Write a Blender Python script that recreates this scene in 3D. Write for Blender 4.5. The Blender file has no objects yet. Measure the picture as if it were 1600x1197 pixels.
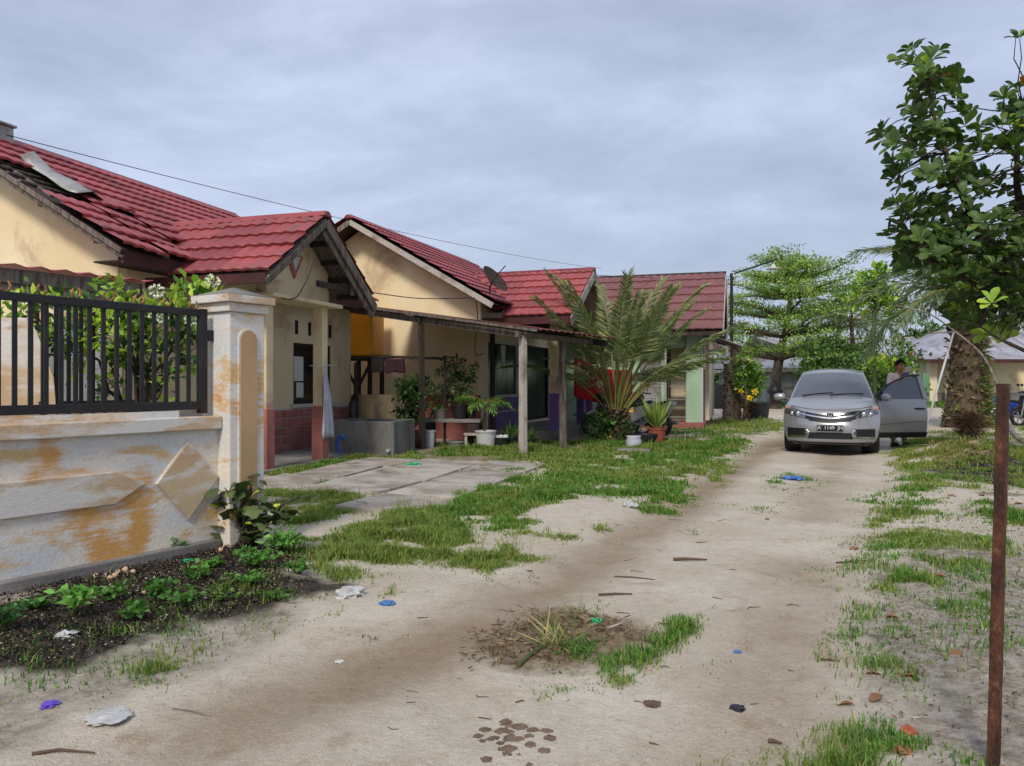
import bpy, bmesh, math, random
import numpy as np
from mathutils import Vector, Matrix, Euler, noise as mnoise
random.seed(7); rng = np.random.default_rng(7)
R = math.radians
S = bpy.context.scene
C = S.collection
H = 1.28                      # eye height

# ---------------------------------------------------------------- camera
cam = bpy.data.cameras.new('camera'); camo = bpy.data.objects.new('camera', cam); C.objects.link(camo)
cam.sensor_width = 36; cam.lens = 27.0; cam.clip_start = .05; cam.clip_end = 3000
camo.location = (0, 0, H); camo.rotation_euler = (R(90.05), 0, 0)
S.camera = camo

# ---------------------------------------------------------------- sky and sun
SUN_EL, SUN_AZ = 42, 196      # compass degrees measured from +Y clockwise: behind the camera
W = bpy.data.worlds.new('World'); S.world = W; W.use_nodes = True
nt = W.node_tree; nt.nodes.clear()
def N(t, nt=None, **k):
    n = nt.nodes.new(t)
    for a, b in k.items(): setattr(n, a, b)
    return n
out = N('ShaderNodeOutputWorld', nt)
sky = N('ShaderNodeTexSky', nt, sky_type='NISHITA', sun_disc=False)
sky.sun_elevation = R(SUN_EL); sky.sun_rotation = R(SUN_AZ); sky.air_density = 1.4; sky.dust_density = 3
bg1 = N('ShaderNodeBackground', nt); bg1.inputs[1].default_value = .1
nt.links.new(sky.outputs[0], bg1.inputs[0])
tc = N('ShaderNodeTexCoord', nt); sp = N('ShaderNodeSeparateXYZ', nt)
nt.links.new(tc.outputs['Generated'], sp.inputs[0])
def mth(op, a, b=None, nt=nt, clamp=False):
    n = N('ShaderNodeMath', nt, operation=op, use_clamp=clamp)
    for i, v in enumerate((a, b)):
        if v is None: continue
        if isinstance(v, (int, float)): n.inputs[i].default_value = v
        else: nt.links.new(v, n.inputs[i])
    return n.outputs[0]
zz = mth('ADD', mth('MAXIMUM', sp.outputs[2], 0.0), .22)
cx = mth('DIVIDE', sp.outputs[0], zz); cy = mth('DIVIDE', sp.outputs[1], zz)
cb = N('ShaderNodeCombineXYZ', nt); nt.links.new(cx, cb.inputs[0]); nt.links.new(cy, cb.inputs[1])
mp = N('ShaderNodeMapping', nt); mp.inputs['Rotation'].default_value = (0, 0, R(16)); mp.inputs['Scale'].default_value = (.80, 1.05, 1); mp.inputs['Location'].default_value = (2.0, 4.35, 0)
nt.links.new(cb.outputs[0], mp.inputs[0])
n1 = N('ShaderNodeTexNoise', nt); n1.inputs['Scale'].default_value = 1.5; n1.inputs['Detail'].default_value = 7; n1.inputs['Roughness'].default_value = .60; n1.inputs['Distortion'].default_value = .25
n2 = N('ShaderNodeTexNoise', nt); n2.inputs['Scale'].default_value = .42; n2.inputs['Detail'].default_value = 2
for n in (n1, n2): nt.links.new(mp.outputs[0], n.inputs[0])
mixv = mth('ADD', mth('MULTIPLY', n1.outputs[0], .55), mth('MULTIPLY', n2.outputs[0], .55))
cr = N('ShaderNodeValToRGB', nt); nt.links.new(mixv, cr.inputs[0])
e = cr.color_ramp.elements
e[0].position = .40; e[0].color = (.27, .31, .43, 1)
e[1].position = .66; e[1].color = (.60, .665, .84, 1)
m = e.new(.52); m.color = (.39, .44, .585, 1)
# the cloud deck thins to an even blue-grey low down
lowm = mth('SUBTRACT', 1.0, mth('MULTIPLY', sp.outputs[2], 2.3), clamp=True)
mx = N('ShaderNodeMix', nt, data_type='RGBA'); nt.links.new(mth('MULTIPLY', lowm, .7), mx.inputs[0])
nt.links.new(cr.outputs[0], mx.inputs[6]); mx.inputs[7].default_value = (.31, .37, .52, 1)
bg2 = N('ShaderNodeBackground', nt); nt.links.new(mx.outputs[2], bg2.inputs[0]); bg2.inputs[1].default_value = .73
ms = N('ShaderNodeMixShader', nt); ms.inputs[0].default_value = .88
nt.links.new(bg1.outputs[0], ms.inputs[1]); nt.links.new(bg2.outputs[0], ms.inputs[2]); nt.links.new(ms.outputs[0], out.inputs[0])

sl = bpy.data.lights.new('sun', 'SUN'); sl.energy = 1.5; sl.angle = R(12); sl.color = (1, .93, .83)
so = bpy.data.objects.new('sun', sl); C.objects.link(so)
az, el = R(SUN_AZ), R(SUN_EL)
sd = Vector((math.sin(az)*math.cos(el), math.cos(az)*math.cos(el), math.sin(el)))
so.rotation_euler = sd.to_track_quat('Z', 'Y').to_euler(); so.location = (0, -5, 30)
S.view_settings.view_transform = 'Standard'; S.view_settings.look = 'None'
S.view_settings.exposure = .88; S.view_settings.gamma = 1; S.view_settings.use_curve_mapping = False
S.render.engine = 'CYCLES'

# ---------------------------------------------------------------- helpers
def hx(r, g, b, k=1.0):
    "sRGB 0..255 -> linear"
    f = lambda c: (c/12.92 if c <= .04045 else ((c+.055)/1.055)**2.4)*k
    return (f(r/255), f(g/255), f(b/255), 1)
def U(x, y, z=0.0):
    "ground point that the photograph shows at pixel x, y"
    Y = (H-z)*1200/(y-600); return Vector(((x-800)/1200*Y, Y, z))
def A(x, y, Y):
    "point at depth Y"
    return Vector(((x-800)/1200*Y, Y, H-(y-600)/1200*Y))

def tag(o, label=None, cat=None, group=None, kind=None):
    if label: o['label'] = label
    if cat: o['category'] = cat
    if group: o['group'] = group
    if kind: o['kind'] = kind
    return o
def empty(name, loc=(0, 0, 0), rz=0, label=None, cat=None, group=None):
    o = bpy.data.objects.new(name, None); C.objects.link(o); o.location = loc; o.rotation_euler = (0, 0, rz)
    o.empty_display_size = .1
    return tag(o, label, cat, group)
def link(name, me, mat=None, parent=None, loc=None, rot=None):
    o = bpy.data.objects.new(name, me); C.objects.link(o)
    if mat is not None and not me.materials: me.materials.append(mat)
    if parent: o.parent = parent
    if loc is not None: o.location = loc
    if rot is not None: o.rotation_euler = rot
    return o
def copy_tree(o, parent=None):
    c = o.copy(); C.objects.link(c)
    if parent: c.parent = parent
    for ch in list(o.children): copy_tree(ch, c)
    return c

class MB:
    def __init__(s): s.v = []; s.f = []
    def add(s, vs, fs):
        o = len(s.v); s.v += [tuple(v) for v in vs]; s.f += [tuple(i+o for i in f) for f in fs]; return s
    def box(s, c, d, rot=None):
        x, y, z = d[0]/2, d[1]/2, d[2]/2; c = Vector(c)
        p = [Vector(q) for q in ((-x,-y,-z),(x,-y,-z),(x,y,-z),(-x,y,-z),(-x,-y,z),(x,-y,z),(x,y,z),(-x,y,z))]
        if rot is not None: p = [rot @ q for q in p]
        return s.add([q+c for q in p], [(3,2,1,0),(4,5,6,7),(0,1,5,4),(1,2,6,5),(2,3,7,6),(3,0,4,7)])
    def b2(s, a, b):
        a = Vector(a); b = Vector(b); return s.box((a+b)/2, [abs(q) for q in (b-a)])
    def bar(s, a, b, w, h, up=(0,0,1)):
        a = Vector(a); b = Vector(b); d = b-a; L = d.length; d.normalize()
        u = Vector(up)
        if abs(d.dot(u)) > .98: u = Vector((0,1,0))
        sx = d.cross(u).normalized(); sz = sx.cross(d).normalized()
        return s.box((a+b)/2, (w, L, h), Matrix((sx, d, sz)).transposed())
    def tube(s, pts, rad, n=8, cap=True, wob=0):
        pts = [Vector(p) for p in pts]
        if not hasattr(rad, '__len__'): rad = [rad]*len(pts)
        o = len(s.v); px = None
        for i, p in enumerate(pts):
            t = (pts[min(i+1, len(pts)-1)]-pts[max(i-1, 0)]).normalized()
            if px is None:
                a = Vector((1,0,0)) if abs(t.x) < .8 else Vector((0,1,0)); px = (a - t*a.dot(t)).normalized()
            else: px = (px - t*px.dot(t)).normalized()
            py = t.cross(px)
            for k in range(n):
                an = 2*math.pi*k/n; r = rad[i]*(1+wob*(random.random()-.5))
                s.v.append(tuple(p + px*(r*math.cos(an)) + py*(r*math.sin(an))))
        for i in range(len(pts)-1):
            for k in range(n):
                s.f.append((o+i*n+k, o+i*n+(k+1)%n, o+(i+1)*n+(k+1)%n, o+(i+1)*n+k))
        if cap:
            s.f.append(tuple(o+k for k in range(n))[::-1]); s.f.append(tuple(o+(len(pts)-1)*n+k for k in range(n)))
        return s
    def lathe(s, prof, c=(0,0,0), n=16, axis='z', cap=True):
        o = len(s.v); c = Vector(c)
        for r, h in prof:
            for k in range(n):
                a = 2*math.pi*k/n; x, y = r*math.cos(a), r*math.sin(a)
                q = (x, y, h) if axis == 'z' else ((h, x, y) if axis == 'x' else (y, h, x))
                s.v.append(tuple(Vector(q)+c))
        m = len(prof)
        for i in range(m-1):
            for k in range(n): s.f.append((o+i*n+k, o+i*n+(k+1)%n, o+(i+1)*n+(k+1)%n, o+(i+1)*n+k))
        if cap:
            s.f.append(tuple(o+k for k in range(n))[::-1]); s.f.append(tuple(o+(m-1)*n+k for k in range(n)))
        return s
    def prism(s, poly, off):
        "poly: 3d points, extruded by vector off"
        poly = [Vector(p) for p in poly]; off = Vector(off); n = len(poly)
        fs = [tuple(range(n))[::-1], tuple(range(n, 2*n))] + [(i, (i+1) % n, n+(i+1) % n, n+i) for i in range(n)]
        return s.add(poly+[p+off for p in poly], fs)
    def grid(s, P):
        P = np.asarray(P); a, b = P.shape[:2]; o = len(s.v)
        s.v += [tuple(map(float, q)) for q in P.reshape(-1, 3)]
        for i in range(a-1):
            for j in range(b-1): s.f.append((o+i*b+j, o+i*b+j+1, o+(i+1)*b+j+1, o+(i+1)*b+j))
        return s
    def mesh(s, name, mat=None, smooth=False, fix=True):
        me = bpy.data.meshes.new(name); me.from_pydata(s.v, [], s.f)
        if fix:
            bm = bmesh.new(); bm.from_mesh(me); bmesh.ops.recalc_face_normals(bm, faces=bm.faces); bm.to_mesh(me); bm.free()
        if smooth: me.polygons.foreach_set('use_smooth', [True]*len(me.polygons))
        if mat: me.materials.append(mat)
        me.update(); return me
    def build(s, name, mat, parent=None, smooth=False, bevel=0, loc=None, rot=None, sub=0, fix=True, autosm=False):
        o = link(name, s.mesh(name, mat, smooth or autosm, fix), None, parent, loc, rot)
        if bevel:
            m = o.modifiers.new('bevel', 'BEVEL'); m.width = bevel; m.segments = 2; m.limit_method = 'ANGLE'; m.angle_limit = R(40)
        if sub:
            m = o.modifiers.new('sub', 'SUBSURF'); m.levels = m.render_levels = sub
        if autosm:
            m = o.modifiers.new('es', 'EDGE_SPLIT'); m.split_angle = R(38)
        return o
def np_mesh(name, V, F, mat=None, col=None, smooth=False):
    "V (n,3); F (m,k) one polygon size; col (n,3) point colour attribute"
    V = np.ascontiguousarray(V, np.float32); F = np.ascontiguousarray(F, np.int32)
    me = bpy.data.meshes.new(name); me.vertices.add(len(V)); me.vertices.foreach_set('co', V.ravel())
    k = F.shape[1]; me.loops.add(F.size); me.loops.foreach_set('vertex_index', F.ravel())
    me.polygons.add(len(F)); me.polygons.foreach_set('loop_start', np.arange(0, F.size, k, dtype=np.int32))
    try: me.polygons.foreach_set('loop_total', np.full(len(F), k, np.int32))
    except Exception: pass
    if smooth: me.polygons.foreach_set('use_smooth', np.ones(len(F), bool))
    if col is not None:
        a = me.attributes.new('Col', 'FLOAT_COLOR', 'POINT')
        cc = np.ones((len(V), 4), np.float32); cc[:, :3] = col; a.data.foreach_set('color', cc.ravel())
    me.update(calc_edges=True)
    if mat: me.materials.append(mat)
    return me
def curve_pts(P, n=8):
    "Catmull-Rom through control points"
    P = [Vector(p) for p in P]; Q = [2*P[0]-P[1]]+P+[2*P[-1]-P[-2]]; o = []
    for i in range(1, len(Q)-2):
        for k in range(n):
            t = k/n; a, b, c, d = Q[i-1:i+3]
            o.append(.5*((2*b)+(c-a)*t+(2*a-5*b+4*c-d)*t*t+(3*b-a-3*c+d)*t**3))
    return o+[P[-1]]
def lerp(a, b, t): return a+(b-a)*t

# ---------------------------------------------------------------- materials
def MAT(name): 
    m = bpy.data.materials.new(name); m.use_nodes = True; t = m.node_tree
    b = t.nodes['Principled BSDF']; return m, t, b
def rampn(t, src, lo, hi, c0=(0,0,0,1), c1=(1,1,1,1)):
    r = N('ShaderNodeValToRGB', t); r.color_ramp.elements[0].position = lo; r.color_ramp.elements[1].position = hi
    r.color_ramp.elements[0].color = c0; r.color_ramp.elements[1].color = c1; t.links.new(src, r.inputs[0]); return r.outputs[0]
def mixn(t, f, a, b, mode='MIX'):
    m = N('ShaderNodeMix', t, data_type='RGBA', blend_type=mode)
    for i, v in ((0, f), (6, a), (7, b)):
        if isinstance(v, (int, float)): m.inputs[i].default_value = v
        elif isinstance(v, tuple): m.inputs[i].default_value = v
        else: t.links.new(v, m.inputs[i])
    return m.outputs[2]
def noisen(t, vec, scale, detail=5, rough=.6, dist=0):
    n = N('ShaderNodeTexNoise', t); n.inputs['Scale'].default_value = scale; n.inputs['Detail'].default_value = detail
    n.inputs['Roughness'].default_value = rough; n.inputs['Distortion'].default_value = dist
    if vec is not None: t.links.new(vec, n.inputs[0])
    return n.outputs[0]
def mapn(t, vec, scale=(1,1,1), rot=(0,0,0), loc=(0,0,0)):
    m = N('ShaderNodeMapping', t); m.inputs['Scale'].default_value = scale; m.inputs['Rotation'].default_value = rot; m.inputs['Location'].default_value = loc
    t.links.new(vec, m.inputs[0]); return m.outputs[0]
def bumpn(t, b, src, st, dist=.01):
    n = N('ShaderNodeBump', t); n.inputs['Strength'].default_value = st; n.inputs['Distance'].default_value = dist
    t.links.new(src, n.inputs['Height']); t.links.new(n.outputs[0], b.inputs['Normal'])
def coords(t, rnd=True):
    c = N('ShaderNodeTexCoord', t).outputs['Object']
    if rnd:
        oi = N('ShaderNodeObjectInfo', t); a = N('ShaderNodeVectorMath', t, operation='MULTIPLY_ADD')
        a.inputs[1].default_value = (1,1,1); t.links.new(c, a.inputs[0])
        k = N('ShaderNodeMath', t, operation='MULTIPLY'); k.inputs[1].default_value = 37; t.links.new(oi.outputs['Random'], k.inputs[0])
        t.links.new(k.outputs[0], a.inputs[2]); c = a.outputs[0]
    return c
def P(name, base, rough=.8, var=None, scale=3, lo=.42, hi=.62, bump=.3, fine=40, grain=.18, metal=0, spec=.4, rnd=.0, stretch=(1,1,1), dirt=None, coat=0):
    "plain painted / worn surface: base colour, broad patches of a second colour, fine grain and relief"
    m, t, b = MAT(name); v = coords(t); vs = mapn(t, v, stretch)
    col = base
    if var:
        col = mixn(t, rampn(t, noisen(t, vs, scale, 7, .62), lo, hi), base, var)
    if dirt:
        dc, dl, dh, dsc = dirt
        col = mixn(t, rampn(t, noisen(t, mapn(t, v, stretch, loc=(5, 3, 9)), dsc, 8, .68, .4), dl, dh), col, dc)
    fn = noisen(t, vs, fine, 4, .65)
    g = rampn(t, fn, .25, .75, (1-grain, 1-grain, 1-grain, 1), (1+grain*.5,)*3+(1,))
    col = mixn(t, 1.0, col, g, 'MULTIPLY')
    if rnd:
        oi = N('ShaderNodeObjectInfo', t); hs = N('ShaderNodeHueSaturation', t)
        mr = N('ShaderNodeMapRange', t); mr.inputs[3].default_value = 1-rnd; mr.inputs[4].default_value = 1+rnd
        t.links.new(oi.outputs['Random'], mr.inputs[0]); t.links.new(mr.outputs[0], hs.inputs['Value'])
        t.links.new(col, hs.inputs['Color']); col = hs.outputs[0]
    if isinstance(col, tuple): b.inputs['Base Color'].default_value = col
    else: t.links.new(col, b.inputs['Base Color'])
    b.inputs['Roughness'].default_value = rough; b.inputs['Metallic'].default_value = metal; b.inputs['Specular IOR Level'].default_value = spec
    if coat: b.inputs['Coat Weight'].default_value = coat; b.inputs['Coat Roughness'].default_value = .06
    if bump: bumpn(t, b, fn, bump)
    return m
def LEAF(name, trans=.3, rough=.5, spec=.35, k=1.5):
    "foliage: colour from the Col attribute of the leaf mesh"
    m, t, b = MAT(name); a = N('ShaderNodeAttribute', t, attribute_name='Col')
    v = N('ShaderNodeTexCoord', t).outputs['Object']
    c = mixn(t, 1.0, a.outputs['Color'], rampn(t, noisen(t, v, 9, 3), .3, .7, (.75*k,.75*k,.75*k,1), (1.15*k,1.15*k,1.1*k,1)), 'MULTIPLY')
    t.links.new(c, b.inputs['Base Color']); b.inputs['Roughness'].default_value = rough; b.inputs['Specular IOR Level'].default_value = spec
    tr = N('ShaderNodeBsdfTranslucent', t); mx = N('ShaderNodeMixShader', t); mx.inputs[0].default_value = trans
    tc_ = mixn(t, 1.0, c, (1.3, 1.45, .6, 1), 'MULTIPLY'); t.links.new(tc_, tr.inputs[0])
    o = t.nodes['Material Output']; t.links.new(b.outputs[0], mx.inputs[1]); t.links.new(tr.outputs[0], mx.inputs[2]); t.links.new(mx.outputs[0], o.inputs[0])
    return m

mt = {}
mt['cream'] = P('cream_plaster', hx(222,202,160,1.0), .9, hx(232,216,182,1.0), 1.0, .42, .66, .15, 60, .10, dirt=(hx(170,140,116,.8), .57, .76, .9), stretch=(1,1,.6))
mt['cream2'] = P('cream_plaster_pale', hx(220,204,170,1.0), .9, hx(208,198,180,.95), .7, .46, .62, .15, 60, .10, dirt=(hx(165,140,120,.8), .62, .8, .6), stretch=(1,1,.5))
mt['porch_cream'] = P('porch_plaster', hx(212,196,158,.92), .9, hx(184,148,126,.85), 1.7, .50, .70, .15, 60, .12)
mt['pinkpaint'] = P('pink_paint', hx(178,112,102,.85), .8, hx(150,92,86,.8), 2.5, .4, .65, .2, 50, .15, rnd=.1)
mt['joint'] = P('white_joint', hx(205,198,190,.8), .9, bump=.1)
mt['purple'] = P('purple_paint', hx(128,98,160,.85), .8, hx(108,84,136,.8), 3, .4, .65, .15, dirt=(hx(150,140,150,.8), .6, .7, 2))
mt['mint'] = P('mint_paint', hx(176,206,172,.82), .8, hx(160,188,158,.8), 2, .4, .65, .12, dirt=(hx(120,120,105,.7), .64, .78, 1.5))
mt['tile'] = P('red_metal_tile', hx(170,82,83,.84), .52, hx(150,70,72,.82), 2.2, .35, .7, .25, 90, .22, spec=.35, rnd=.22, dirt=(hx(128,88,82,.8), .54, .70, 2.2))
mt['tile2'] = P('brown_metal_tile', hx(142,92,90,.80), .6, hx(126,80,78,.75), 2.2, .35, .7, .25, 90, .15, spec=.3, rnd=.07)
mt['ridge'] = P('ridge_metal', hx(140,60,66,.8), .45, hx(115,42,48,.75), 3, .4, .65, .2, 60, .15)
mt['oldwood'] = P('old_grey_wood', hx(138,128,116,.75), .9, hx(86,76,68,.8), 3, .4, .62, .5, 30, .35, stretch=(6,6,1.2), rnd=.12)
mt['darkwood'] = P('dark_wood', hx(74,62,54,.8), .9, hx(48,42,38,.8), 3, .4, .62, .5, 30, .35, stretch=(6,6,1.2), rnd=.12)
mt['palewood'] = P('pale_trim_board', hx(196,188,176,.75), .85, hx(140,128,114,.8), 2.5, .5, .66, .3, 30, .2, rnd=.06)
mt['maroonwood'] = P('maroon_fascia', hx(92,44,44,.8), .8, hx(66,36,36,.8), 2, .4, .6, .3)
mt['concrete'] = P('concrete', hx(150,146,140,.85), .95, hx(112,108,102,.8), 1.6, .4, .66, .5, 45, .22, dirt=(hx(66,66,60,.8), .6, .75, 1.1))
mt['slab'] = P('slab_concrete', hx(182,174,162,.9), .95, hx(146,136,122,.88), 2.0, .42, .62, .5, 40, .22, rnd=.09, dirt=(hx(112,104,84,.85), .55, .68, 2.2))
mt['cement'] = P('cement_trough', hx(142,140,134,.8), .92, hx(96,95,90,.8), 2.3, .4, .64, .4, 40, .2, stretch=(1,1,.35))
mt['blackmetal'] = P('black_steel_paint', hx(26,26,28), .5, hx(40,38,36), 6, .5, .68, .2, 60, .3, spec=.4, dirt=(hx(70,66,40,.7), .66, .78, 4))
mt['gold'] = P('gold_paint', hx(168,120,62,.9), .5, hx(110,82,48), 18, .45, .6, .3, metal=.25)
mt['rust'] = P('rusty_steel', hx(104,64,44,.9), .9, hx(62,38,30,.9), 14, .38, .6, .9, 90, .45, stretch=(1,1,.5), dirt=(hx(134,96,66,.9), .58, .7, 22))
mt['rustsheet'] = P('rusty_sheet', hx(128,66,54,.8), .8, hx(92,50,42,.8), 3, .4, .6, .4)
mt['redsheet'] = P('red_sheet', hx(196,96,108,.85), .5, hx(150,64,70,.8), 3, .4, .6, .2)
mt['zinc'] = P('zinc_sheet', hx(186,186,192,.85), .5, hx(160,152,150,.8), .6, .42, .62, .2, 20, .12, metal=.35, dirt=(hx(120,90,78,.8), .6, .72, .5))
mt['whitemet'] = P('white_paint', hx(205,205,205,.85), .6, hx(170,168,160,.85), 4, .5, .7, .1)
mt['greysheet'] = P('grey_sheet_metal', hx(176,176,174,.85), .5, hx(140,136,128,.85), 3, .4, .65, .2, metal=.3)
mt['glassdark'] = P('dark_glass', (.008,.008,.01,1), .12, bump=0, grain=.02, spec=.6)
mt['void'] = P('dark_interior', (.012,.011,.010,1), .95, bump=0)
mt['paper'] = P('paper', hx(210,208,200,.85), .9, bump=.05)
mt['cloth_white'] = P('white_cloth', hx(196,198,208,.85), .95, hx(176,178,190,.85), 3, bump=.15)
mt['cloth_maroon'] = P('maroon_towel', hx(60,34,42,.9), .95, bump=.4, fine=120)
mt['cloth_dark'] = P('dark_cloth', hx(36,32,32,.9), .95, bump=.4, fine=120)
mt['orange'] = P('orange_tank', hx(246,170,36,1.0), .45, hx(228,148,32,1.0), 1.5, .4, .65, .1, dirt=(hx(110,80,40,.8), .66, .76, 1.6))
mt['terracotta'] = P('terracotta', hx(168,86,66,.85), .8, hx(140,76,60,.85), 5, bump=.2)
mt['blackplastic'] = P('black_plastic', hx(34,34,36), .5, bump=.1)
mt['whiteplastic'] = P('white_plastic', hx(200,200,200,.85), .45, bump=.05)
mt['bark'] = P('bark', hx(120,110,98,.75), .95, hx(80,70,60,.75), 5, .38, .64, .7, 28, .35, stretch=(2,2,.6))
mt['barkdark'] = P('dark_bark', hx(92,80,68,.75), .95, hx(48,40,34,.75), 6, .38, .64, .8, 25, .35, stretch=(2,2,.6))
mt['palmbark'] = P('palm_bark', hx(124,104,82,.85), .95, hx(78,64,52,.8), 7, .35, .62, .9, 22, .4)
mt['twig'] = P('pale_branch', hx(170,164,150,.75), .9, hx(120,110,98,.75), 8, bump=.3)
mt['stem'] = P('green_stem', hx(92,104,58,.7), .7, bump=.2)
mt['leaf'] = LEAF('leaf'); mt['bigleaf'] = LEAF('big_leaf', .25, .5, .28); mt['grass'] = LEAF('grass_blade', .35, .6, .2); mt['frond'] = LEAF('palm_leaflet', .2, .5, .35)
mt['dry'] = LEAF('dry_leaf', .12, .85, .1, 1.0)
# ---------------------------------------------------------------- ground fields (world metres)
def pxpoly(pts): return np.array([tuple(U(*p)[:2]) for p in pts])
def sdist(poly, X, Y):
    "signed distance to polygon, positive inside"
    d = np.full(X.shape, 1e9); ins = np.zeros(X.shape, bool); n = len(poly)
    for i in range(n):
        x0, y0 = poly[i]; x1, y1 = poly[(i+1) % n]; dx, dy = x1-x0, y1-y0
        t = np.clip(((X-x0)*dx+(Y-y0)*dy)/(dx*dx+dy*dy+1e-12), 0, 1)
        d = np.minimum(d, np.hypot(X-x0-t*dx, Y-y0-t*dy))
        if y0 != y1:
            c = ((y0 > Y) != (y1 > Y)) & (X < (x1-x0)*(Y-y0)/(y1-y0)+x0); ins ^= c
    return np.where(ins, d, -d)
def ldist(line, X, Y):
    d = np.full(X.shape, 1e9)
    for (x0, y0), (x1, y1) in zip(line[:-1], line[1:]):
        dx, dy = x1-x0, y1-y0
        t = np.clip(((X-x0)*dx+(Y-y0)*dy)/(dx*dx+dy*dy+1e-12), 0, 1)
        d = np.minimum(d, np.hypot(X-x0-t*dx, Y-y0-t*dy))
    return d
_tab = rng.random((256, 256))
def vn(X, Y, s, seed=0):
    "value noise 0..1"
    x = np.asarray(X)*s+seed*17.3; y = np.asarray(Y)*s+seed*31.7
    xi = np.floor(x).astype(int); yi = np.floor(y).astype(int); fx = x-xi; fy = y-yi
    fx = fx*fx*(3-2*fx); fy = fy*fy*(3-2*fy)
    g = lambda a, b: _tab[a & 255, b & 255]
    return (g(xi, yi)*(1-fx)+g(xi+1, yi)*fx)*(1-fy)+(g(xi, yi+1)*(1-fx)+g(xi+1, yi+1)*fx)*fy
def fbm(X, Y, s, seed=0, o=4):
    r = 0; a = .5; tot = 0
    for k in range(o): r = r+a*vn(X, Y, s*2**k, seed+k); tot += a; a *= .55
    return r/tot
sm = lambda e0, e1, x: (lambda t: t*t*(3-2*t))(np.clip((x-e0)/(e1-e0), 0, 1))

# polygons traced on the ground, weight = how thick the grass stands, feather in metres
GR = [
 ([(470,895),(500,850),(560,828),(640,803),(760,775),(800,742),(850,712),(950,696),(1050,684),(1165,684),(1150,700),(1132,735),(1085,765),(1015,797),(985,792),(960,772),(880,775),(800,795),(792,822),(740,845),(690,868),(610,880),(540,905)], 1.0, .22),
 ([(705,885),(790,850),(850,856),(860,878),(770,900)], .9, .14), ([(865,838),(945,820),(950,832),(885,848)], .8, .1),
 ([(425,752),(480,752),(552,782),(556,806),(500,818),(455,822),(430,800)], 1.0, .15),
 ([(425,727),(500,720),(640,716),(660,722),(520,742),(430,746)], .8, .25),
 ([(640,716),(700,700),(830,694),(960,694),(940,712),(830,722),(760,716)], .85, .3),
 ([(640,716),(830,722),(850,712),(800,742),(740,722)], .45, .3),
 ([(1030,682),(1060,672),(1130,655),(1226,659),(1226,676),(1120,684)], 1.0, .4),
 ([(1180,645),(1228,636),(1235,642),(1200,646)], .8, .4),
 ([(1395,720),(1410,700),(1440,680),(1700,662),(1900,690),(1800,760),(1600,800),(1500,775),(1430,765),(1405,750)], .62, .25),
 ([(1425,668),(1460,690),(1420,712),(1408,704)], .7, .2),
 ([(1370,800),(1430,790),(1440,812),(1380,822)], .6, .2), ([(1390,770),(1470,765),(1480,790),(1380,800)], .6, .2), ([(1500,795),(1600,780),(1700,800),(1600,825)], .7, .2),
 ([(1370,870),(1410,850),(1440,880),(1400,890)], .6, .15), ([(1350,910),(1420,895),(1500,915),(1470,940),(1370,940)], .85, .18),
 ([(1365,975),(1440,965),(1510,985),(1505,1035),(1410,1030)], 1.0, .2), ([(1335,1050),(1400,1040),(1420,1110),(1345,1115)], .9, .15),
 ([(1300,1120),(1370,1100),(1430,1120),(1480,1180),(1490,1260),(1310,1260)], 1.0, .16), ([(1430,1085),(1500,1080),(1500,1130),(1440,1130)], .55, .12),
 ([(1200,748),(1235,738),(1262,748),(1240,768),(1205,765)], .7, .15), ([(1170,790),(1215,783),(1240,795),(1180,800)], .35, .15),
 ([(1020,1003),(1055,975),(1100,960),(1095,985),(1060,1012),(1030,1012)], .85, .06), ([(925,1042),(975,1022),(1025,1018),(1010,1040),(960,1062)], .75, .06),
 ([(800,1055),(850,1042),(880,1062),(830,1080)], .35, .08), ([(860,1058),(890,1050),(900,1068),(870,1072)], .6, .05), ([(880,1010),(915,1005),(910,1032),(885,1030)], .8, .05), ([(910,945),(935,940),(935,965),(915,965)], .4, .06),
 ([(180,1050),(250,1030),(285,1040),(260,1070),(200,1080)], .55, .08), ([(550,990),(600,982),(600,996),(560,1000)], .6, .05), ([(590,925),(620,915),(625,930),(600,935)], .5, .05), ([(500,955),(530,950),(530,965),(505,965)], .4, .05),
 ([(1400,640),(1900,632),(1900,612),(1380,618)], .9, .8),
]
GR += [([(1340,850),(1420,830),(1540,860),(1560,1000),(1540,1250),(1320,1250),(1320,1100),(1350,960)], .42, .25), ([(0,1075),(120,1040),(300,1005),(420,960),(470,945),(400,1000),(270,1060),(120,1110),(0,1140)], .16, .15), ([(30,960),(200,930),(400,890),(480,900),(420,940),(200,1000),(40,1030)], .30, .2)]
GR = [(pxpoly(p), w, f) for p, w, f in GR]
GREY2 = pxpoly([(-200,1130),(0,1065),(250,990),(400,945),(500,905),(450,985),(300,1060),(120,1125),(0,1165),(-200,1230)])
DARK = pxpoly([(-300,1010),(0,932),(240,878),(370,850),(470,862),(505,890),(470,930),(380,965),(250,1000),(120,1040),(0,1075),(-300,1160)])
DARK2 = pxpoly([(1560,725),(1640,715),(1800,760),(1700,780),(1560,760),(1490,752),(1460,740),(1480,728)])
GREY = pxpoly([(1385,840),(1500,800),(1700,790),(2200,900),(2300,1500),(1420,1500),(1370,1100),(1350,960)])
BROWN = pxpoly([(700,985),(830,945),(950,955),(1040,985),(1030,1015),(900,1050),(790,1050),(720,1030)])
SANDY = pxpoly([(1380,835),(1450,800),(1620,810),(1650,860),(1480,865),(1390,870)])
XROAD = np.array([(4,29.0),(15,27.5),(60,25.5),(60,35),(14,40),(4,40)])
YARD = pxpoly([(425,728),(640,690),(830,680),(990,660),(1000,690),(860,712),(800,742),(640,760),(430,800)])
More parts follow.
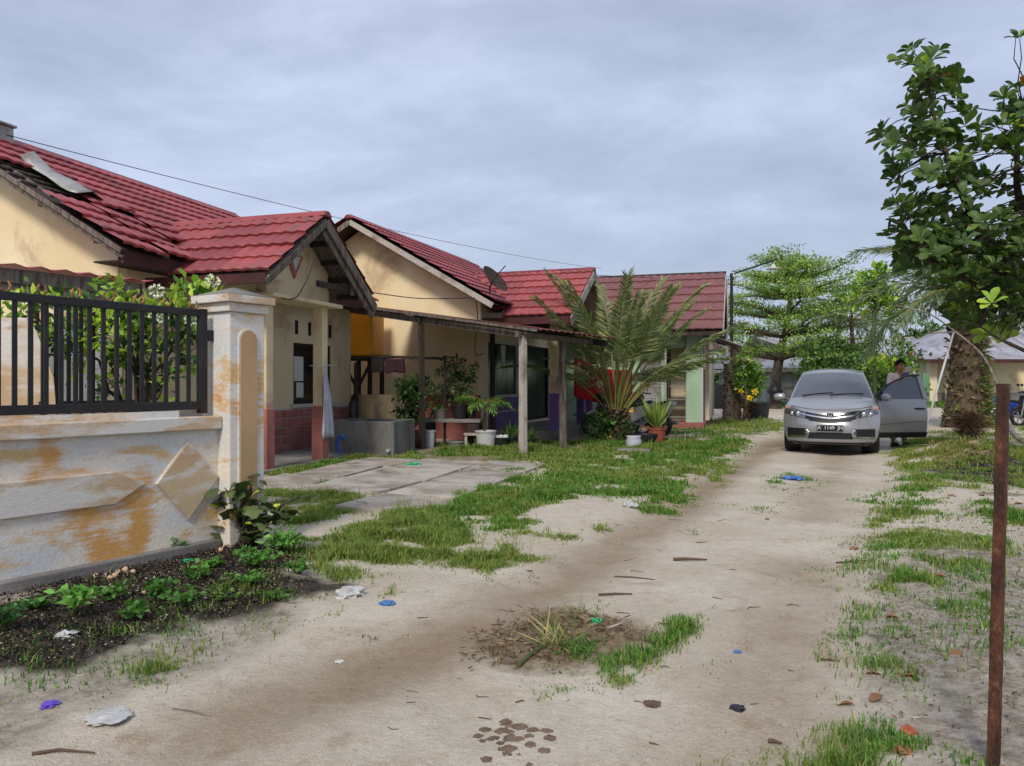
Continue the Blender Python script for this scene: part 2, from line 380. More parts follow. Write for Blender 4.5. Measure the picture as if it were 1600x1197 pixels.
TRL = [tuple(U(*p)[:2]) for p in [(-50,1330),(200,1205),(520,1060),(760,962),(900,890),(1050,800),(1140,735),(1205,695),(1280,660)]]
TRR = [tuple(U(*p)[:2]) for p in [(1050,1500),(1180,1197),(1235,1000),(1265,850),(1290,760),(1310,705)]]
ROAD = pxpoly([(-600,1600),(0,1110),(480,930),(700,880),(880,845),(1000,800),(1130,740),(1180,690),(1240,655),(1400,648),(1405,720),(1375,830),(1335,960),(1310,1100),(1290,1250),(1300,1600)])
WET = pxpoly([(715,1155),(745,1125),(800,1120),(870,1140),(850,1170),(800,1185),(740,1180)])
def grass_field(X, Y):
    n = fbm(X, Y, 1.8, 3); n2 = fbm(X, Y, 7, 13); n3 = fbm(X, Y, 3.2, 23); g = np.zeros(X.shape)
    for p, w, f in GR:
        d = sdist(p, X, Y)+(n-.5)*f*4.2+(n2-.5)*.3*min(1, f*5); g = np.maximum(g, np.maximum(w*sm(-f*1.6, f*1.8, d)*(.12+1.25*sm(.36, .60, n3)), .22*w*sm(-.40, .0, d)*sm(.58, .68, n2)))
    far = sm(40, 46, Y)*.9
    left = sm(-1, 1, -(X*.956-Y*.29)-8.2)*.5          # yards behind the houses
    g = np.maximum(g, np.maximum(far, left*(fbm(X, Y, .5, 9) > .4)))
    g = np.where(sdist(XROAD, X, Y) > -.2, np.minimum(g, .05), g)
    return np.clip(g, 0, 1)
def ground_h(X, Y):
    h = (fbm(X, Y, .9, 21)-.5)*.05+(fbm(X, Y, 6, 5)-.5)*.014
    h = h+.025*sm(-.2, .4, -sdist(ROAD, X, Y))*sm(-1, 1, Y*0+1)
    h = h-.035*np.exp(-(ldist(TRL, X, Y)/.32)**2)-.02*np.exp(-(ldist(TRR, X, Y)/.35)**2)
    h = h+.035*sm(-.25, .45, sdist(DARK, X, Y))+(fbm(X, Y, 14, 8)-.5)*.035*sm(-.1, .2, sdist(DARK, X, Y))
    h = h+.025*sm(-.3, .3, sdist(BROWN, X, Y))*fbm(X, Y, 5, 4)
    c = U(1510, 722); h = h+.30*np.exp(-(((X-c.x)/.75)**2+((Y-c.y)/1.0)**2))*(.6+.8*fbm(X, Y, 3, 31))
    c = pxpoly([(1585,1060)])[0]; h = h+.06*np.exp(-(((X-c[0])/.3)**2+((Y-c[1])/.5)**2))*fbm(X, Y, 9, 12)
    k = (fbm(X, Y, 2.2, 15)-.5)*.07*sm(-.2, .3, sdist(GREY, X, Y))
    return (h+k)*(1-sm(30, 60, np.abs(Y)))
def gz(x, y): return float(ground_h(np.array([x]), np.array([y]))[0])
def G(px, py):
    p = U(px, py); p.z = gz(p.x, p.y); return p

def axis(lo, f0, f1, hi, st, gr=1.16, mid=None):
    a = list(np.arange(f0, f1+1e-6, st)); s = st
    b = []; x = f0
    while x > lo: s *= gr; x -= s; b.append(x)
    s = st; x = a[-1]; e = []
    while x < hi:
        s *= gr; x += s; e.append(x)
    return np.array(b[::-1]+a+e)
gx = axis(-700, -4.6, 6.0, 700, .055, 1.09); gy = axis(-30, 2.2, 13.5, 1500, .055, 1.055)
GX, GY = np.meshgrid(gx, gy); sh = GX.shape
f_gr = grass_field(GX, GY); gh = ground_h(GX, GY)
f_dk = sm(-.35, .35, sdist(DARK, GX, GY)+(fbm(GX, GY, 2.5, 6)-.5)*1.3); f_dk = np.maximum(f_dk, .9*sm(-.5, .5, sdist(DARK2, GX, GY)+(fbm(GX, GY, 1.5, 6)-.5)*1.2))
f_gy = sm(-.3, .3, sdist(GREY, GX, GY)+(fbm(GX, GY, 1.6, 16)-.5)*.9)*(1-.8*sm(-.3, .3, sdist(SANDY, GX, GY)+(fbm(GX, GY, 2, 19)-.5)*.8))
f_gy = np.maximum(f_gy, .75*sm(-.25, .2, sdist(GREY2, GX, GY)+(fbm(GX, GY, 2.4, 18)-.5)*.7))
f_tr = np.maximum(.95*np.exp(-(ldist(TRL, GX, GY)/.36)**2), .62*np.exp(-(ldist(TRR, GX, GY)/.42)**2)*sm(.3, .6, fbm(GX, GY, .7, 61)))*(.35+1.1*fbm(GX, GY, 1.3, 44))
f_br = np.maximum(sm(-.15, .2, sdist(BROWN, GX, GY)+(fbm(GX, GY, 4, 26)-.5)*.5), .75*sm(-.5, .5, sdist(YARD, GX, GY)+(fbm(GX, GY, 1.2, 36)-.5)*1.2))
V = np.stack([GX, GY, gh], -1).reshape(-1, 3); nx, ny = len(gx), len(gy)
I = np.arange(nx*ny).reshape(ny, nx); F = np.stack([I[:-1, :-1], I[:-1, 1:], I[1:, 1:], I[1:, :-1]], -1).reshape(-1, 4)
me = np_mesh('ground', V, F, smooth=True)
for nm, fld in (('grassm', f_gr), ('darkm', f_dk), ('greym', f_gy), ('trackm', f_tr), ('brownm', f_br)):
    a = me.attributes.new(nm, 'FLOAT', 'POINT'); a.data.foreach_set('value', np.ascontiguousarray(fld.ravel(), np.float32))
m, t, b = MAT('sandy_ground')
v = N('ShaderNodeTexCoord', t).outputs['Object']
at = lambda n: N('ShaderNodeAttribute', t, attribute_name=n).outputs['Fac']
nA = noisen(t, v, .9, 6, .6); nB = noisen(t, v, 14, 6, .7); nC = noisen(t, v, 150, 3, .7); nD = noisen(t, mapn(t, v, (1,1,1), loc=(9,4,0)), 4.5, 7, .66, .3)
col = mixn(t, rampn(t, nA, .38, .66), hx(198,187,168,.97), hx(218,209,194,.97))
col = mixn(t, rampn(t, nD, .55, .72), col, hx(186,168,144,.95))
def mfac(src, lo, hi, k=.5, nz=nD):
    a_ = N('ShaderNodeMath', t, operation='MULTIPLY_ADD'); t.links.new(nz, a_.inputs[0]); a_.inputs[1].default_value = k; a_.inputs[2].default_value = -k/2
    s_ = N('ShaderNodeMath', t, operation='ADD'); t.links.new(src, s_.inputs[0]); t.links.new(a_.outputs[0], s_.inputs[1]); return rampn(t, s_.outputs[0], lo, hi)
col = mixn(t, mfac(at('trackm'), .12, .95, .35), col, hx(162,144,122,.95))
col = mixn(t, mfac(at('greym'), .2, .9, 1.1), col, mixn(t, rampn(t, nB, .35, .62), hx(198,190,176,.92), hx(136,126,112,.88)))
gcol = mixn(t, rampn(t, nB, .35, .6), hx(168,152,124,.8), hx(96,100,60,.7))
col = mixn(t, mfac(at('grassm'), .25, 1.0, .9, nB), col, gcol)
col = mixn(t, mfac(at('brownm'), .3, .95, .9, nB), col, mixn(t, rampn(t, nB, .4, .65), hx(160,140,116,.9), hx(118,100,82,.85)))
vo = N('ShaderNodeTexVoronoi', t); vo.inputs['Scale'].default_value = 38; t.links.new(v, vo.inputs[0])
chips = rampn(t, vo.outputs['Distance'], .10, .2, (1,1,1,1), (0,0,0,1))
sel = N('ShaderNodeSeparateColor', t); t.links.new(vo.outputs['Color'], sel.inputs[0])
chip = N('ShaderNodeMath', t, operation='MULTIPLY'); t.links.new(chips, chip.inputs[0]); t.links.new(rampn(t, sel.outputs[0], .62, .66), chip.inputs[1])
dcol = mixn(t, rampn(t, nB, .35, .68), hx(44,40,38), hx(92,84,76))
dcol = mixn(t, chip.outputs[0], dcol, hx(190,184,172,.8))
col = mixn(t, mfac(at('darkm'), .3, .8, .7), col, dcol)
# damp clots in the lane
wd = N('ShaderNodeTexCoord', t).outputs['Object']
col = mixn(t, 1.0, col, rampn(t, nC, .3, .75, (.70,.69,.67,1), (1.12,1.12,1.12,1)), 'MULTIPLY')
col = mixn(t, 1.0, col, rampn(t, nB, .3, .75, (.86,.85,.83,1), (1.06,1.06,1.06,1)), 'MULTIPLY')
t.links.new(col, b.inputs['Base Color']); b.inputs['Roughness'].default_value = .95; b.inputs['Specular IOR Level'].default_value = .15
ad = N('ShaderNodeMath', t, operation='MULTIPLY_ADD'); t.links.new(nC, ad.inputs[0]); ad.inputs[1].default_value = .35; t.links.new(nB, ad.inputs[2])
ad2 = N('ShaderNodeMath', t, operation='MULTIPLY_ADD'); t.links.new(noisen(t, v, 42, 5, .7, .3), ad2.inputs[0]); ad2.inputs[1].default_value = .7; t.links.new(ad.outputs[0], ad2.inputs[2])
bumpn(t, b, ad2.outputs[0], .8, .02)
me.materials.append(m)
tag(link('ground', me), 'sandy lane and grassy dirt verges', None, None, 'structure')

# ---------------------------------------------------------------- grass blades
def blades(name, X, Y, Hh, wid, cols, label, lean=.5, z0=None, kind='stuff', cat='grass', mat='grass', parent=None):
    n = len(X); Z = ground_h(X, Y)-.005 if z0 is None else z0
    a = rng.random(n)*2*np.pi; dx, dy = np.cos(a), np.sin(a); l = lean*(.2+1.5*rng.random(n)**1.5)
    px, py = -dy*wid/2, dx*wid/2
    b0 = np.stack([X-px, Y-py, Z], -1); b1 = np.stack([X+px, Y+py, Z], -1)
    mxp = np.stack([X+dx*Hh*l*.3, Y+dy*Hh*l*.3, Z+Hh*.6], -1); q = np.stack([px, py, 0*px], -1)*.75
    tp = np.stack([X+dx*Hh*l, Y+dy*Hh*l, Z+Hh*(1-.25*l)], -1)
    V = np.stack([b0, b1, mxp+q, mxp-q, tp], 1).reshape(-1, 3); i = np.arange(n)[:, None]*5
    F = np.concatenate([i+np.array([[0, 1, 2]]), i+np.array([[0, 2, 3]]), i+np.array([[3, 2, 4]])])
    me = np_mesh(name, V, F, mt[mat], np.repeat(cols, 5, 0))
    o = link(name, me, None, parent); tag(o, label, cat, None, kind); return o
def pal(n, cs, ws=None, jit=.18):
    cs = np.array([c[:3] for c in cs]); k = rng.choice(len(cs), n, p=ws)
    return np.clip(cs[k]*(1+(rng.random((n, 1))-.5)*2*jit), 0, 1)
GRASSC = [hx(76,116,46,.9), hx(64,100,40,.9), hx(100,134,58,.92), hx(140,142,84,.85)]
def scatter(n, x0, x1, y0, y1, fld, pw=1.0):
    X = rng.uniform(x0, x1, n); Y = rng.uniform(y0, y1, n); k = rng.random(n) < fld(X, Y)**pw
    return X[k], Y[k]
def cut(X, Y):                                   # not under the paving slabs or through the boundary wall
    return (X, Y)
gxs, gys = [], []
for n, a in ((780000, (-4, 5, 2.4, 9)), (470000, (-5, 10, 9, 17)), (110000, (2, 22, 16, 30))):
    x_, y_ = scatter(n, *a, grass_field, 1.3); gxs.append(x_); gys.append(y_)
GXs = np.concatenate(gxs); GYs = np.concatenate(gys)
cl = fbm(GXs, GYs, 3.2, 50)
SLABS = []
# ---------------------------------------------------------------- foliage tools
def unit(a): return a/np.maximum(np.linalg.norm(a, axis=-1, keepdims=True), 1e-9)
def leaf_arrays(Cn, D, L, Wd, fold=.25, droop=.15, up=None):
    n = len(Cn); D = unit(D); r = rng.normal(size=(n, 3)); r[:, 2] += 1.2 if up is None else up
    Nn = unit(r-(r*D).sum(1, keepdims=True)*D); Sd = np.cross(D, Nn)
    L = np.broadcast_to(L, (n,))[:, None]; Wd = np.broadcast_to(Wd, (n,))[:, None]
    b = Cn; tip = Cn+D*L-Nn*L*droop; mid = (b+tip)*.5
    l = mid+Sd*Wd*.5+Nn*Wd*fold; r_ = mid-Sd*Wd*.5+Nn*Wd*fold
    V = np.stack([b, l, tip, r_], 1).reshape(-1, 3); i = np.arange(n)[:, None]*4
    F = np.concatenate([i+np.array([[0, 2, 1]]), i+np.array([[0, 3, 2]])]); return V, F
def leaf_obj(name, Cn, D, L, Wd, cols, parent, mat='leaf', **k):
    V, F = leaf_arrays(np.asarray(Cn), np.asarray(D), L, Wd, **k)
    return link(name, np_mesh(name, V, F, mt[mat], np.repeat(cols, 4, 0)), None, parent)
def ball(n, c, r, shell=.35):
    d = unit(rng.normal(size=(n, 3))); q = (shell+(1-shell)*rng.random((n, 1)))**.6
    return np.asarray(c)+d*q*np.asarray(r), d
def clumps(cents, rads, per, sub, subr, L, Wd, cols, ws=None, upb=.4, name='crown', parent=None, mat='leaf', jit=.3, shell=.45, **k):
    "leaves in small clumps spread through ellipsoids"
    Cs, Ds, Cc = [], [], []
    for c, r, m_ in zip(cents, rads, per):
        sc, sd_ = ball(m_, c, r, shell); 
        tone = pal(m_, cols, ws, jit)
        for i in range(m_):
            p = sc[i]+rng.normal(size=(sub, 3))*subr*np.array([1, 1, .6]); d = sd_[i]*.5+rng.normal(size=(sub, 3))*.8+np.array([0, 0, upb])
            Cs.append(p); Ds.append(d); Cc.append(np.clip(tone[i]*(1+(rng.random((sub, 1))-.5)*.5), 0, 1))
    Cs = np.concatenate(Cs); Ds = np.concatenate(Ds); Cc = np.concatenate(Cc); n = len(Cs)
    return leaf_obj(name, Cs, Ds, L*(.6+.8*rng.random(n)), Wd*(.6+.8*rng.random(n)), Cc, parent, mat, **k)
def limb(a, b, r0, r1, bend=.15, n=5, seg=7):
    a = Vector(a); b = Vector(b); d = (b-a).length; pts = []
    for i in range(n):
        t_ = i/(n-1); o_ = Vector((random.uniform(-1, 1), random.uniform(-1, 1), random.uniform(-.2, 1)))*bend*d*math.sin(t_*math.pi)*.5
        pts.append(a.lerp(b, t_)+o_)
    return pts, [lerp(r0, r1, i/(n-1)) for i in range(n)]
def tree(name, base, trunk, cents, rads, per, sub, subr, L, Wd, cols, label, cat='tree', group=None, bark='bark', r0=.12, ws=None, limbs=True, mat='leaf', trunk_name='trunk', crown_name='crown', lr=.35, **k):
    "trunk: points relative to base; crown ellipsoids relative to base"
    e = empty(name, base, 0, label, cat, group); mb = MB()
    tp = curve_pts(trunk, 4); mb.tube(tp, [lerp(r0, r0*.5, (i/(len(tp)-1))**.7) for i in range(len(tp))], 9, wob=.12)
    for c, r in zip(cents, rads):
        if not limbs: break
        a = tp[int(len(tp)*random.uniform(.6, .98))-1]; pts, rr = limb(a, c, r0*lr, r0*.08); mb.tube(pts, rr, 6)
        for q in range(3):
            e2 = Vector(c)+Vector([random.uniform(-.8, .8)*r[j] for j in range(3)]); pts, rr = limb(pts[2], e2, r0*lr*.5, r0*.05); mb.tube(pts, rr, 5)
    mb.build(trunk_name, mt[bark], e, smooth=True)
    clumps(cents, rads, per, sub, subr, L, Wd, cols, ws, name=crown_name, parent=e, mat=mat, **k)
    return e
def frond(L, n, ll, arch, drp, cols, parent, mat_r='stem', width=.03, vang=.45, name='frond', tipc=None, stalk=.2, droopl=.25, wr=.012):
    "feather leaf along +x, arching in xz; leaflets are children-free mesh joined with the rachis"
    ts = np.linspace(0, 1, 14); pts = []
    for t_ in ts:
        a = arch*t_; pts.append((L*(math.sin(a)/max(arch, 1e-3) if arch > .01 else t_), 0, L*((math.cos(a)-1)/max(arch, 1e-3) if arch > .01 else 0)))
    pts = np.array(pts)
    mb = MB().tube([tuple(p) for p in pts], [wr*(1.3-1.1*t_) for t_ in ts], 5); nr = len(mb.v)
    RV = np.array(mb.v); RF = [f for f in mb.f if len(f) == 4]
    q = np.linspace(stalk, .99, n); Cn, Dn, Ln = [], [], []
    for s_ in (-1, 1):
        qq = q+rng.normal(size=n)*.006; idx = np.clip(qq, 0, 1)*13; i0 = np.clip(idx.astype(int), 0, 12); f = (idx-i0)[:, None]
        p = pts[i0]*(1-f)+pts[i0+1]*f; tg = unit(pts[i0+1]-pts[i0])
        sid = np.array([0, s_, 0.])[None]; nn = np.cross(tg, sid)*s_*-1
        fwd = (.55+.9*qq**2)[:, None]; d = sid*(1+rng.normal(size=(n, 1))*.08)+tg*fwd+nn*(vang+rng.normal(size=(n, 1))*.18)-np.array([[0, 0, 1.]])*drp
        Cn.append(p); Dn.append(d); Ln.append(ll*np.sin(np.clip(.25+qq*.9, 0, 1)*np.pi*.9)**.6*(.85+.3*rng.random(n)))
    Cn = np.concatenate(Cn); Dn = np.concatenate(Dn); Ln = np.concatenate(Ln)
    V, F = leaf_arrays(Cn, Dn, Ln, width, .15, droopl, up=.5)
    V = np.concatenate([RV, V]); F = np.concatenate([np.array([[a, b_, c] for a, b_, c, d in RF]+[[a, c, d] for a, b_, c, d in RF]), F+nr])
    cc = pal(len(Cn), cols); 
    if tipc is not None:
        w_ = (rng.random((len(Cn), 1)) < .15)*1.0; cc = cc*(1-w_)+np.array(tipc[:3])*w_
    col = np.concatenate([np.tile(np.array(hx(128,124,70,.8)[:3]), (nr, 1)), np.repeat(cc, 4, 0)])
    return np_mesh(name, V, F, mt['frond'], col)
def pot(name, loc, r, h, mat, label, cat='pot', group=None, taper=.75, rim=True):
    prof = [(r*taper, 0), (r*(taper+1)/2, h*.5), (r, h*.92)]
    prof += [(r*1.08, h*.92), (r*1.08, h), (r*.95, h), (r*.9, h*.88), (.001, h*.86)] if rim else [(r, h), (r*.94, h), (r*.92, h*.9), (.001, h*.88)]
    o = MB().lathe(prof, n=18, cap=False).build(name, mt[mat], None, autosm=True, loc=loc); return tag(o, label, cat, group)
GREENS = [hx(58,92,36,.9), hx(78,112,44,.9), hx(104,134,52,.9), hx(46,74,34,.9)]
NOGRASS = []
# ---------------------------------------------------------------- metal tile roofs
def tile_mesh(mat, w=.8, l=.37, waves=4):
    nseg = waves*4; xs = np.linspace(0, w, nseg+1); wv = .5-.5*np.cos(2*np.pi*xs/w*waves); pr = .026*wv**.8
    rows = []
    for yy, zo in ((0, .0), (-.004, .036), (.10, .030), (l+.02, .002)):
        rows.append(np.stack([xs, yy-.022*wv*(1 if yy < .1 else 0), pr+zo], -1))
    P_ = np.stack(rows); mb = MB(); mb.grid(P_)
    me = mb.mesh('tile', mat, False, False); sm_ = np.ones(len(me.polygons), bool); sm_[:nseg] = False
    me.polygons.foreach_set('use_smooth', sm_); return me
TILE = {'tile': tile_mesh(mt['tile']), 'tile2': tile_mesh(mt['tile2'], .8, .6, 3)}
def tiles(roof, key, O, ax, up, L, Sl, keep=None, jit=0.0, wild=None, cw=.37):
    "lay courses of tile sheets from eave corner O along ax (length L) and up the slope (length Sl)"
    O = Vector(O); ax = Vector(ax).normalized(); up = Vector(up).normalized(); nz = ax.cross(up)
    flip = nz.z < 0
    nxn = max(1, round(L/.8)); sx = L/(nxn*.8); nr = math.ceil(Sl/cw-.15)
    for r in range(nr):
        for i in range(nxn):
            p = O+ax*(i*.8*sx)+up*(r*cw); c = p+ax*(.4*sx)+up*(cw/2)
            if keep and not keep(c): continue
            x, y, z = ax*sx, up, nz
            if flip: p = p+ax*(.8*sx); x = -x; z = -z
            q = p+z*.02
            M_ = Matrix((x, y, z)).transposed().to_4x4(); 
            if jit: M_ = M_ @ Matrix.Rotation((random.random()-.5)*jit, 4, 'Z') @ Matrix.Rotation((random.random()-.5)*jit, 4, 'X')
            if wild:
                k = wild(c)
                if k: M_ = M_ @ Matrix.Rotation((random.random()-.3)*k, 4, 'Y') @ Matrix.Rotation((random.random()-.5)*k, 4, 'Z'); q = q+z*(random.random()*k*.15)
            if r == nr-1: M_ = M_ @ Matrix.Diagonal((1, max(.3, (Sl-r*cw)/cw), 1, 1))
            M_.translation = q
            o = bpy.data.objects.new('tile', TILE[key]); C.objects.link(o); o.parent = roof; o.matrix_local = M_
def plank(name, a, b, w, h, mat, parent, up=(0,0,1)): return MB().bar(a, b, w, h, up).build(name, mt[mat], parent, bevel=.004)
def wallbox(name, a, b, mat, parent, bevel=0): return MB().b2(a, b).build(name, mt[mat], parent, bevel=bevel)
def opening_wall(name, plane, x, t, y0, y1, z0, z1, holes, mat, parent):
    "wall in plane x (or y) with rectangular holes (y0,y1,z0,z1)"
    mb = MB(); ys = sorted({y0, y1}|{h[0] for h in holes}|{h[1] for h in holes}); zs = sorted({z0, z1}|{h[2] for h in holes}|{h[3] for h in holes})
    for a, b_ in zip(ys[:-1], ys[1:]):
        run = None
        for c, d in zip(zs[:-1], zs[1:]):
            ym, zm = (a+b_)/2, (c+d)/2
            solid = not any(h[0] < ym < h[1] and h[2] < zm < h[3] for h in holes)
            if solid: run = (run[0], d) if run else (c, d)
            if (not solid or d == zs[-1]) and run:
                if plane == 'x': mb.b2((x-t, a, run[0]), (x, b_, run[1]))
                else: mb.b2((a, x, run[0]), (b_, x+t, run[1]))
                run = None
    return mb.build(name, mt[mat], parent)
def window(parent, x, y0, y1, z0, z1, panes=2, frame='blackmetal', glass='glassdark', plane='x'):
    f = MB(); w = .06
    P3 = (lambda a, b_, c: (a, b_, c)) if plane == 'x' else (lambda a, b_, c: (b_, a, c))
    for a, b_ in ((y0, y0+w), (y1-w, y1)): f.b2(P3(x-.1, a, z0), P3(x-.03, b_, z1))
    for a, b_ in ((z0, z0+w), (z1-w, z1)): f.b2(P3(x-.1, y0+w, a), P3(x-.03, y1-w, b_))
    fr = f.build('window', mt[frame], parent)
    for i in range(panes):
        a = lerp(y0+w, y1-w, i/panes); b_ = lerp(y0+w, y1-w, (i+1)/panes)
        MB().b2(P3(x-.085, a+.012, z0+w), P3(x-.07, b_-.012, z1-w)).build('pane', mt[glass], fr)
    return fr
def roof_frame(roof, xs, zs, ya, yb): pass

class House:
    def __init__(s, vpx, u0, v0, label, name='house'):
        s.a = math.atan((vpx-800)/1200); ca, sa = math.cos(s.a), math.sin(s.a)
        s.u0, s.v0, s.ca, s.sa = u0, v0, ca, sa
        s.e = empty(name, (u0*ca+v0*sa, -u0*sa+v0*ca, 0), -s.a, label, 'house')
    def w(s, x, y, z=0):
        u, v_ = s.u0+x, s.v0+y; return Vector((u*s.ca+v_*s.sa, -u*s.sa+v_*s.ca, z))

def main_roof(h, key, W_, L, ze, zr, oh_f, oh_n, oh_f2, keep_front=None, wild=None, jit=.012, battens=True, maincol='cream'):
    "gable roof with its ridge along local y; body x in [-W_,0], y in [0,L]"
    xe = oh_f; xr = -W_/2; sl = math.hypot(xe-xr, zr-ze); up = Vector((xr-xe, 0, zr-ze)); y0, y1 = -oh_n, L+oh_f2
    d = MB()
    for sx in (1, -1):
        X0 = xe if sx == 1 else xr-(xe-xr)
        d.prism([(X0, y0+.05, ze-.03), (xr, y0+.05, zr-.03), (xr, y0+.05, zr-.055), (X0, y0+.05, ze-.055)], (0, y1-y0-.1, 0))
    roof = d.build('roof', mt['darkwood'], h.e)
    tiles(roof, key, (xe+.06, y0, ze), (0, 1, 0), up, y1-y0, sl+.05, keep_front, jit, wild)
    Xb = xr-(xe-xr)
    tiles(roof, key, (Xb-.06, y0, ze), (0, 1, 0), (xr-Xb, 0, zr-ze), y1-y0, sl+.05, None, jit)
    MB().prism([(xr-.14, y0-.02, zr-.02), (xr-.06, y0-.02, zr+.075), (xr+.06, y0-.02, zr+.075), (xr+.14, y0-.02, zr-.02)], (0, y1-y0+.04, 0)).build('ridge_cap', mt['ridge'], roof, bevel=.02)
    return roof, up.normalized(), sl

# ================================================================ house beside the boundary wall
h1 = House(1165, -8.0, 8.26, 'cream house with damaged red tile roof next to the boundary wall')
E1 = h1.e; ZE, ZR = 3.0, 5.03
pz = lambda x: ZE+(.5-x)*(ZR-ZE)/3.5
PA, PHW, PZE, PZR, PX = 1.95, 1.42, 2.78, 3.80, 2.0       # porch gable: apex y, half width, eave z, ridge z, front x
porch_z = lambda y: PZR-abs(y-PA)*(PZR-PZE)/PHW
def kf1(c):
    if abs(c.y-PA) < PHW-.3 and porch_z(c.y) > c.z+.12: return False
    # lost sheets by the near verge
    if c.y < .55 and 1.9 < c.x+0 < -99: return False
    if c.y < .3 and 3.75 < c.z < 4.35: return False
    if c.y < -.2 and 3.1 < c.z < 3.5: return False
    return True
roof1, up1, sl1 = main_roof(h1, 'tile', 6, 6.3, ZE, ZR, .5, .52, .12, kf1, lambda c: .16 if (c.y < 1.0 and c.z < 4.5) else (.05 if c.z < 3.3 else .015))
# walls
gw = lambda y, t, mat, zs=3.15: MB().prism([(-6, y, 0), (0, y, 0), (0, y, pz(0)-.12), (-3, y, ZR-.12), (-6, y, pz(0)-.12)], (0, t, 0)).build('gable_wall', mt[mat], E1)
gw(0, .15, 'cream'); gw(6.15, .15, 'cream2')
MB().b2((-5.99, -.012, 2.62), (-.01, -.001, 2.66)).build('wall_seam', mt['cream2'], E1)
opening_wall('front_wall', 'x', 0, .15, .15, 6.15, 0, 3.15, [(4.15, 5.5, .9, 2.04)], 'porch_cream', E1)
wallbox('back_wall', (-6, .15, 0), (-5.85, 6.15, 3.1), 'cream2', E1)
w1 = window(E1, 0, 4.15, 5.5, .9, 2.04, 2)
MB().b2((0.0, 4.05, .84), (.07, 5.6, .9)).build('sill', mt['joint'], w1)
for zc, yc in ((1.55, 4.42),): MB().b2((-.065, yc-.16, zc-.22), (-.06, yc+.16, zc+.24)).build('taped_paper', mt['paper'], w1)
MB().b2((-.064, 4.34, 1.02), (-.059, 4.58, 1.30)).build('taped_paper', mt['paper'], w1)
for yc in (4.25, 4.7, 5.45): MB().b2((-.01, yc-.05, 2.2), (.012, yc+.05, 2.46)).build('vent', mt['void'], E1, bevel=.01)
# pink dado courses, each a row of proud blocks
dado = MB().b2((0, .15, 0), (.018, 6.28, .84)).build('dado', mt['joint'], E1)
bm_ = MB().box((.012, .29, .072), (.024, .575, .137)).mesh('dado_block', mt['pinkpaint'])
for r_ in range(5):
    for k in range(10): 
        o = link('dado_block', bm_, None, dado, (.018, .17+k*.605+(0 if r_ % 2 else 0), .02+r_*.16))
# porch: two piers, beam, gable face
def pier(yc, xc=1.42, w=.17):
    o = MB().box((xc, yc, 1.72), (w, w, 1.66)).build('column', mt['porch_cream'], E1, bevel=.008)
    MB().box((xc, yc, .46), (w+.03, w+.03, .92)).build('column_base', mt['pinkpaint'], o, bevel=.008)
pier(1.22); pier(2.72)
blk = MB().box((0,0,0), (.012, .2, .1)).mesh('pier_block', mt['pinkpaint'])
MB().b2((1.33, 1.13, 2.55), (1.51, 2.83, 2.79)).build('porch_beam', mt['porch_cream'], E1)
MB().b2((-.0, 1.13, 2.56), (1.33, 1.28, 2.78)).build('porch_beam', mt['porch_cream'], E1)
MB().b2((-.0, 2.68, 2.56), (1.33, 2.83, 2.78)).build('porch_beam', mt['porch_cream'], E1)
MB().b2((1.20, 1.0, 2.50), (1.72, 2.92, 2.56)).build('canopy_slab', mt['porch_cream'], E1, bevel=.01)
gt = lambda y: porch_z(y)-.1
MB().prism([(1.36, 1.13, 2.79), (1.36, 2.83, 2.79), (1.36, 2.83, gt(2.83)), (1.36, PA, gt(PA)), (1.36, 1.13, gt(1.13))], (.13, 0, 0)).build('porch_gable', mt['porch_cream'], E1)
tv = MB().prism([(1.49, 1.62, 3.22), (1.49, 2.06, 3.22), (1.49, 1.84, 2.86)], (.03, 0, 0)).build('triangle_vent', mt['pinkpaint'], E1)
MB().prism([(1.52, 1.70, 3.20), (1.52, 1.98, 3.20), (1.52, 1.84, 2.99)], (.012, 0, 0)).build('vent_face', mt['joint'], tv)
# porch roof
pxr = lambda z: .5-(z-ZE)*3.5/(ZR-ZE)                       # x where the main roof reaches height z
dk = MB()
for s_ in (-1, 1):
    dk.prism([(PX-.04, PA+s_*PHW, PZE-.03), (PX-.04, PA, PZR-.03), (PX-.04, PA, PZR-.055), (PX-.04, PA+s_*PHW, PZE-.055)], (-2.0 if s_ > 0 else -1.6, 0, 0))
proof = dk.build('porch_roof', mt['oldwood'], E1)
psl = math.hypot(PHW, PZR-PZE)
kp = lambda c: c.x > pxr(c.z)-.42
tiles(proof, 'tile', (PX, PA-PHW-.05, PZE-.02), (-1, 0, 0), (0, PHW, PZR-PZE), 3.2, psl+.05, kp, .015, lambda c: .03)
tiles(proof, 'tile', (PX, PA+PHW+.05, PZE-.02), (-1, 0, 0), (0, -PHW, PZR-PZE), 3.2, psl+.05, kp, .015)
MB().prism([(PX+.02, PA-.13, PZR-.02), (PX+.02, PA-.05, PZR+.07), (PX+.02, PA+.05, PZR+.07), (PX+.02, PA+.13, PZR-.02)], (-2.95, 0, 0)).build('ridge_cap', mt['tile'], proof, bevel=.02)
for s_, ll in ((-1, 1.06), (1, 1.12)):
    a = Vector((PX-.01, PA, PZR-.03)); b_ = Vector((PX-.01, PA+s_*PHW*ll, PZR-.03-(PZR-PZE)*ll))
    plank('bargeboard', a+Vector((0, 0, -.07)), b_+Vector((0, 0, -.07)), .03, .15 if s_ > 0 else .09, 'oldwood', proof)
    if s_ > 0:
        plank('bargeboard', a+Vector((-.05, 0, -.20)), b_+Vector((-.05, 0, -.19)), .03, .13, 'oldwood', proof)
        for k in range(4):
            q = lerp(.25, .95, k/3); plank('purlin', (1.4, PA+PHW*q, PZR-.10-(PZR-PZE)*q), (PX-.05, PA+PHW*q, PZR-.10-(PZR-PZE)*q), .05, .07, 'darkwood', proof)
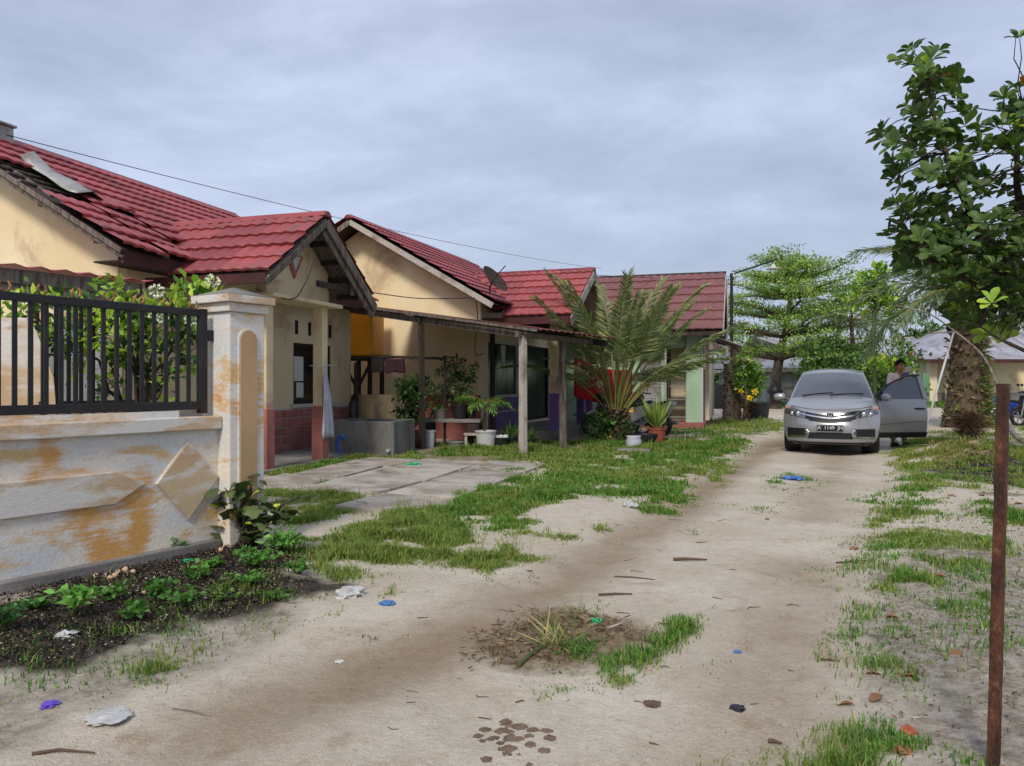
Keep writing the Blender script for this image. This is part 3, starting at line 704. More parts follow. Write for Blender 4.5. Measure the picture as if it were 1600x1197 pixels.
plank('tie_beam', (PX-.1, 2.86, 3.02), (PX-.1, 3.3, 3.02), .05, .09, 'oldwood', proof)
plank('tie_beam', (PX-.2, 2.0, 2.80), (PX-.2, 3.5, 2.80), .05, .09, 'darkwood', proof)
plank('strut', (PX-.14, 2.98, 2.72), (PX-.14, 2.98, 3.02), .06, .06, 'oldwood', proof)
plank('strut', (PX-.14, 3.24, 2.66), (PX-.14, 3.24, 2.98), .06, .06, 'oldwood', proof)
plank('eave_fascia', (-.2, PA-PHW-.03, PZE-.10), (PX-.06, PA-PHW-.03, PZE-.10), .03, .14, 'maroonwood', proof)
# main eave fascia, soffit, verge boards and exposed battens at the damaged corner
plank('eave_fascia', (.5, -.45, ZE-.13), (.5, .60, ZE-.13), .03, .16, 'maroonwood', roof1)
plank('eave_fascia', (.5, 3.35, ZE-.13), (.5, 6.4, ZE-.13), .03, .16, 'maroonwood', roof1)
MB().b2((0, -.4, ZE-.17), (.48, 6.35, ZE-.15)).build('soffit', mt['darkwood'], roof1)
for dz, wd_ in ((-.055, .065), (-.13, .04)):
    plank('verge_board', (.52, -.50+abs(dz)*.3, ZE+dz), (-3.0, -.50+abs(dz)*.3, ZR+dz), .03, wd_, 'oldwood', roof1)
plank('verge_board', (.5, 6.43, ZE-.09), (-3.0, 6.43, ZR-.09), .03, .12, 'oldwood', roof1)
for q in (.12, .38, .62, .86):
    x_ = lerp(.5, -3.0, q); z_ = lerp(ZE, ZR, q); plank('purlin', (x_, -.46, z_-.13), (x_, .15, z_-.13), .05, .08, 'darkwood', roof1)
for q in (.47, .53, .59, .65):
    x_ = lerp(.5, -3.0, q); z_ = lerp(ZE, ZR, q); plank('batten', (x_, -.48, z_+.005), (x_, .5, z_+.0), .05, .03, 'oldwood', roof1)
plank('rafter', (-.9, -.2, pz(-.9)-.02), (-2.1, -.2, pz(-2.1)-.02), .06, .05, 'oldwood', roof1)
# torn white sheet lying on the roof
def sheet(name, c, ax, up, l, w, curl, mat, label=None, cat=None, parent=None, n=9):
    c = Vector(c); ax = Vector(ax).normalized(); up = Vector(up).normalized(); nz = ax.cross(up); mb = MB(); P_ = []
    if nz.z < 0: nz = -nz
    for i in range(n):
        row = []
        for j in range(5):
            s_, t_ = i/(n-1)-.5, j/4-.5
            z_ = curl*(4*s_*s_-.3*math.sin(s_*9+t_*3))*.5+.05*math.cos(t_*6)
            row.append(tuple(c+ax*(t_*w*(1-.3*s_))+up*(s_*l)+nz*(z_+.04)))
        P_.append(row)
    o = mb.grid(np.array(P_)).build(name, mt[mat], parent, smooth=True, fix=False); md = o.modifiers.new('so', 'SOLIDIFY'); md.thickness = .006
    if label: tag(o, label, cat)
    return o
sheet('roof_sheet', h1.w(-1.35, .32, pz(-1.35)+.10), (h1.sa, h1.ca, 0), Vector(h1.w(-3, 0, ZR)-h1.w(.5, 0, ZE)), 1.25, .42, .12, 'greysheet', 'crumpled pale metal sheet lying on the damaged red roof', 'metal sheet')
# grey metal cistern edge on the ridge
p_ = h1.w(-2.7, .05, 0)
cw_ = empty('roof_ventilator', h1.w(-3.05, .50, 4.80), -h1.a, 'grey sheet metal box straddling the red roof ridge', 'metal box')
MB().b2((-.5, -.9, -.25), (.42, .2, .36)).build('box_body', mt['greysheet'], cw_, bevel=.02)
MB().b2((-.53, -.93, .36), (.45, .23, .40)).build('box_lid', mt['greysheet'], cw_, bevel=.01); MB().b2((-.51, -.91, .08), (.43, .21, .1)).build('seam_rib', mt['greysheet'], cw_)
NOGRASS += [np.array([tuple(h1.w(*q)[:2]) for q in ((-6, 0), (0, 0), (0, 6.3), (-6, 6.3))])]
MB().b2((-.0, .6, 0), (1.62, 6.3, .06)).build('porch_floor', mt['concrete'], E1)
NOGRASS += [np.array([tuple(h1.w(*q)[:2]) for q in ((0, .6), (1.62, .6), (1.62, 6.3), (0, 6.3))])]

# ================================================================ middle house
h2 = House(1225, -6.4, 15.98, 'cream house with intact red tile roof, purple porch columns and satellite dish')
E2 = h2.e; ZE2, ZR2 = 3.04, 5.08
p2z = lambda x: ZE2+(.5-x)*(ZR2-ZE2)/3.5
QA, QHW, QZE, QZR, QX = 2.15, 2.05, 2.78, 4.02, 2.09
q_z = lambda y: QZR-abs(y-QA)*(QZR-QZE)/QHW
kf2 = lambda c: not (abs(c.y-QA) < QHW-.3 and q_z(c.y) > c.z+.12)
roof2, up2, sl2 = main_roof(h2, 'tile', 6, 6.2, ZE2, ZR2, .5, .66, .2, kf2, None, .008)
for y_, mat_ in ((0, 'cream'), (6.05, 'cream2')):
    MB().prism([(-6, y_, 0), (0, y_, 0), (0, y_, p2z(0)-.12), (-3, y_, ZR2-.12), (-6, y_, p2z(0)-.12)], (0, .15, 0)).build('gable_wall', mt[mat_], E2)
MB().b2((-6, -.014, 0), (.0, -.001, 1.02)).build('pink_band', mt['pinkpaint'], E2)
opening_wall('front_wall', 'x', 0, .15, .15, 6.05, 0, 3.1, [(.45, 2.6, .25, 2.3), (3.3, 5.3, .3, 2.3)], 'cream2', E2)
wallbox('back_wall', (-6, .15, 0), (-5.85, 6.05, 3.1), 'cream2', E2)
window(E2, 0, .45, 2.6, .95, 2.3, 3, 'whitemet'); window(E2, 0, 3.3, 5.3, .3, 2.3, 2, 'blackmetal')
wallbox('purple_sill_wall', (-.1, .45, .25), (.03, 2.6, .95), 'purple', E2); MB().b2((.03, .45, .60), (.042, 2.6, .625)).build('trim_line', mt['joint'], E2)
MB().prism([(.04, 1.15, 2.2), (.04, 1.5, 2.2), (.04, 1.36, 1.3)], (.01, 0, 0)).build('curtain', mt['paper'], E2)
MB().b2((-.03, -.0, .0), (1.75, 5.0, .25)).build('porch_floor', mt['concrete'], E2, bevel=.01)
def col2(yc, xc=1.55):
    o = MB().box((xc, yc, 1.85), (.17, .17, 1.6)).build('column', mt['porch_cream'], E2, bevel=.008)
    MB().box((xc, yc, .65), (.19, .19, .82)).build('column_base', mt['purple'], o, bevel=.006)
col2(.55); col2(2.95); col2(3.85)
MB().b2((1.46, .45, 2.65), (1.64, 3.95, 2.9)).build('porch_beam', mt['porch_cream'], E2); MB().b2((0, .45, 2.66), (1.46, .60, 2.9)).build('porch_beam', mt['porch_cream'], E2)
g2 = lambda y: q_z(y)-.1
MB().prism([(1.5, .5, 2.9), (1.5, 3.8, 2.9), (1.5, 3.8, g2(3.8)), (1.5, QA, g2(QA)), (1.5, .5, g2(.5))], (.13, 0, 0)).build('porch_gable', mt['pinkpaint'], E2)
MB().b2((.05, .62, 2.6), (1.45, 3.8, 2.63)).build('porch_ceiling', mt['darkwood'], E2)
dk = MB(); 
for s_ in (-1, 1): dk.prism([(QX-.04, QA+s_*QHW, QZE-.03), (QX-.04, QA, QZR-.03), (QX-.04, QA, QZR-.055), (QX-.04, QA+s_*QHW, QZE-.055)], (-1.7, 0, 0))
qroof = dk.build('porch_roof', mt['palewood'], E2); qsl = math.hypot(QHW, QZR-QZE)
qxr = lambda z: .5-(z-ZE2)*3.5/(ZR2-ZE2); kq = lambda c: c.x > qxr(c.z)-.42
for s_ in (-1, 1): tiles(qroof, 'tile', (QX, QA+s_*(QHW+.05), QZE-.02), (-1, 0, 0), (0, -s_*QHW, QZR-QZE), 4.0, qsl+.05, kq, .008)
MB().prism([(QX+.02, QA-.13, QZR-.02), (QX+.02, QA-.05, QZR+.07), (QX+.02, QA+.05, QZR+.07), (QX+.02, QA+.13, QZR-.02)], (-3.3, 0, 0)).build('ridge_cap', mt['ridge'], qroof, bevel=.02)
for s_ in (-1, 1):
    plank('bargeboard', (QX, QA, QZR-.11), (QX, QA+s_*QHW*1.04, QZR-.11-(QZR-QZE)*1.04), .03, .2, 'palewood', qroof)
plank('eave_fascia', (.0, QA-QHW-.02, QZE-.11), (QX-.03, QA-QHW-.02, QZE-.11), .03, .17, 'maroonwood', qroof)
plank('verge_board', (.52, -.62, ZE2-.09), (-3.0, -.62, ZR2-.09), .03, .12, 'palewood', roof2)
plank('verge_board', (-6.5, -.62, ZE2-.09), (-3.0, -.62, ZR2-.09), .03, .12, 'oldwood', roof2)
for q in (.25, .55, .85):
    x_ = lerp(.5, -3.0, q); z_ = lerp(ZE2, ZR2, q); plank('purlin', (x_, -.6, z_-.13), (x_, .15, z_-.13), .05, .08, 'darkwood', roof2)
    plank('purlin', (-6-x_, -.6, z_-.13), (-6-x_, .15, z_-.13), .05, .08, 'darkwood', roof2)
NOGRASS += [np.array([tuple(h2.w(*q)[:2]) for q in ((-6, 0), (1.8, 0), (1.8, 6.2), (-6, 6.2))])]
# satellite dish on the near corner of the roof
sdp = h2.w(.35, -.35, 3.26)
dish = empty('satellite_dish', sdp, -h2.a, 'dark satellite dish on the corner of the red roof', 'satellite dish')
MB().tube([(0, 0, -.25), (0, 0, .12), (.05, 0, .22)], .022, 8).build('mast', mt['blackmetal'], dish)
MB().lathe([(.02, .0), (.2, .035), (.34, .10), (.36, .115), (.33, .105), (.19, .05), (.02, .012)], n=20).build('reflector', mt['darkwood'], dish, smooth=True, loc=(.05, 0, .24), rot=(R(8), R(52), 0))
MB().tube([(.0, 0, .02), (.32, 0, .34)], .012, 6).build('feed_arm', mt['blackmetal'], dish, loc=(.05, 0, .24))

# ================================================================ far house with brownish roof and mint kiosk
h3 = House(1158, 0, 0, 'far house with brownish pink tile roof and mint green shop front')
c0 = Vector((5.33, 21.45, 0)); h3.e.location = c0; h3.e.rotation_euler = (0, 0, -h3.a); E3 = h3.e
def w3(x, y, z=0): return c0+Vector((x*h3.ca+y*h3.sa, -x*h3.sa+y*h3.ca, z))
L3, XO = 5.6, .55        # roof along x from -L3 to XO ; eave at y=-.75, ridge y=2.85
d3 = MB()
for y0, y1 in ((-.75, 2.85), (6.45, 2.85)):
    d3.prism([(XO-.03, y0, 2.72), (XO-.03, y1, 4.72), (XO-.03, y1, 4.69), (XO-.03, y0, 2.69)], (-L3-XO, 0, 0))
roof3 = d3.build('roof', mt['darkwood'], E3); sl3 = math.hypot(3.6, 2.0)
tiles(roof3, 'tile2', (XO, -.80, 2.72), (-1, 0, 0), (0, 3.6, 2.0), L3+XO, sl3, None, .006, None, .6)
tiles(roof3, 'tile2', (XO, 6.50, 2.72), (-1, 0, 0), (0, -3.6, 2.0), L3+XO, sl3, None, .006, None, .6)
MB().prism([(XO+.03, 2.72, 4.70), (XO+.03, 2.78, 4.79), (XO+.03, 2.92, 4.79), (XO+.03, 2.98, 4.70)], (-L3-XO-.05, 0, 0)).build('ridge_cap', mt['darkwood'], roof3)
for y0 in (-.85, 6.55): plank('bargeboard', (XO+.02, y0, 2.62), (XO+.02, 2.85, 4.66), .03, .18, 'palewood', roof3)
MB().prism([(.1, 0, 2.6), (.1, 5.7, 2.6), (.1, 5.7, 3.05), (.1, 2.85, 4.55), (.1, 0, 3.05)], (.12, 0, 0)).build('gable_wall', mt['cream2'], E3)
MB().b2((-5.5, -.35, 0), (-.04, 5.7, .2)).build('plinth', mt['pinkpaint'], E3, bevel=.01)
MB().b2((-.04, -.35, 0), (.05, 5.7, .198)).build('plinth', mt['pinkpaint'], E3, bevel=.01)
MB().b2((-.45, -.08, .2), (-.0, .12, 2.66)).build('shop_pillar', mt['mint'], E3, bevel=.006)
MB().b2((-.0, -.06, .2), (.02, .5, 2.6)).build('pillar_side', mt['purple'], E3)
MB().b2((-.03, -.1, .2), (.01, -.081, 2.6)).build('corner_trim', mt['joint'], E3)
# near wall left of the opening
opening_wall('shop_wall', 'y', 0, .15, -5.2, -1.0, .2, 2.66, [(-1.75, -1.15, .2, 2.3)], 'mint', E3)
sh_ = MB()
for k in range(26): sh_.b2((-1.74, .05+.012*(k % 2), .22+k*.08), (-1.16, .09, .22+k*.08+.072))
sh_.build('roller_shutter', mt['greysheet'], E3)
MB().b2((-.98, .9, .2), (-.0, 1.0, 2.66)).build('inner_wall', mt['cream2'], E3); MB().b2((-1.0, .15, .2), (-.96, .95, 2.66)).build('inner_wall', mt['darkwood'], E3)
MB().b2((-1.0, -.02, 2.3), (-.45, .1, 2.66)).build('lintel', mt['mint'], E3)
MB().b2((-5.5, .15, .2), (-5.35, 5.7, 2.7)).build('side_wall', mt['mint'], E3); MB().b2((-5.35, 5.55, .2), (0, 5.7, 2.7)).build('rear_wall', mt['cream2'], E3)
MB().b2((.0, 1.3, .2), (.12, 5.55, 2.6)).build('street_wall', mt['cream2'], E3)
MB().tube([(-1.0, -.42, 0), (-.99, -.4, 2.6)], .03, 8).build('awning_post', mt['palewood'], E3)
for y_, z_ in ((-.75, 2.66),): plank('eave_fascia', (-5.5, y_, z_-.02), (XO-.05, y_, z_-.02), .03, .12, 'darkwood', roof3)
# little bracketed awning on the street side
plank('awning_bracket', (.05, .0, 2.15), (.75, .0, 2.34), .05, .07, 'palewood', E3); plank('awning_bracket', (.05, .0, 1.7), (.05, .0, 2.62), .05, .09, 'palewood', E3)
plank('awning_rafter', (.05, -.05, 2.62), (.95, -.05, 2.28), .05, .07, 'oldwood', E3); plank('awning_rafter', (.05, 1.3, 2.62), (.95, 1.3, 2.28), .05, .07, 'oldwood', E3)
MB().prism([(.06, -.2, 2.69), (1.05, -.2, 2.31), (1.05, -.2, 2.33), (.06, -.2, 2.71)], (0, 1.7, 0)).build('awning_sheet', mt['zinc'], E3)
NOGRASS += [np.array([tuple(w3(*q)[:2]) for q in ((-5.5, -.35), (.06, -.35), (.06, 5.7), (-5.5, 5.7))])]
# glass display case in the shop opening
dc = empty('display_case', w3(-.72, .35, .2), -h3.a, 'aluminium glass display case in the mint shop front', 'display case')
for x_ in (-.25, .25):
    for y_ in (-.18, .18): MB().b2((x_-.015, y_-.015, 0), (x_+.015, y_+.015, 1.15)).build('leg', mt['greysheet'], dc)
for z_ in (.12, .62, 1.0): MB().b2((-.26, -.19, z_), (.26, .19, z_+.02)).build('shelf', mt['greysheet'], dc)
# ---------------------------------------------------------------- boundary wall with steel railing
FD = Vector((.535, .845, 0)); FP = Vector((-2.2, 5.75, 0)); FR = math.atan2(.845, .535)
bw = empty('boundary_wall', FP, FR, 'low peeling white and tan wall with diamond relief and square pillar', 'wall')
m, t, b = MAT('peeling_paint')
v = N('ShaderNodeTexCoord', t).outputs['Object']
na = noisen(t, mapn(t, v, (1.0, 1, 1.5)), 1.5, 6, .6, .25); nb = noisen(t, mapn(t, v, (.9, 1, 2.6), loc=(4, 0, 7)), 1.9, 8, .66, .35)
nc_ = noisen(t, mapn(t, v, (.35, 1, 4), loc=(1, 0, 2)), 9, 5, .7); nd = noisen(t, v, 45, 4, .6); nl = noisen(t, mapn(t, v, (1, 1, .8), loc=(8, 8, 1)), 1.1, 4, .55)
col = mixn(t, rampn(t, na, .42, .60), hx(224,214,199,.96), hx(206,207,206,.94))
def addn(a_, b_, k):
    n = N('ShaderNodeMath', t, operation='MULTIPLY_ADD'); t.links.new(b_, n.inputs[0]); n.inputs[1].default_value = k; t.links.new(a_, n.inputs[2]); return n.outputs[0]
col = mixn(t, rampn(t, addn(nb, nc_, .16), .62, .70), col, hx(214,180,130,.9))
col = mixn(t, rampn(t, addn(nl, nc_, .20), .68, .74), col, hx(212,160,92,.9))
col = mixn(t, rampn(t, noisen(t, mapn(t, v, (1, 1, 1), loc=(2, 9, 4)), 2.6, 8, .7), .66, .74), col, hx(150,138,120,.8))
col = mixn(t, 1.0, col, rampn(t, nd, .3, .7, (.86,.86,.86,1), (1.06,1.06,1.06,1)), 'MULTIPLY')
t.links.new(col, b.inputs['Base Color']); b.inputs['Roughness'].default_value = .85; bumpn(t, b, addn(nd, nb, 1.5), .35, .01)
mt['peel'] = m
mt['tanpeel'] = P('tan_peeling', hx(200,176,142,.92), .85, hx(188,158,124,.9), 2, .4, .62, .25, 50, .12, dirt=(hx(212,208,200,.92), .47, .56, 2.2), stretch=(.6,1,1.6))
mt['tanpeel2'] = P('tan_panel', hx(192,160,120,.84), .85, hx(182,150,112,.84), 2, .4, .62, .2, 50, .1, dirt=(hx(196,196,196,.85), .68, .74, 1.6))
MB().b2((-6, 0, 0), (.02, .14, .945)).build('wall_body', mt['peel'], bw)
MB().b2((-6, -.07, -.05), (-.02, 0, .13)).build('plinth', mt['concrete'], bw, bevel=.012)
MB().b2((-6, -.055, .945), (-.005, .19, 1.04)).build('coping', mt['tanpeel'], bw, bevel=.008)
MB().b2((-6, .035, 1.04), (-.3, .105, 1.085)).build('coping_ledge', mt['peel'], bw)
MB().prism([(-6, 0, .485), (-.80, 0, .485), (-.59, 0, .60), (-.80, 0, .70), (-6, 0, .70)], (0, -.022, 0)).build('relief_band', mt['tanpeel'], bw, bevel=.006)
MB().prism([(-.51, 0, .585), (-.26, 0, .30), (-.01, 0, .585), (-.26, 0, .87)], (0, -.024, 0)).build('diamond_relief', mt['tanpeel'], bw, bevel=.006)
MB().prism([(-.515, 0, .585), (-.26, 0, .292), (-.005, 0, .585), (-.26, 0, .878)], (0, -.012, 0)).build('diamond_edge', mt['peel'], bw, bevel=.004)
pil = MB().b2((0, -.13, -.05), (.32, .19, 1.816)).build('pillar', mt['peel'], bw, bevel=.01)
MB().b2((-.025, -.155, 1.816), (.345, .215, 1.884)).build('pillar_collar', mt['tanpeel'], pil, bevel=.006)
MB().b2((-.06, -.19, 1.884), (.38, .25, 1.943)).build('pillar_collar', mt['tanpeel'], pil, bevel=.006)
c5 = [(-.06, -.19, 1.943), (.38, -.19, 1.943), (.38, .25, 1.943), (-.06, .25, 1.943), (.16, .03, 2.02)]
MB().add(c5, [(0, 1, 4), (1, 2, 4), (2, 3, 4), (3, 0, 4), (3, 2, 1, 0)]).build('pillar_cap', mt['concrete'], pil)
def arch(x0, x1, z0, z1, y, th):
    r = (x1-x0)/2; pts = [(x0, y, z0), (x1, y, z0)]+[((x0+x1)/2+r*math.cos(a), y, z1-r+r*math.sin(a)) for a in np.linspace(0, math.pi, 10)]
    return MB().prism(pts, (0, -th, 0))
arch(.07, .255, .32, 1.70, -.13, .012).build('panel_border', mt['peel'], pil, bevel=.004); arch(.085, .24, .34, 1.685, -.142, .006).build('arched_panel', mt['tanpeel2'], pil, bevel=.003)
# railing
rl = empty('steel_railing', FP+Vector((0, 0, 0)), FR, 'black steel bar railing with gold horn finials on the boundary wall', 'railing')
MB().b2((-6, .052, 1.778), (-.06, .09, 1.83)).build('top_rail', mt['blackmetal'], rl, bevel=.004)
MB().b2((-6, .045, 1.09), (-.06, .095, 1.15)).build('bottom_rail', mt['blackmetal'], rl, bevel=.004)
MB().b2((-.115, .04, 1.06), (-.06, .10, 1.835)).build('end_post', mt['blackmetal'], rl, bevel=.004); MB().b2((-.06, .05, 1.60), (.005, .09, 1.68)).build('bracket', mt['blackmetal'], rl)
bar_ = MB().b2((-.013, -.008, 0), (.013, .008, .63)).mesh('bar', mt['blackmetal'])
k = -.2
while k > -5.9: link('bar', bar_, None, rl, (k, .07, 1.147)); k -= .0905
for s_ in (-.64, -2.6, -4.6): MB().b2((s_-.03, .05, 1.04), (s_+.03, .09, 1.095)).build('foot', mt['blackmetal'], rl)
hm = MB()
for s_ in (-1, 1):
    hm.tube([(s_*.006, 0, -.004), (s_*.024, 0, .012), (s_*.031, 0, .03), (s_*.026, 0, .048), (s_*.017, 0, .064)], [.005, .009, .010, .008, .002], 6)
hm = hm.mesh('finial', mt['gold'], True)
k = -.16
while k > -5.5: link('finial', hm, None, rl, (k, .07, 1.832), (0, random.uniform(-.1, .1), random.uniform(-.3, .3))); k -= .212
# sliding gate stored behind
gt_ = empty('inner_gate', FP+Vector((-.845*.95, .535*.95, 0)), FR, 'second black steel gate with square bars behind the wall railing', 'gate')
for z_ in (.15, 1.10, 1.86): MB().b2((-.80, -.015, z_), (.0, .02, z_+.05)).build('rail', mt['blackmetal'], gt_)
b2_ = MB().b2((-.013, -.008, .15), (.013, .008, 1.88)).mesh('bar', mt['blackmetal'])
for i in range(9): link('bar', b2_, None, gt_, (-.78+i*.092, 0, 0))
# pale picket fence further in
pk = empty('picket_fence', FP+Vector((-.845*2.0, .535*2.0, 0)), FR, 'pale picket fence in the yard behind the black gate', 'fence')
pm = MB().prism([(-.05, 0, 0), (.05, 0, 0), (.05, 0, 1.72), (0, 0, 1.8), (-.05, 0, 1.72)], (0, .02, 0)).mesh('picket', mt['whitemet'])
for i in range(20): link('picket', pm, None, pk, (-2.6+i*.15, 0, 0))
for z_ in (.4, 1.5): MB().b2((-2.7, .02, z_), (.3, .05, z_+.07)).build('rail', mt['whitemet'], pk)
# leaning tan panel
pa = [A(-60, 496, 5.55), A(44, 497, 5.6), A(58, 520, 5.6), A(84, 590, 5.62), A(106, 655, 5.65), A(-60, 655, 5.5)]
pa[4].z = pa[5].z = .0; lp = MB().prism([tuple(q) for q in pa], (-.05, .09, 0)).build('leaning_panel', mt['tanpeel'], None, bevel=.006)
tag(lp, 'tan painted panel with a sloping edge leaning behind the railing', 'panel')
# red sheet lean-to canopy in the yard
ca_ = empty('yard_canopy', (-4.2, 9.0, 0), FR, 'low yard canopy with pink red corrugated sheet edge and grey boards', 'canopy')
cs = MB(); P_ = []
for i in range(0, 97): 
    x_ = -6.0+i*.0625; P_.append([(x_, 0, 2.47+.016*math.cos(i*math.pi/2)), (x_, 2.3, 2.62+.016*math.cos(i*math.pi/2))])
o = cs.grid(np.array(P_)).build('canopy_sheet', mt['redsheet'], ca_, fix=False); md = o.modifiers.new('s', 'SOLIDIFY'); md.thickness = .008
MB().b2((-6, .06, 2.20), (-.1, .09, 2.445)).build('fascia_board', mt['oldwood'], ca_); MB().b2((-6, .05, 2.28), (-.1, .058, 2.30)).build('board_joint', mt['darkwood'], ca_)
for x_ in (-5.5, -2.9, -.25):
    for y_ in (.12, 2.2): MB().b2((x_-.04, y_-.04, 0), (x_+.04, y_+.04, 2.45)).build('post', mt['oldwood'], ca_)
# flowering shrub behind the railing
fs_b = Vector((-3.0, 6.15, 0))
rel = lambda px, py, Y: tuple(A(px, py, Y)-fs_b)
fs = tree('flowering_shrub', fs_b, [(0, 0, 0), (.05, .05, .5), (.0, .1, 1.0), (.1, .1, 1.4)],
  [rel(60, 500, 6.0), rel(120, 510, 6.0), rel(185, 520, 6.05), rel(240, 510, 6.2), rel(300, 475, 6.35), rel(310, 540, 6.4), rel(255, 600, 6.4), rel(180, 470, 6.1), rel(160, 580, 6.2)],
  [(.28, .22, .22), (.25, .22, .25), (.25, .2, .25), (.22, .2, .22), (.2, .16, .20), (.18, .2, .25), (.2, .2, .2), (.08, .1, .2), (.2, .2, .25)], [26, 26, 26, 24, 22, 18, 14, 8, 14], 9, .06, .085, .05,
  [hx(70,104,44,.95), hx(112,146,52,.95), hx(150,172,66,.95), hx(52,80,40,.9)], 'leafy green shrub with white flower heads behind the black railing', 'shrub', r0=.03, bark='barkdark', lr=.6)
for px, py in ((332, 439), (245, 455), (228, 492), (252, 495), (160, 538), (300, 500)):
    c_ = Vector(rel(px, py, 5.98 if px < 320 else 6.15)); pc, pd = ball(46, c_, (.045, .045, .035), .7)
    leaf_obj('flower_head', pc, pd, .026, .022, pal(46, [hx(226,228,226,.9), hx(206,214,206,.9)], None, .06), fs)
# climbing stems
# bush at the pillar foot: big lobed leaves, some yellow
bb = G(372, 868); bb.z = gz(bb.x, bb.y)
e = empty('corner_bush', bb, 0, 'shrub with broad dull green and yellowing leaves at the pillar foot', 'shrub')
mb = MB(); tips = []
for dx, dy, dz in ((-.12, -.02, .40), (.02, -.05, .46), (.18, 0, .34), (.34, .02, .26), (.05, .1, .5), (-.2, .05, .25), (.45, .05, .36), (.25, -.1, .18), (.12, -.1, .3)):
    pts, rr = limb((0, 0, -.03), (dx, dy, dz), .02, .006, .25); mb.tube(pts, rr, 6); tips.append(Vector((dx, dy, dz)))
mb.build('stem', mt['barkdark'], e, smooth=True)
lm_ = []
def broad_leaf(col, L=.1):
    n = 11; ang = np.linspace(-2.6, 2.6, n); rr = L*(.55+.12*np.cos(ang*5)+.12*np.cos(ang)); vs = [(0, 0, 0)]+[(L*.35+r_*math.cos(a), r_*math.sin(a), -.35*r_*abs(math.sin(a))*.8-.1*r_) for a, r_ in zip(ang, rr)]
    return np_mesh('leaf', np.array(vs), np.array([(0, i, i+1) for i in range(1, n)]), mt['bigleaf'], np.tile(np.array(col[:3]), (n+1, 1)))
BL = [broad_leaf(c) for c in (hx(72,86,52,.9), hx(88,100,58,.9), hx(60,74,46,.9), hx(184,190,70,.9), hx(150,120,62,.9))]
for i in range(120):
    tp = random.choice(tips); q = tp*random.uniform(.55, 1.08)+Vector((random.gauss(0, .05), random.gauss(0, .05), random.gauss(0, .04)))
    k = random.choices(range(5), [.36, .28, .2, .10, .06])[0]
    o = link('leaf', BL[k], None, e, q, (random.uniform(-.5, .9), random.uniform(-.3, .7), random.uniform(0, 6.3))); s_ = random.uniform(.6, 1.15)*(.6 if k == 3 else 1); o.scale = (s_, s_, s_)
# small weeds on the compost
def weed(px, py, n, hgt, spread, L, Wd, label, cols=GREENS, name='weed_plant', group=None):
    b_ = G(px, py); e = empty(name, b_, 0, label, 'plant', group); mb = MB(); Cs = []; Ds = []
    for i in range(n):
        a = random.uniform(0, 6.28); r_ = spread*random.uniform(.2, 1); tpz = hgt*random.uniform(.5, 1); tip = Vector((r_*math.cos(a), r_*math.sin(a), tpz))
        mb.tube([(0, 0, -.01), tuple(tip*.5+Vector((0, 0, tpz*.2))), tuple(tip)], [.004, .003, .002], 4)
        for q in range(6):
            f = random.uniform(.35, 1.0); p = tip*f+Vector((0, 0, tpz*.2*(1-f))); d = Vector((random.gauss(0, 1), random.gauss(0, 1), random.uniform(-.1, .6)))
            Cs.append(tuple(p)); Ds.append(tuple(d))
    mb.build('stem', mt['stem'], e)
    leaf_obj('foliage', np.array(Cs), np.array(Ds), L*(.6+.7*rng.random(len(Cs))), Wd*(.6+.7*rng.random(len(Cs))), pal(len(Cs), cols), e); return e
weed(115, 985, 12, .17, .10, .06, .045, 'bright green weed with rounded leaves on dark compost', [hx(92,140,62,.95), hx(110,156,74,.95)])
weed(250, 955, 14, .13, .12, .05, .035, 'spreading green weed in the middle of the compost strip', [hx(80,124,56,.95), hx(66,104,48,.9)])
weed(400, 905, 20, .12, .2, .045, .04, 'patch of clover-like weed below the corner bush', [hx(96,144,66,.95), hx(80,126,58,.95)])
weed(440, 878, 26, .18, .16, .08, .03, 'light green weed with long narrow leaves beside the corner bush', [hx(118,160,84,.95), hx(96,140,70,.95)])
weed(275, 880, 10, .14, .09, .05, .04, 'small leafy weed growing against the wall plinth', [hx(76,120,60,.95), hx(92,136,64,.95)])
weed(10, 1010, 16, .15, .14, .05, .03, 'feathery dark weed at the near end of the compost strip', [hx(60,100,56,.95), hx(50,84,48,.95)])
weed(350, 950, 14, .07, .2, .035, .025, 'low creeping weed at the compost edge', GREENS)
weed(110, 892, 5, .05, .04, .05, .04, 'tiny yellow-green seedling on the wall plinth', [hx(150,180,70,.95)])
for wx_, wy_, lab_ in ((60, 975, 'small weed between the feathery and the bright weed'), (170, 960, 'small green sprout left of the middle compost weed'), (205, 985, 'low weed at the compost front edge'), (310, 925, 'leafy weed below the wall diamond'), (330, 905, 'green sprout beside the eggshells under the diamond'), (465, 910, 'weed clump where compost meets the lawn'), (385, 930, 'weed mat in front of the clover patch'), (285, 965, 'tiny weed on the compost front slope')):
    weed(wx_, wy_, 12, random.uniform(.07, .12), random.uniform(.08, .15), .045, .032, lab_, [hx(80,124,56,.95), hx(96,140,64,.95), hx(66,104,48,.95)])
weed(430, 945, 14, .06, .18, .035, .025, 'low weed mat where compost meets sand', GREENS)
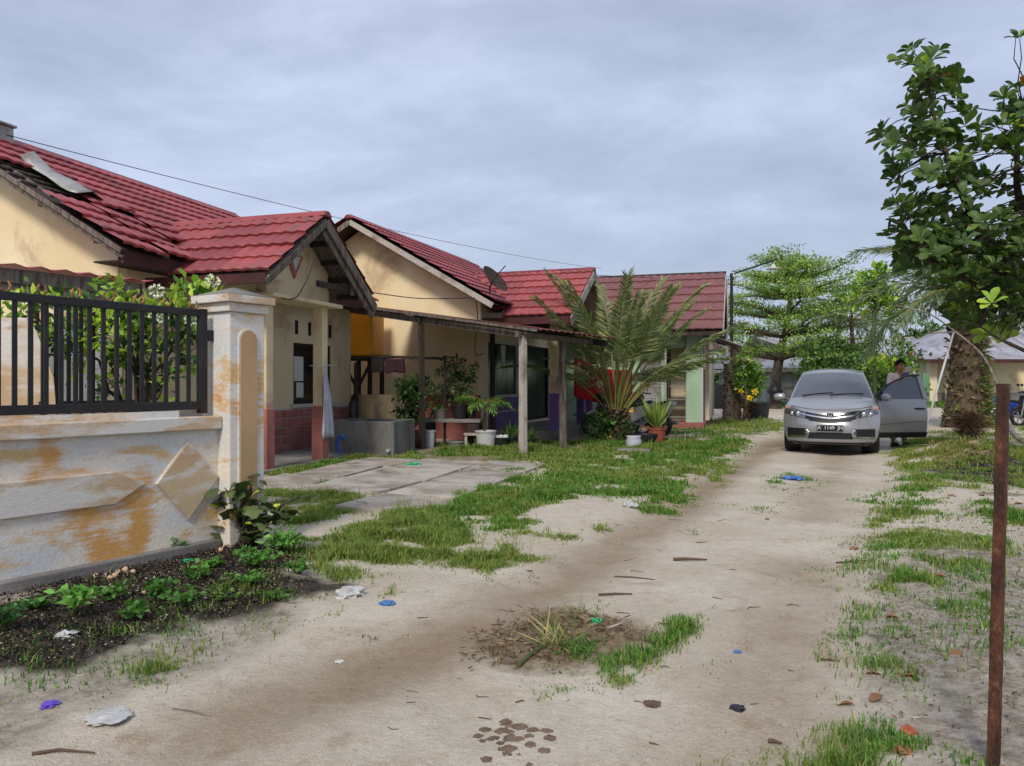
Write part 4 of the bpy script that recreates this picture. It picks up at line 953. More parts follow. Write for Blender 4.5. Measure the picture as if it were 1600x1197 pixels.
# ---------------------------------------------------------------- concrete paving slabs in front of the houses
SP = pxpoly([(440,838),(600,806),(760,764),(815,735),(700,722),(560,728),(440,742),(432,790)])
pv = empty('yard_paving', U(620, 770), -h1.a, 'cracked grey concrete slabs in the front yard', None); pv['kind'] = 'structure'
pc_ = U(620, 770)
def pw(x, y): return (pc_.x+x*h1.ca+y*h1.sa, pc_.y-x*h1.sa+y*h1.ca)
xl = [-3.2]; yl = [-3.6]
while xl[-1] < 3: xl.append(xl[-1]+random.choice((.95, 1.15, .8)))
while yl[-1] < 4: yl.append(yl[-1]+random.choice((1.0, 1.25, .85)))
for i in range(len(xl)-1):
    for j in range(len(yl)-1):
        cxx, cyy = pw((xl[i]+xl[i+1])/2, (yl[j]+yl[j+1])/2)
        if sdist(SP, np.array([cxx]), np.array([cyy]))[0] < -.05: continue
        g_ = .022; q = [(xl[i]+g_, yl[j]+g_), (xl[i+1]-g_, yl[j]+g_), (xl[i+1]-g_, yl[j+1]-g_), (xl[i]+g_, yl[j+1]-g_)]
        q = [(a+random.gauss(0, .025), b_+random.gauss(0, .025)) for a, b_ in q]
        z = [.03+random.gauss(0, .014)+gz(*pw(*p)) for p in q]
        MB().prism([(p[0], p[1], zz_-.09) for p, zz_ in zip(q, z)], (0, 0, .09)).build('slab', mt['slab'], pv, bevel=.006)
        if random.random() < .62: SLABS.append(np.array([pw(*p) for p in q]))
# ---------------------------------------------------------------- wooden lean-to over the yard
lt = empty('wooden_carport', U(817, 715), 0, 'rickety lean-to of grey wooden posts and rusty sheet in front of the houses', 'carport')
o0 = Vector(lt.location); wl = lambda p: Vector(p)-o0
P2 = Vector((.19, 13.36, 0)); P1 = Vector((-1.73, 14.8, 0)); P3 = Vector((.97, 14.6, 0)); dirb = Vector((-1.92, 1.44, .36)); BK = P2+dirb*1.85
def post(p, ztop, w, mat, lean=(0, 0)):
    q = wl(p); MB().tube([(q.x, q.y, -.1), (q.x+lean[0]*.5, q.y+lean[1]*.5, ztop*.5), (q.x+lean[0], q.y+lean[1], ztop)], [w*.62, w*.58, w*.56], 4).build('post', mt[mat], lt)
post(P2, 2.12, .125, 'palewood'); post(P1, 2.48, .11, 'darkwood', (-.02, 0)); post(P3, 2.06, .115, 'oldwood', (-.01, 0)); post(P1+Vector((1.3, 2.1, 0)), 2.4, .1, 'darkwood')
fr = Vector((.55, .87, 0)); z2 = Vector((0, 0, 2.15))
def beam(a, b_, w, h, mat, nm='beam'): plank(nm, wl(a), wl(b_), w, h, mat, lt)
beam(P2+z2+Vector((.08, -.06, -.03)), BK+z2, .05, .12, 'oldwood'); beam(P2+z2+fr*2.6+Vector((.3, -.2, -.07)), BK+z2+fr*2.6, .05, .12, 'darkwood')
beam(P2+z2-fr*.2+Vector((0, 0, -.02)), P2+z2+fr*3.0+Vector((0, 0, -.02)), .06, .10, 'oldwood')
beam(P1+Vector((0, 0, 2.5))-fr*.1, P1+Vector((0, 0, 2.5))+fr*2.8, .05, .1, 'darkwood')
for k in range(6):
    a = P2+z2+dirb*(.25+k*.28); beam(a+Vector((0, 0, .075)), a+fr*2.9+Vector((0, 0, .075)), .05, .04, 'darkwood', 'purlin')
nn_ = 61; Pg = []
ed = (P2+z2+Vector((0, 0, .11))-dirb*.16)
for i in range(nn_):
    row = []
    for j in range(5):
        q = ed-fr*.12+fr*(i/(nn_-1)*3.2)+dirb*(j/4*2.0); q.z += .014*math.cos(i*math.pi/2)+.01*math.sin(j*2.1+i*.07); row.append(tuple(wl(q)))
    Pg.append(row)
o = MB().grid(np.array(Pg)).build('roof_sheet', mt['rustsheet'], lt, fix=False); md = o.modifiers.new('s', 'SOLIDIFY'); md.thickness = .006
plank('verge_lath', wl(ed-fr*.14+Vector((0, 0, -.02))), wl(ed-fr*.14+dirb*1.9+Vector((0, 0, -.01))), .03, .05, 'oldwood', lt)
# ---------------------------------------------------------------- cement trough, low wall, black pipe
tr_a = math.atan2(-.22, 1)
tg = empty('cement_trough', A(578, 707, 14.0), -.25, 'open grey cement water trough beside the pink column', 'trough'); tg.location.z = 0
ow, od, oh_, th = 1.36, 1.0, .62, .09
MB().b2((-ow/2, -od/2, 0), (ow/2, -od/2+th, oh_)).build('front_wall', mt['cement'], tg, bevel=.015); MB().b2((-ow/2, od/2-th, 0), (ow/2, od/2, oh_)).build('rear_wall', mt['cement'], tg, bevel=.015)
MB().b2((-ow/2, -od/2+th, 0), (-ow/2+th, od/2-th, oh_-.004)).build('side_wall', mt['cement'], tg); MB().b2((ow/2-th, -od/2+th, 0), (ow/2, od/2-th, oh_-.004)).build('side_wall', mt['cement'], tg)
MB().b2((-ow/2+th, -od/2+th, 0), (ow/2-th, od/2-th, .06)).build('trough_floor', mt['cement'], tg)
MB().tube([(.6, -.52, .12), (.6, -.58, .12)], .03, 8).build('drain_pipe', mt['whiteplastic'], tg)
mt['ochrewall'] = P('ochre_stained_wall', hx(150,132,96,.8), .9, hx(96,88,76,.8), 1.4, .42, .6, .3, 40, .2, stretch=(1.4,1,.3), dirt=(hx(52,48,44,.8), .56, .7, 1.2))
lw = MB().b2((-.55, -.06, 0), (.55, .06, 1.05)).build('garden_wall', mt['ochrewall'], None, bevel=.01, loc=(-2.72, 16.1, 0), rot=(0, 0, -.2)); tag(lw, 'low ochre stained wall panel behind the cement trough', 'wall')
bp = MB().lathe([(.09, 0), (.095, .4), (.09, .92), (.07, .92), (.07, .5)], n=14, cap=False).build('black_drain_pipe', mt['blackplastic'], None, smooth=True, loc=(-3.22, 15.6, 0)); tag(bp, 'upright black plastic pipe in the corner behind the trough', 'pipe')
bh = MB().tube(curve_pts([(0, 0, 0), (.08, .02, .12), (.03, 0, .26), (.1, 0, .38), (.16, .02, .30)], 5), .03, 7).build('blue_hose', P('blue_plastic', hx(52,92,190,.9), .5, bump=.1), None, smooth=True, loc=(-3.06, 13.3, .0)); tag(bh, 'bright blue plastic hose at the trough corner', 'hose')
# white cloth tied to the porch column
cl_ = empty('hanging_cloth', h1.w(1.56, 2.55, 1.55), -h1.a, 'dirty white cloth tied to the pink porch column', 'cloth')
Pg = []
for i in range(14):
    t_ = i/13; row = []
    for j in range(9):
        s_ = j/8-.5; w_ = .04+.36*t_**.8; row.append((.03+.035*math.sin(j*1.9+t_*2)*(.3+t_), .02+s_*w_+.10*t_, -1.12*t_-(.06*abs(s_) if i == 13 else 0)))
    Pg.append(row)
o = MB().grid(np.array(Pg)).build('cloth_sheet', mt['cloth_white'], cl_, smooth=True, fix=False); md = o.modifiers.new('s', 'SOLIDIFY'); md.thickness = .008
MB().tube([(-.22, -.02, .02), (-.05, -.08, .0), (.03, .02, .02), (.03, .28, .03)], .008, 5).build('tie_string', mt['cloth_white'], cl_)
# orange water tank on its stand
tk = empty('water_tank', A(573, 558, 17.2), -.2, 'bright orange rectangular water tank on a timber stand', 'tank'); tk.location.z = 0
MB().b2((-.40, -.4, 1.88), (.27, .4, 2.98)).build('tank_body', mt['orange'], tk, bevel=.05); MB().b2((-.44, -.45, 1.80), (.32, .45, 1.88)).build('platform', mt['darkwood'], tk)
for x_ in (-.34, .22):
    for y_ in (-.36, .36): MB().bar((x_, y_, 0), (x_, y_, 1.8), .08, .08).build('leg', mt['darkwood'], tk)
MB().bar((-.3, -.38, .7), (.22, -.38, 1.7), .05, .05).build('brace', mt['darkwood'], tk); MB().bar((.2, -.40, .7), (-.3, -.40, 1.6), .05, .05).build('brace', mt['darkwood'], tk)
# clothes pole with towel
cp = empty('clothes_rail', A(695, 690, 15.6), 0, 'dark pole clothes rail on a thin upright beside the potted plants', 'clothes rail'); cp.location.z = 0; q0 = Vector(cp.location)
MB().tube([(0, 0, 0), (0, 0, 1.85)], .03, 7).build('upright', mt['darkwood'], cp); a = A(552, 560, 16.4)-q0; b_ = A(697, 561, 15.6)-q0
MB().tube([a, (a+b_)/2+Vector((0, 0, .03)), b_], .028, 7).build('crossbar', mt['darkwood'], cp); MB().tube([A(600, 556, 16.0)-q0, A(645, 561, 15.8)-q0], .022, 6).build('crossbar', mt['darkwood'], cp)
MB().tube([(-1.9, .4, 0), (-1.87, .38, 1.72)], .05, 7).build('upright', mt['darkwood'], cp)
def towel(name, px0, px1, py0, py1, Y, mat, label):
    a, b_ = A(px0, py0, Y), A(px1, py0, Y); dz = (py1-py0)/1200*Y; Pg = []
    for i in range(8):
        Pg.append([tuple(a.lerp(b_, j/10)-a+Vector((0, .025*math.sin(j*1.3)*(i/7), -dz*i/7*(1+.04*math.sin(j))))) for j in range(11)])
    o = MB().grid(np.array(Pg)).build(name, mt[mat], None, smooth=True, fix=False, loc=a); md = o.modifiers.new('s', 'SOLIDIFY'); md.thickness = .02
    tag(o, label, 'towel')
towel('towel', 602, 633, 561, 583, 15.78, 'cloth_maroon', 'dark maroon towel hung over the clothes rail'); towel('towel', 580, 600, 561, 582, 15.9, 'cloth_dark', 'black cloth hung over the clothes rail next to the maroon towel')
# ---------------------------------------------------------------- pots and plants by the middle house
def on(px, py, Y, z=0): 
    q = A(px, py, Y); q.z = z; return q
tb = empty('pot_bench', on(705, 655, 15.6), -.2, 'mossy low concrete bench carrying plant pots', 'bench')
MB().b2((-.65, -.2, .5), (.65, .22, .57)).build('bench_top', mt['concrete'], tb, bevel=.01)
for x_ in (-.5, .5): MB().b2((x_-.12, -.17, 0), (x_+.12, .18, .5)).build('support', mt['darkwood'], tb)
pot('plant_pot', on(687, 650, 15.6, .57), .17, .2, 'cement', 'pale round cement bowl on the pot bench', 'pot'); pot('plant_pot', on(718, 650, 15.5, .57), .16, .28, 'blackplastic', 'black bucket pot on the pot bench', 'pot')
pot('plant_pot', on(735, 650, 15.7, .57), .13, .2, 'blackplastic', 'smaller black pot at the end of the pot bench', 'pot')
weed2 = lambda px, Y, z, n, h_, sp_, L, Wd, label, cols=GREENS: None
rp = pot('plant_pot', on(645, 690, 15.0), .24, .36, 'maroonwood', 'dark red tub holding a dense shrub next to the wooden post')
tree('potted_shrub', on(645, 690, 15.0, .3), [(0, 0, 0), (.0, 0, .3), (.02, 0, .6)], [(0, 0, .55), (-.08, 0, .85), (.1, .05, .9), (.0, 0, .35)], [(.26, .25, .3), (.22, .2, .25), (.22, .2, .25), (.3, .25, .2)], [26, 22, 22, 22], 10, .06, .1, .06, [hx(50,78,36,.9), hx(70,100,42,.9), hx(40,62,32,.9)], 'dense dark green shrub growing in a red tub', 'shrub', r0=.02, bark='barkdark')
tree('garden_shrub', on(668, 660, 15.9, .4), [(0, 0, 0), (.12, 0, .35), (.35, 0, .7), (.5, 0, 1.0)], [(.45, 0, 1.05), (.75, .05, 1.0), (.25, 0, .75), (.85, 0, .65), (.5, 0, .6), (.6, 0, 1.3), (.9, 0, 1.2)], [(.25, .2, .2), (.22, .2, .2), (.2, .2, .18), (.16, .2, .2), (.25, .2, .2), (.2, .2, .15), (.14, .15, .12)], [16, 16, 10, 9, 12, 10, 6], 8, .06, .085, .055, [hx(46,70,40,.9), hx(66,92,50,.9), hx(96,116,76,.9), hx(38,58,36,.9)], 'open branching shrub with small glossy leaves by the clothes rail', 'shrub', r0=.025, bark='barkdark')
pt = empty('young_palm', on(757, 660, 15.3, .3), 0, 'young potted palm with a thin stem and spreading bright fronds', 'palm')
MB().tube([(0, 0, 0), (.01, 0, .4), (0, 0, .62)], [.035, .025, .03], 8).build('stem', mt['barkdark'], pt)
fm = [frond(.62, 16, .22, 1.1, .1, [hx(92,124,50,.95), hx(70,104,42,.95)], None, width=.025, wr=.006) for _ in range(2)]
for i in range(9): link('frond', fm[i % 2], None, pt, (0, 0, .6), (random.uniform(-.2, .2), -random.uniform(.1, .8), i*.7+random.random()*.3))
wp = pot('white_bucket', on(759, 662, 15.1), .2, .36, 'whiteplastic', 'white plastic bucket holding the young palm', 'bucket', rim=True, taper=.85)
ll_ = MB().tube([( -.1, -.19, .1), (.1, -.19, .24)], .02, 4)
stl = empty('low_stool', on(742, 668, 15.2), .1, 'low pale stool board standing among the pots', 'stool')
MB().b2((-.22, -.15, .26), (.22, .15, .30)).build('seat', mt['palewood'], stl, bevel=.006)
for x_ in (-.18, .18):
    for y_ in (-.11, .11): MB().b2((x_-.02, y_-.02, 0), (x_+.02, y_+.02, .26)).build('leg', mt['palewood'], stl)
for i, (px, Y, r_, h_, mat_, lab) in enumerate(((783, 15.2, .17, .22, 'blackplastic', 'black planter with white pebbles right of the white bucket'), (712, 14.8, .15, .16, 'cement', 'grey planter on the ground below the pot bench'), (671, 15.2, .12, .36, 'whiteplastic', 'pale narrow bucket behind the wooden post'),
      (798, 15.4, .14, .2, 'blackplastic', 'small black pot with grassy plant near the tall weathered post'), (829, 15.6, .18, .16, 'blackplastic', 'shallow black pot between the two right carport posts'))):
    pot('plant_pot', on(px, 680, Y), r_, h_, mat_, lab)
for i in range(3): 
    o = MB().lathe([(.001, -.05), (.05, -.03), (.06, 0), (.045, .035), (.001, .05)], n=9, cap=False).build('pebble', mt['whitemet'], None, smooth=True, loc=on(776+i*7, 655, 15.15, .23)); tag(o, 'white pebble resting in the black planter', 'pebble', 'white pebbles in the planter')
def spiky(name, loc, n, h_, sp_, w_, cols, label, cat='plant'):
    e = empty(name, loc, 0, label, cat); d = rng.normal(size=(n, 3))*sp_; d[:, 2] = 1
    leaf_obj('foliage', np.zeros((n, 3)), d, h_*(.5+.6*rng.random(n)), w_, pal(n, cols), e, 'leaf', fold=.1, droop=.25); return e
spiky('grassy_plant', on(798, 680, 15.4, .18), 40, .4, .5, .02, GREENS, 'grassy potted plant beside the tall weathered post')
spiky('grassy_plant', on(829, 680, 15.6, .14), 30, .32, .7, .025, GREENS, 'spreading strap-leaf plant in the shallow black pot')
spiky('bench_plant', on(718, 650, 15.5, .83), 24, .3, .4, .03, GREENS, 'small plant sprouting from the black bucket on the bench')
spiky('bench_plant', on(687, 650, 15.6, .75), 24, .22, .7, .03, GREENS, 'low succulent in the cement bowl on the bench')
spiky('bench_plant', on(735, 650, 15.7, .74), 24, .34, .3, .03, GREENS, 'upright plant in the smaller black pot on the bench')
# ---------------------------------------------------------------- red flowered cloth hung between houses
bn_a, bn_b = A(897, 558, 18.4), A(988, 578, 19.0); mt['redcloth'] = None
m, t, b = MAT('red_flowered_cloth'); v = N('ShaderNodeTexCoord', t).outputs['Object']
vo = N('ShaderNodeTexVoronoi', t); vo.inputs['Scale'].default_value = 2.9; t.links.new(v, vo.inputs[0])
dd = N('ShaderNodeMath', t, operation='MULTIPLY_ADD'); nz_ = noisen(t, v, 16, 3); t.links.new(nz_, dd.inputs[0]); dd.inputs[1].default_value = .22; t.links.new(vo.outputs['Distance'], dd.inputs[2])
f1 = rampn(t, dd.outputs[0], .40, .43, (1,1,1,1), (0,0,0,1)); se = N('ShaderNodeSeparateColor', t); t.links.new(vo.outputs['Color'], se.inputs[0])
mm = N('ShaderNodeMath', t, operation='MULTIPLY'); t.links.new(f1, mm.inputs[0]); t.links.new(rampn(t, se.outputs[0], .35, .38), mm.inputs[1])
cc = mixn(t, mm.outputs[0], hx(188,22,38,.95), mixn(t, rampn(t, nz_, .4, .6), hx(214,200,180,.85), hx(196,170,110,.85))); t.links.new(cc, b.inputs['Base Color']); b.inputs['Roughness'].default_value = .85
mt['redcloth'] = m; Pg = []
for i in range(11):
    t_ = i/10; row = []
    for j in range(17):
        s_ = j/16; q = bn_a.lerp(bn_b, s_)-bn_a; q.z += -.95*t_*(1-.12*s_)-.12*math.sin(s_*math.pi)*(1-t_*.3); q.y += .05*math.sin(s_*9+t_*2); row.append(tuple(q))
    Pg.append(row)
o = MB().grid(np.array(Pg)).build('red_cloth', m, None, smooth=True, fix=False, loc=bn_a); tag(o, 'red cloth with cream flower print hung behind the date palm', 'cloth'); md = o.modifiers.new('s', 'SOLIDIFY'); md.thickness = .006
rp_ = MB().tube([A(894, 556, 18.35), A(940, 568, 18.7), A(990, 576, 19.05)], .006, 5).build('cloth_line', mt['blackplastic'], None); tag(rp_, 'thin line that the red flowered cloth hangs from', 'rope')
# ---------------------------------------------------------------- date palm in front of the houses
PALMC = [hx(100,118,84,.85), hx(118,134,96,.85), hx(82,102,68,.85), hx(134,144,92,.85)]
dp0 = U(962, 692); dp = empty('date_palm', dp0, 0, 'bushy date palm with grey-green feathery fronds between house and lane', 'palm')
mb = MB(); mb.tube([(0, 0, -.05), (0, 0, .25), (0.02, 0, .5), (.03, 0, .7)], [.28, .31, .26, .15], 12, wob=.18)
tkp = mb.build('trunk', mt['palmbark'], dp)
st = MB()
for i in range(90):
    a = i*2.4; z = .05+.62*(i/90); r_ = .29-.15*max(0, z-.25); d = Vector((math.cos(a), math.sin(a), 0))
    st.bar(d*(r_-.06)+Vector((0, 0, z)), d*(r_+.07)+Vector((0, 0, z+.13)), .08, .03, (0, 0, 1))
st.build('leaf_base', mt['palmbark'], tkp)
fr_m = [frond(3.3, 110, .46, .62, .0, PALMC, None, width=.030, vang=.30, stalk=.40, wr=.020, droopl=.05, tipc=hx(150,146,96,.85)) for _ in range(3)]
fr_l = [frond(3.0, 100, .42, 1.1, .06, PALMC, None, width=.030, vang=.25, stalk=.38, wr=.019, droopl=.08, tipc=hx(160,150,96,.85)) for _ in range(2)]
NF = 44
for i in range(NF):
    a = i*2.39996+.3; q = i/(NF-1)
    if q > .42 and 2.7 < (a % 6.283) < 5.0: continue
    if q < .62: el_ = lerp(88, 60, q/.62)+random.uniform(-6, 6); me_ = fr_m[i % 3]; s_ = random.uniform(.88, 1.04)
    elif 3.05 < (a % 6.283) < 5.2: continue
    else: el_ = lerp(62, 48, (q-.62)/.38)+random.uniform(-6, 6); me_ = fr_l[i % 2]; s_ = random.uniform(.85, 1.08)
    o = link('frond', me_, None, dp, (.1*math.cos(a), .1*math.sin(a), 0.68-.16*q)); 
    o.rotation_euler = Euler((random.uniform(-.35, .35), -R(el_), a), 'XYZ'); o.scale = (s_, s_, s_)
# undergrowth and things round the palm
tree('flowering_bush', dp0+Vector((-.3, -.35, 0)), [(0, 0, 0), (.05, 0, .3), (.0, 0, .5)], [(-.15, 0, .35), (.2, -.1, .3), (.05, 0, .55), (-.35, .05, .5), (.5, -.05, .25)], [(.3, .25, .28), (.3, .2, .25), (.25, .2, .2), (.22, .2, .2), (.22, .2, .22)], [26, 26, 18, 16, 16], 9, .05, .075, .045, [hx(50,76,38,.9), hx(72,104,46,.9), hx(40,60,34,.9)], 'leafy green bush at the foot of the date palm', 'bush', r0=.015, bark='barkdark')
for i, (px, py) in enumerate(((953, 686), (987, 641))):
    c_ = A(px, py, 16.3); o = leaf_obj('yellow_flower', *[q_+0 for q_ in ball(14, (0, 0, 0), (.02, .02, .02), .6)], .05, .04, pal(14, [hx(226,186,50,.95)]), None); o.location = c_
    tag(o, ('yellow flower low on the bush under the date palm', 'yellow flower beside the leaning scooter')[i], 'flower')
pot('terracotta_pot', U(1026, 694), .2, .34, 'terracotta', 'terracotta pot with a strap-leaved plant near the shop step', 'pot', taper=.78)
spiky('potted_spider_plant', U(1026, 694)+Vector((0, 0, .3)), 60, .75, .28, .05, [hx(120,140,70,.9), hx(96,120,56,.9), hx(150,160,90,.9)], 'strap-leaved plant in the terracotta pot')
pot('black_tub', U(1008, 697), .27, .24, 'blackplastic', 'wide black tub between white sack and terracotta pot', 'tub', rim=False)
sk = MB().lathe([(.001, 0), (.13, .01), (.155, .08), (.15, .17), (.13, .22), (.15, .26), (.10, .25), (.001, .20)], n=14, cap=False).build('white_sack', mt['cloth_white'], None, smooth=True, loc=U(990, 702)); tag(sk, 'white plastic sack slumped at the palm foot', 'sack')
bs = MB().box((0, 0, .05), (.6, .25, .1)).build('stone_block', mt['concrete'], None, bevel=.02, loc=U(990, 710), rot=(0, 0, -.2)); tag(bs, 'flat concrete block in the grass before the white sack', 'block')
# scooters
def scooter(name, loc, rz, body, label, seatmat='blackplastic', accent=None, group=None):
    e = empty(name, loc, rz, label, 'motorbike', group)
    for x_ in (-.62, .62):
        w_ = MB().lathe([(.20, -.045), (.265, -.05), (.285, 0), (.265, .05), (.20, .045)], (x_, 0, .285), 22, 'y', cap=False).build('wheel', mt['blackplastic'], e, smooth=True)
        rm = MB().lathe([(.19, -.025), (.205, 0), (.19, .025)], (x_, 0, .285), 20, 'y', cap=False)
        for k in range(5): rm.bar((x_, 0, .285), (x_+.19*math.cos(k*1.2566), 0, .285+.19*math.sin(k*1.2566)), .03, .03, (0, 1, 0))
        rm.build('rim', mt['greysheet'], w_)
    MB().prism([(.66, -.05, .56), (.40, -.05, .60), (.42, -.05, .64), (.60, -.05, .66), (.82, -.05, .54), (.80, -.05, .50)], (0, .10, 0)).build('front_fender', mt[body], e, bevel=.02)
    MB().prism([(.44, -.17, .30), (.52, -.17, .60), (.42, -.17, .98), (.34, -.17, 1.0), (.36, -.17, .60), (.30, -.17, .34), (-.1, -.17, .28), (-.1, -.17, .22), (.36, -.17, .24)], (0, .34, 0)).build('leg_shield', mt[accent or body], e, bevel=.03)
    MB().prism([(-.05, -.13, .30), (-.02, -.13, .66), (-.5, -.13, .74), (-.95, -.13, .86), (-.98, -.13, .78), (-.70, -.13, .52), (-.35, -.13, .34)], (0, .26, 0)).build('rear_body', mt[body], e, bevel=.05)
    MB().prism([(.0, -.13, .67), (-.05, -.13, .76), (-.45, -.13, .80), (-.85, -.13, .88), (-.88, -.13, .84), (-.5, -.13, .74)], (0, .26, 0)).build('seat', mt[seatmat], e, bevel=.04)
    MB().tube([(.60, .07, .30), (.42, .05, .98)], .022, 7).build('fork', mt['greysheet'], e)
    hb = MB().tube([(.30, -.34, 1.02), (.38, -.16, 1.04), (.40, 0, 1.02), (.38, .16, 1.04), (.30, .34, 1.02)], .018, 7).build('handlebar', mt['blackplastic'], e)
    for s_ in (-1, 1):
        MB().tube([(.34, s_*.25, 1.04), (.36, s_*.28, 1.20)], .007, 5).build('mirror_stem', mt['blackplastic'], hb); MB().box((.36, s_*.29, 1.24), (.02, .11, .07)).build('mirror', mt['blackplastic'], hb, bevel=.015)
    MB().prism([(.50, -.13, .90), (.52, -.13, 1.0), (.42, -.13, 1.08), (.34, -.13, 1.05), (.38, -.13, .92)], (0, .26, 0)).build('headlight_cowl', mt[accent or body], e, bevel=.03)
    MB().box((.525, 0, .955), (.02, .16, .07)).build('headlight', mt['greysheet'], e, bevel=.01)
    MB().tube([(-.3, -.15, .25), (-.75, -.17, .32), (-.95, -.17, .36)], [.03, .045, .05], 8).build('exhaust', mt['greysheet'], e)
    return e
mt['bluepaint'] = P('blue_scooter_paint', hx(36,72,176,.9), .3, bump=0, spec=.5, coat=.5); mt['whitepaint'] = P('white_scooter_paint', hx(190,192,190,.8), .35, bump=.05, spec=.5, dirt=(hx(150,146,136,.8), .55, .7, 6))
scooter('scooter', A(965, 690, 18.6)*1, R(188), 'whitepaint', 'old white scooter parked behind the date palm', accent='blackplastic').location.z = 0
scooter('scooter', on(1012, 672, 19.2), R(118), 'whitepaint', 'dusty grey scooter with front wheel towards the mint shop', accent='blackplastic')
s3 = scooter('scooter', on(1592, 662, 23.6), R(8), 'bluepaint', 'blue and black scooter parked right of the oil palm', accent='bluepaint')
s4 = scooter('scooter', on(1620, 664, 22.8), R(190), 'blackplastic', 'black scooter whose front wheel shows at the blue scooter', accent='blackplastic')
# ---------------------------------------------------------------- lamp pole, palm stumps, shrub by the gate
lp_ = empty('street_lamp', on(1143, 640, 26.6), 0, 'slim dark street lamp pole with a white pipe beside the gable', 'street lamp')
MB().tube([(0, 0, 0), (0, 0, 5.1)], .055, 8).build('pole', mt['blackmetal'], lp_); MB().tube([(-.13, .1, 0), (-.13, .1, 4.7)], .05, 8).build('pipe', mt['whitemet'], lp_)
MB().tube([(0, 0, 4.85), (.15, 0, 5.12), (.7, 0, 5.3), (1.55, -.1, 5.58)], .03, 7).build('arm', mt['blackmetal'], lp_); MB().tube([(0, 0, 5.0), (.3, 0, 5.02)], .05, 7).build('bracket', mt['whitemet'], lp_)
lh = MB().lathe([(.02, .16), (.06, .12), (.08, .05), (.22, .0), (.23, -.02), (.001, -.03)], n=14, cap=False).build('lamp_shade', mt['whitemet'], lp_, smooth=True, loc=(1.42, -.08, 5.26)); MB().tube([(1.5, -.1, 5.56), (1.43, -.08, 5.42)], .015, 5).build('hanger', mt['whitemet'], lp_)
for px, hgt, lab in ((1137, 1.95, 'shorter dead palm stump next to the lamp pole'), (1150, 2.6, 'taller shaggy dead palm stump next to the lamp pole')):
    b_ = on(px, 652, 26.0); e = empty('palm_stump', b_, 0, lab, 'stump')
    MB().tube([(0, 0, -.05), (.02, 0, hgt*.5), (.04, 0, hgt)], [.2, .14, .15], 9, wob=.3).build('trunk', mt['bark'], e)
    q = MB()
    for i in range(60):
        a = i*2.4; z = hgt*(.15+.85*i/60); d = Vector((math.cos(a), math.sin(a), 0)); q.bar(d*.1+Vector((0, 0, z)), d*random.uniform(.16, .28)+Vector((0, 0, z+random.uniform(-.1, .2))), .06, .02)
    q.build('leaf_base', mt['bark'], e)
tree('gate_shrub', on(1168, 655, 25.4), [(0, 0, 0), (0, 0, .5), (.05, 0, 1.0)], [(.05, 0, 1.35), (-.1, 0, 1.8), (.2, 0, 1.6), (.2, 0, 1.05), (0, 0, 2.05)], [(.45, .4, .4), (.3, .3, .3), (.3, .3, .35), (.3, .3, .3), (.25, .25, .2)], [60, 34, 34, 30, 20], 10, .08, .12, .07, [hx(84,120,48,.9), hx(64,98,40,.9), hx(118,142,60,.9)], 'rounded green shrub with yellow flowers on a dark root base by the stumps', 'shrub', r0=.12, bark='barkdark')
ft = tree('shaggy_stump', on(1166, 657, 25.2), [(0, 0, 0), (0, 0, .4), (0, 0, 1.0)], [(0, 0, .6)], [(.2, .2, .5)], [60], 6, .05, .16, .03, [hx(70,48,38,.9), hx(54,40,34,.9)], 'dark brown shaggy palm root base under the gate shrub', 'stump', r0=.16, bark='palmbark', limbs=False, mat='dry', crown_name='fibre')
for px, py in ((1158, 612), (1180, 613), (1172, 622)):
    o = leaf_obj('yellow_flower', *ball(14, (0, 0, 0), (.03, .03, .03), .6), .1, .08, pal(14, [hx(220,190,40,.95)]), None); o.location = A(px, py, 24.8); tag(o, 'yellow trumpet flower on the gate shrub', 'flower', 'yellow flowers on the gate shrub')
o = MB().lathe([(.35, 0), (.42, .55), (.46, .55), (.46, .62), (.40, .62), (.001, .5)], n=16, cap=False).build('dark_planter', mt['blackplastic'], None, smooth=False, loc=on(1184, 640, 27.5)); tag(o, 'large black planter tub behind the gate shrub', 'planter')
# ---------------------------------------------------------------- black gate and walls behind the far house
gg = empty('driveway_gate', on(1120, 640, 30.5), -.25, 'black sheet steel driveway gate with bars on top', 'gate')
MB().b2((-.75, 0, .28), (.75, .04, 1.25)).build('gate_sheet', mt['blackmetal'], gg)
for k in range(13): MB().b2((-.74+k*.123, .01, 1.25), (-.72+k*.123, .03, 1.82)).build('bar', mt['blackmetal'], gg)
MB().b2((-.75, .0, 1.82), (.75, .04, 1.87)).build('rail', mt['blackmetal'], gg); MB().b2((-.8, .0, .0), (.8, .10, .27)).build('sill', mt['whitemet'], gg)
nh = empty('white_house', on(1112, 640, 33), -.25, 'white house corner with a dark door behind the driveway gate', 'house')
MB().b2((-2.4, 0, 0), (.0, 4, 2.7)).build('wall', mt['whitemet'], nh); MB().b2((-.72, -.03, .3), (-.30, -.0, 2.1)).build('door', mt['void'], nh); MB().prism([(-2.6, -.4, 2.7), (.3, -.4, 2.7), (.3, 2, 3.6), (-2.6, 2, 3.6)], (0, 0, .05)).build('roof', mt['rustsheet'], nh)
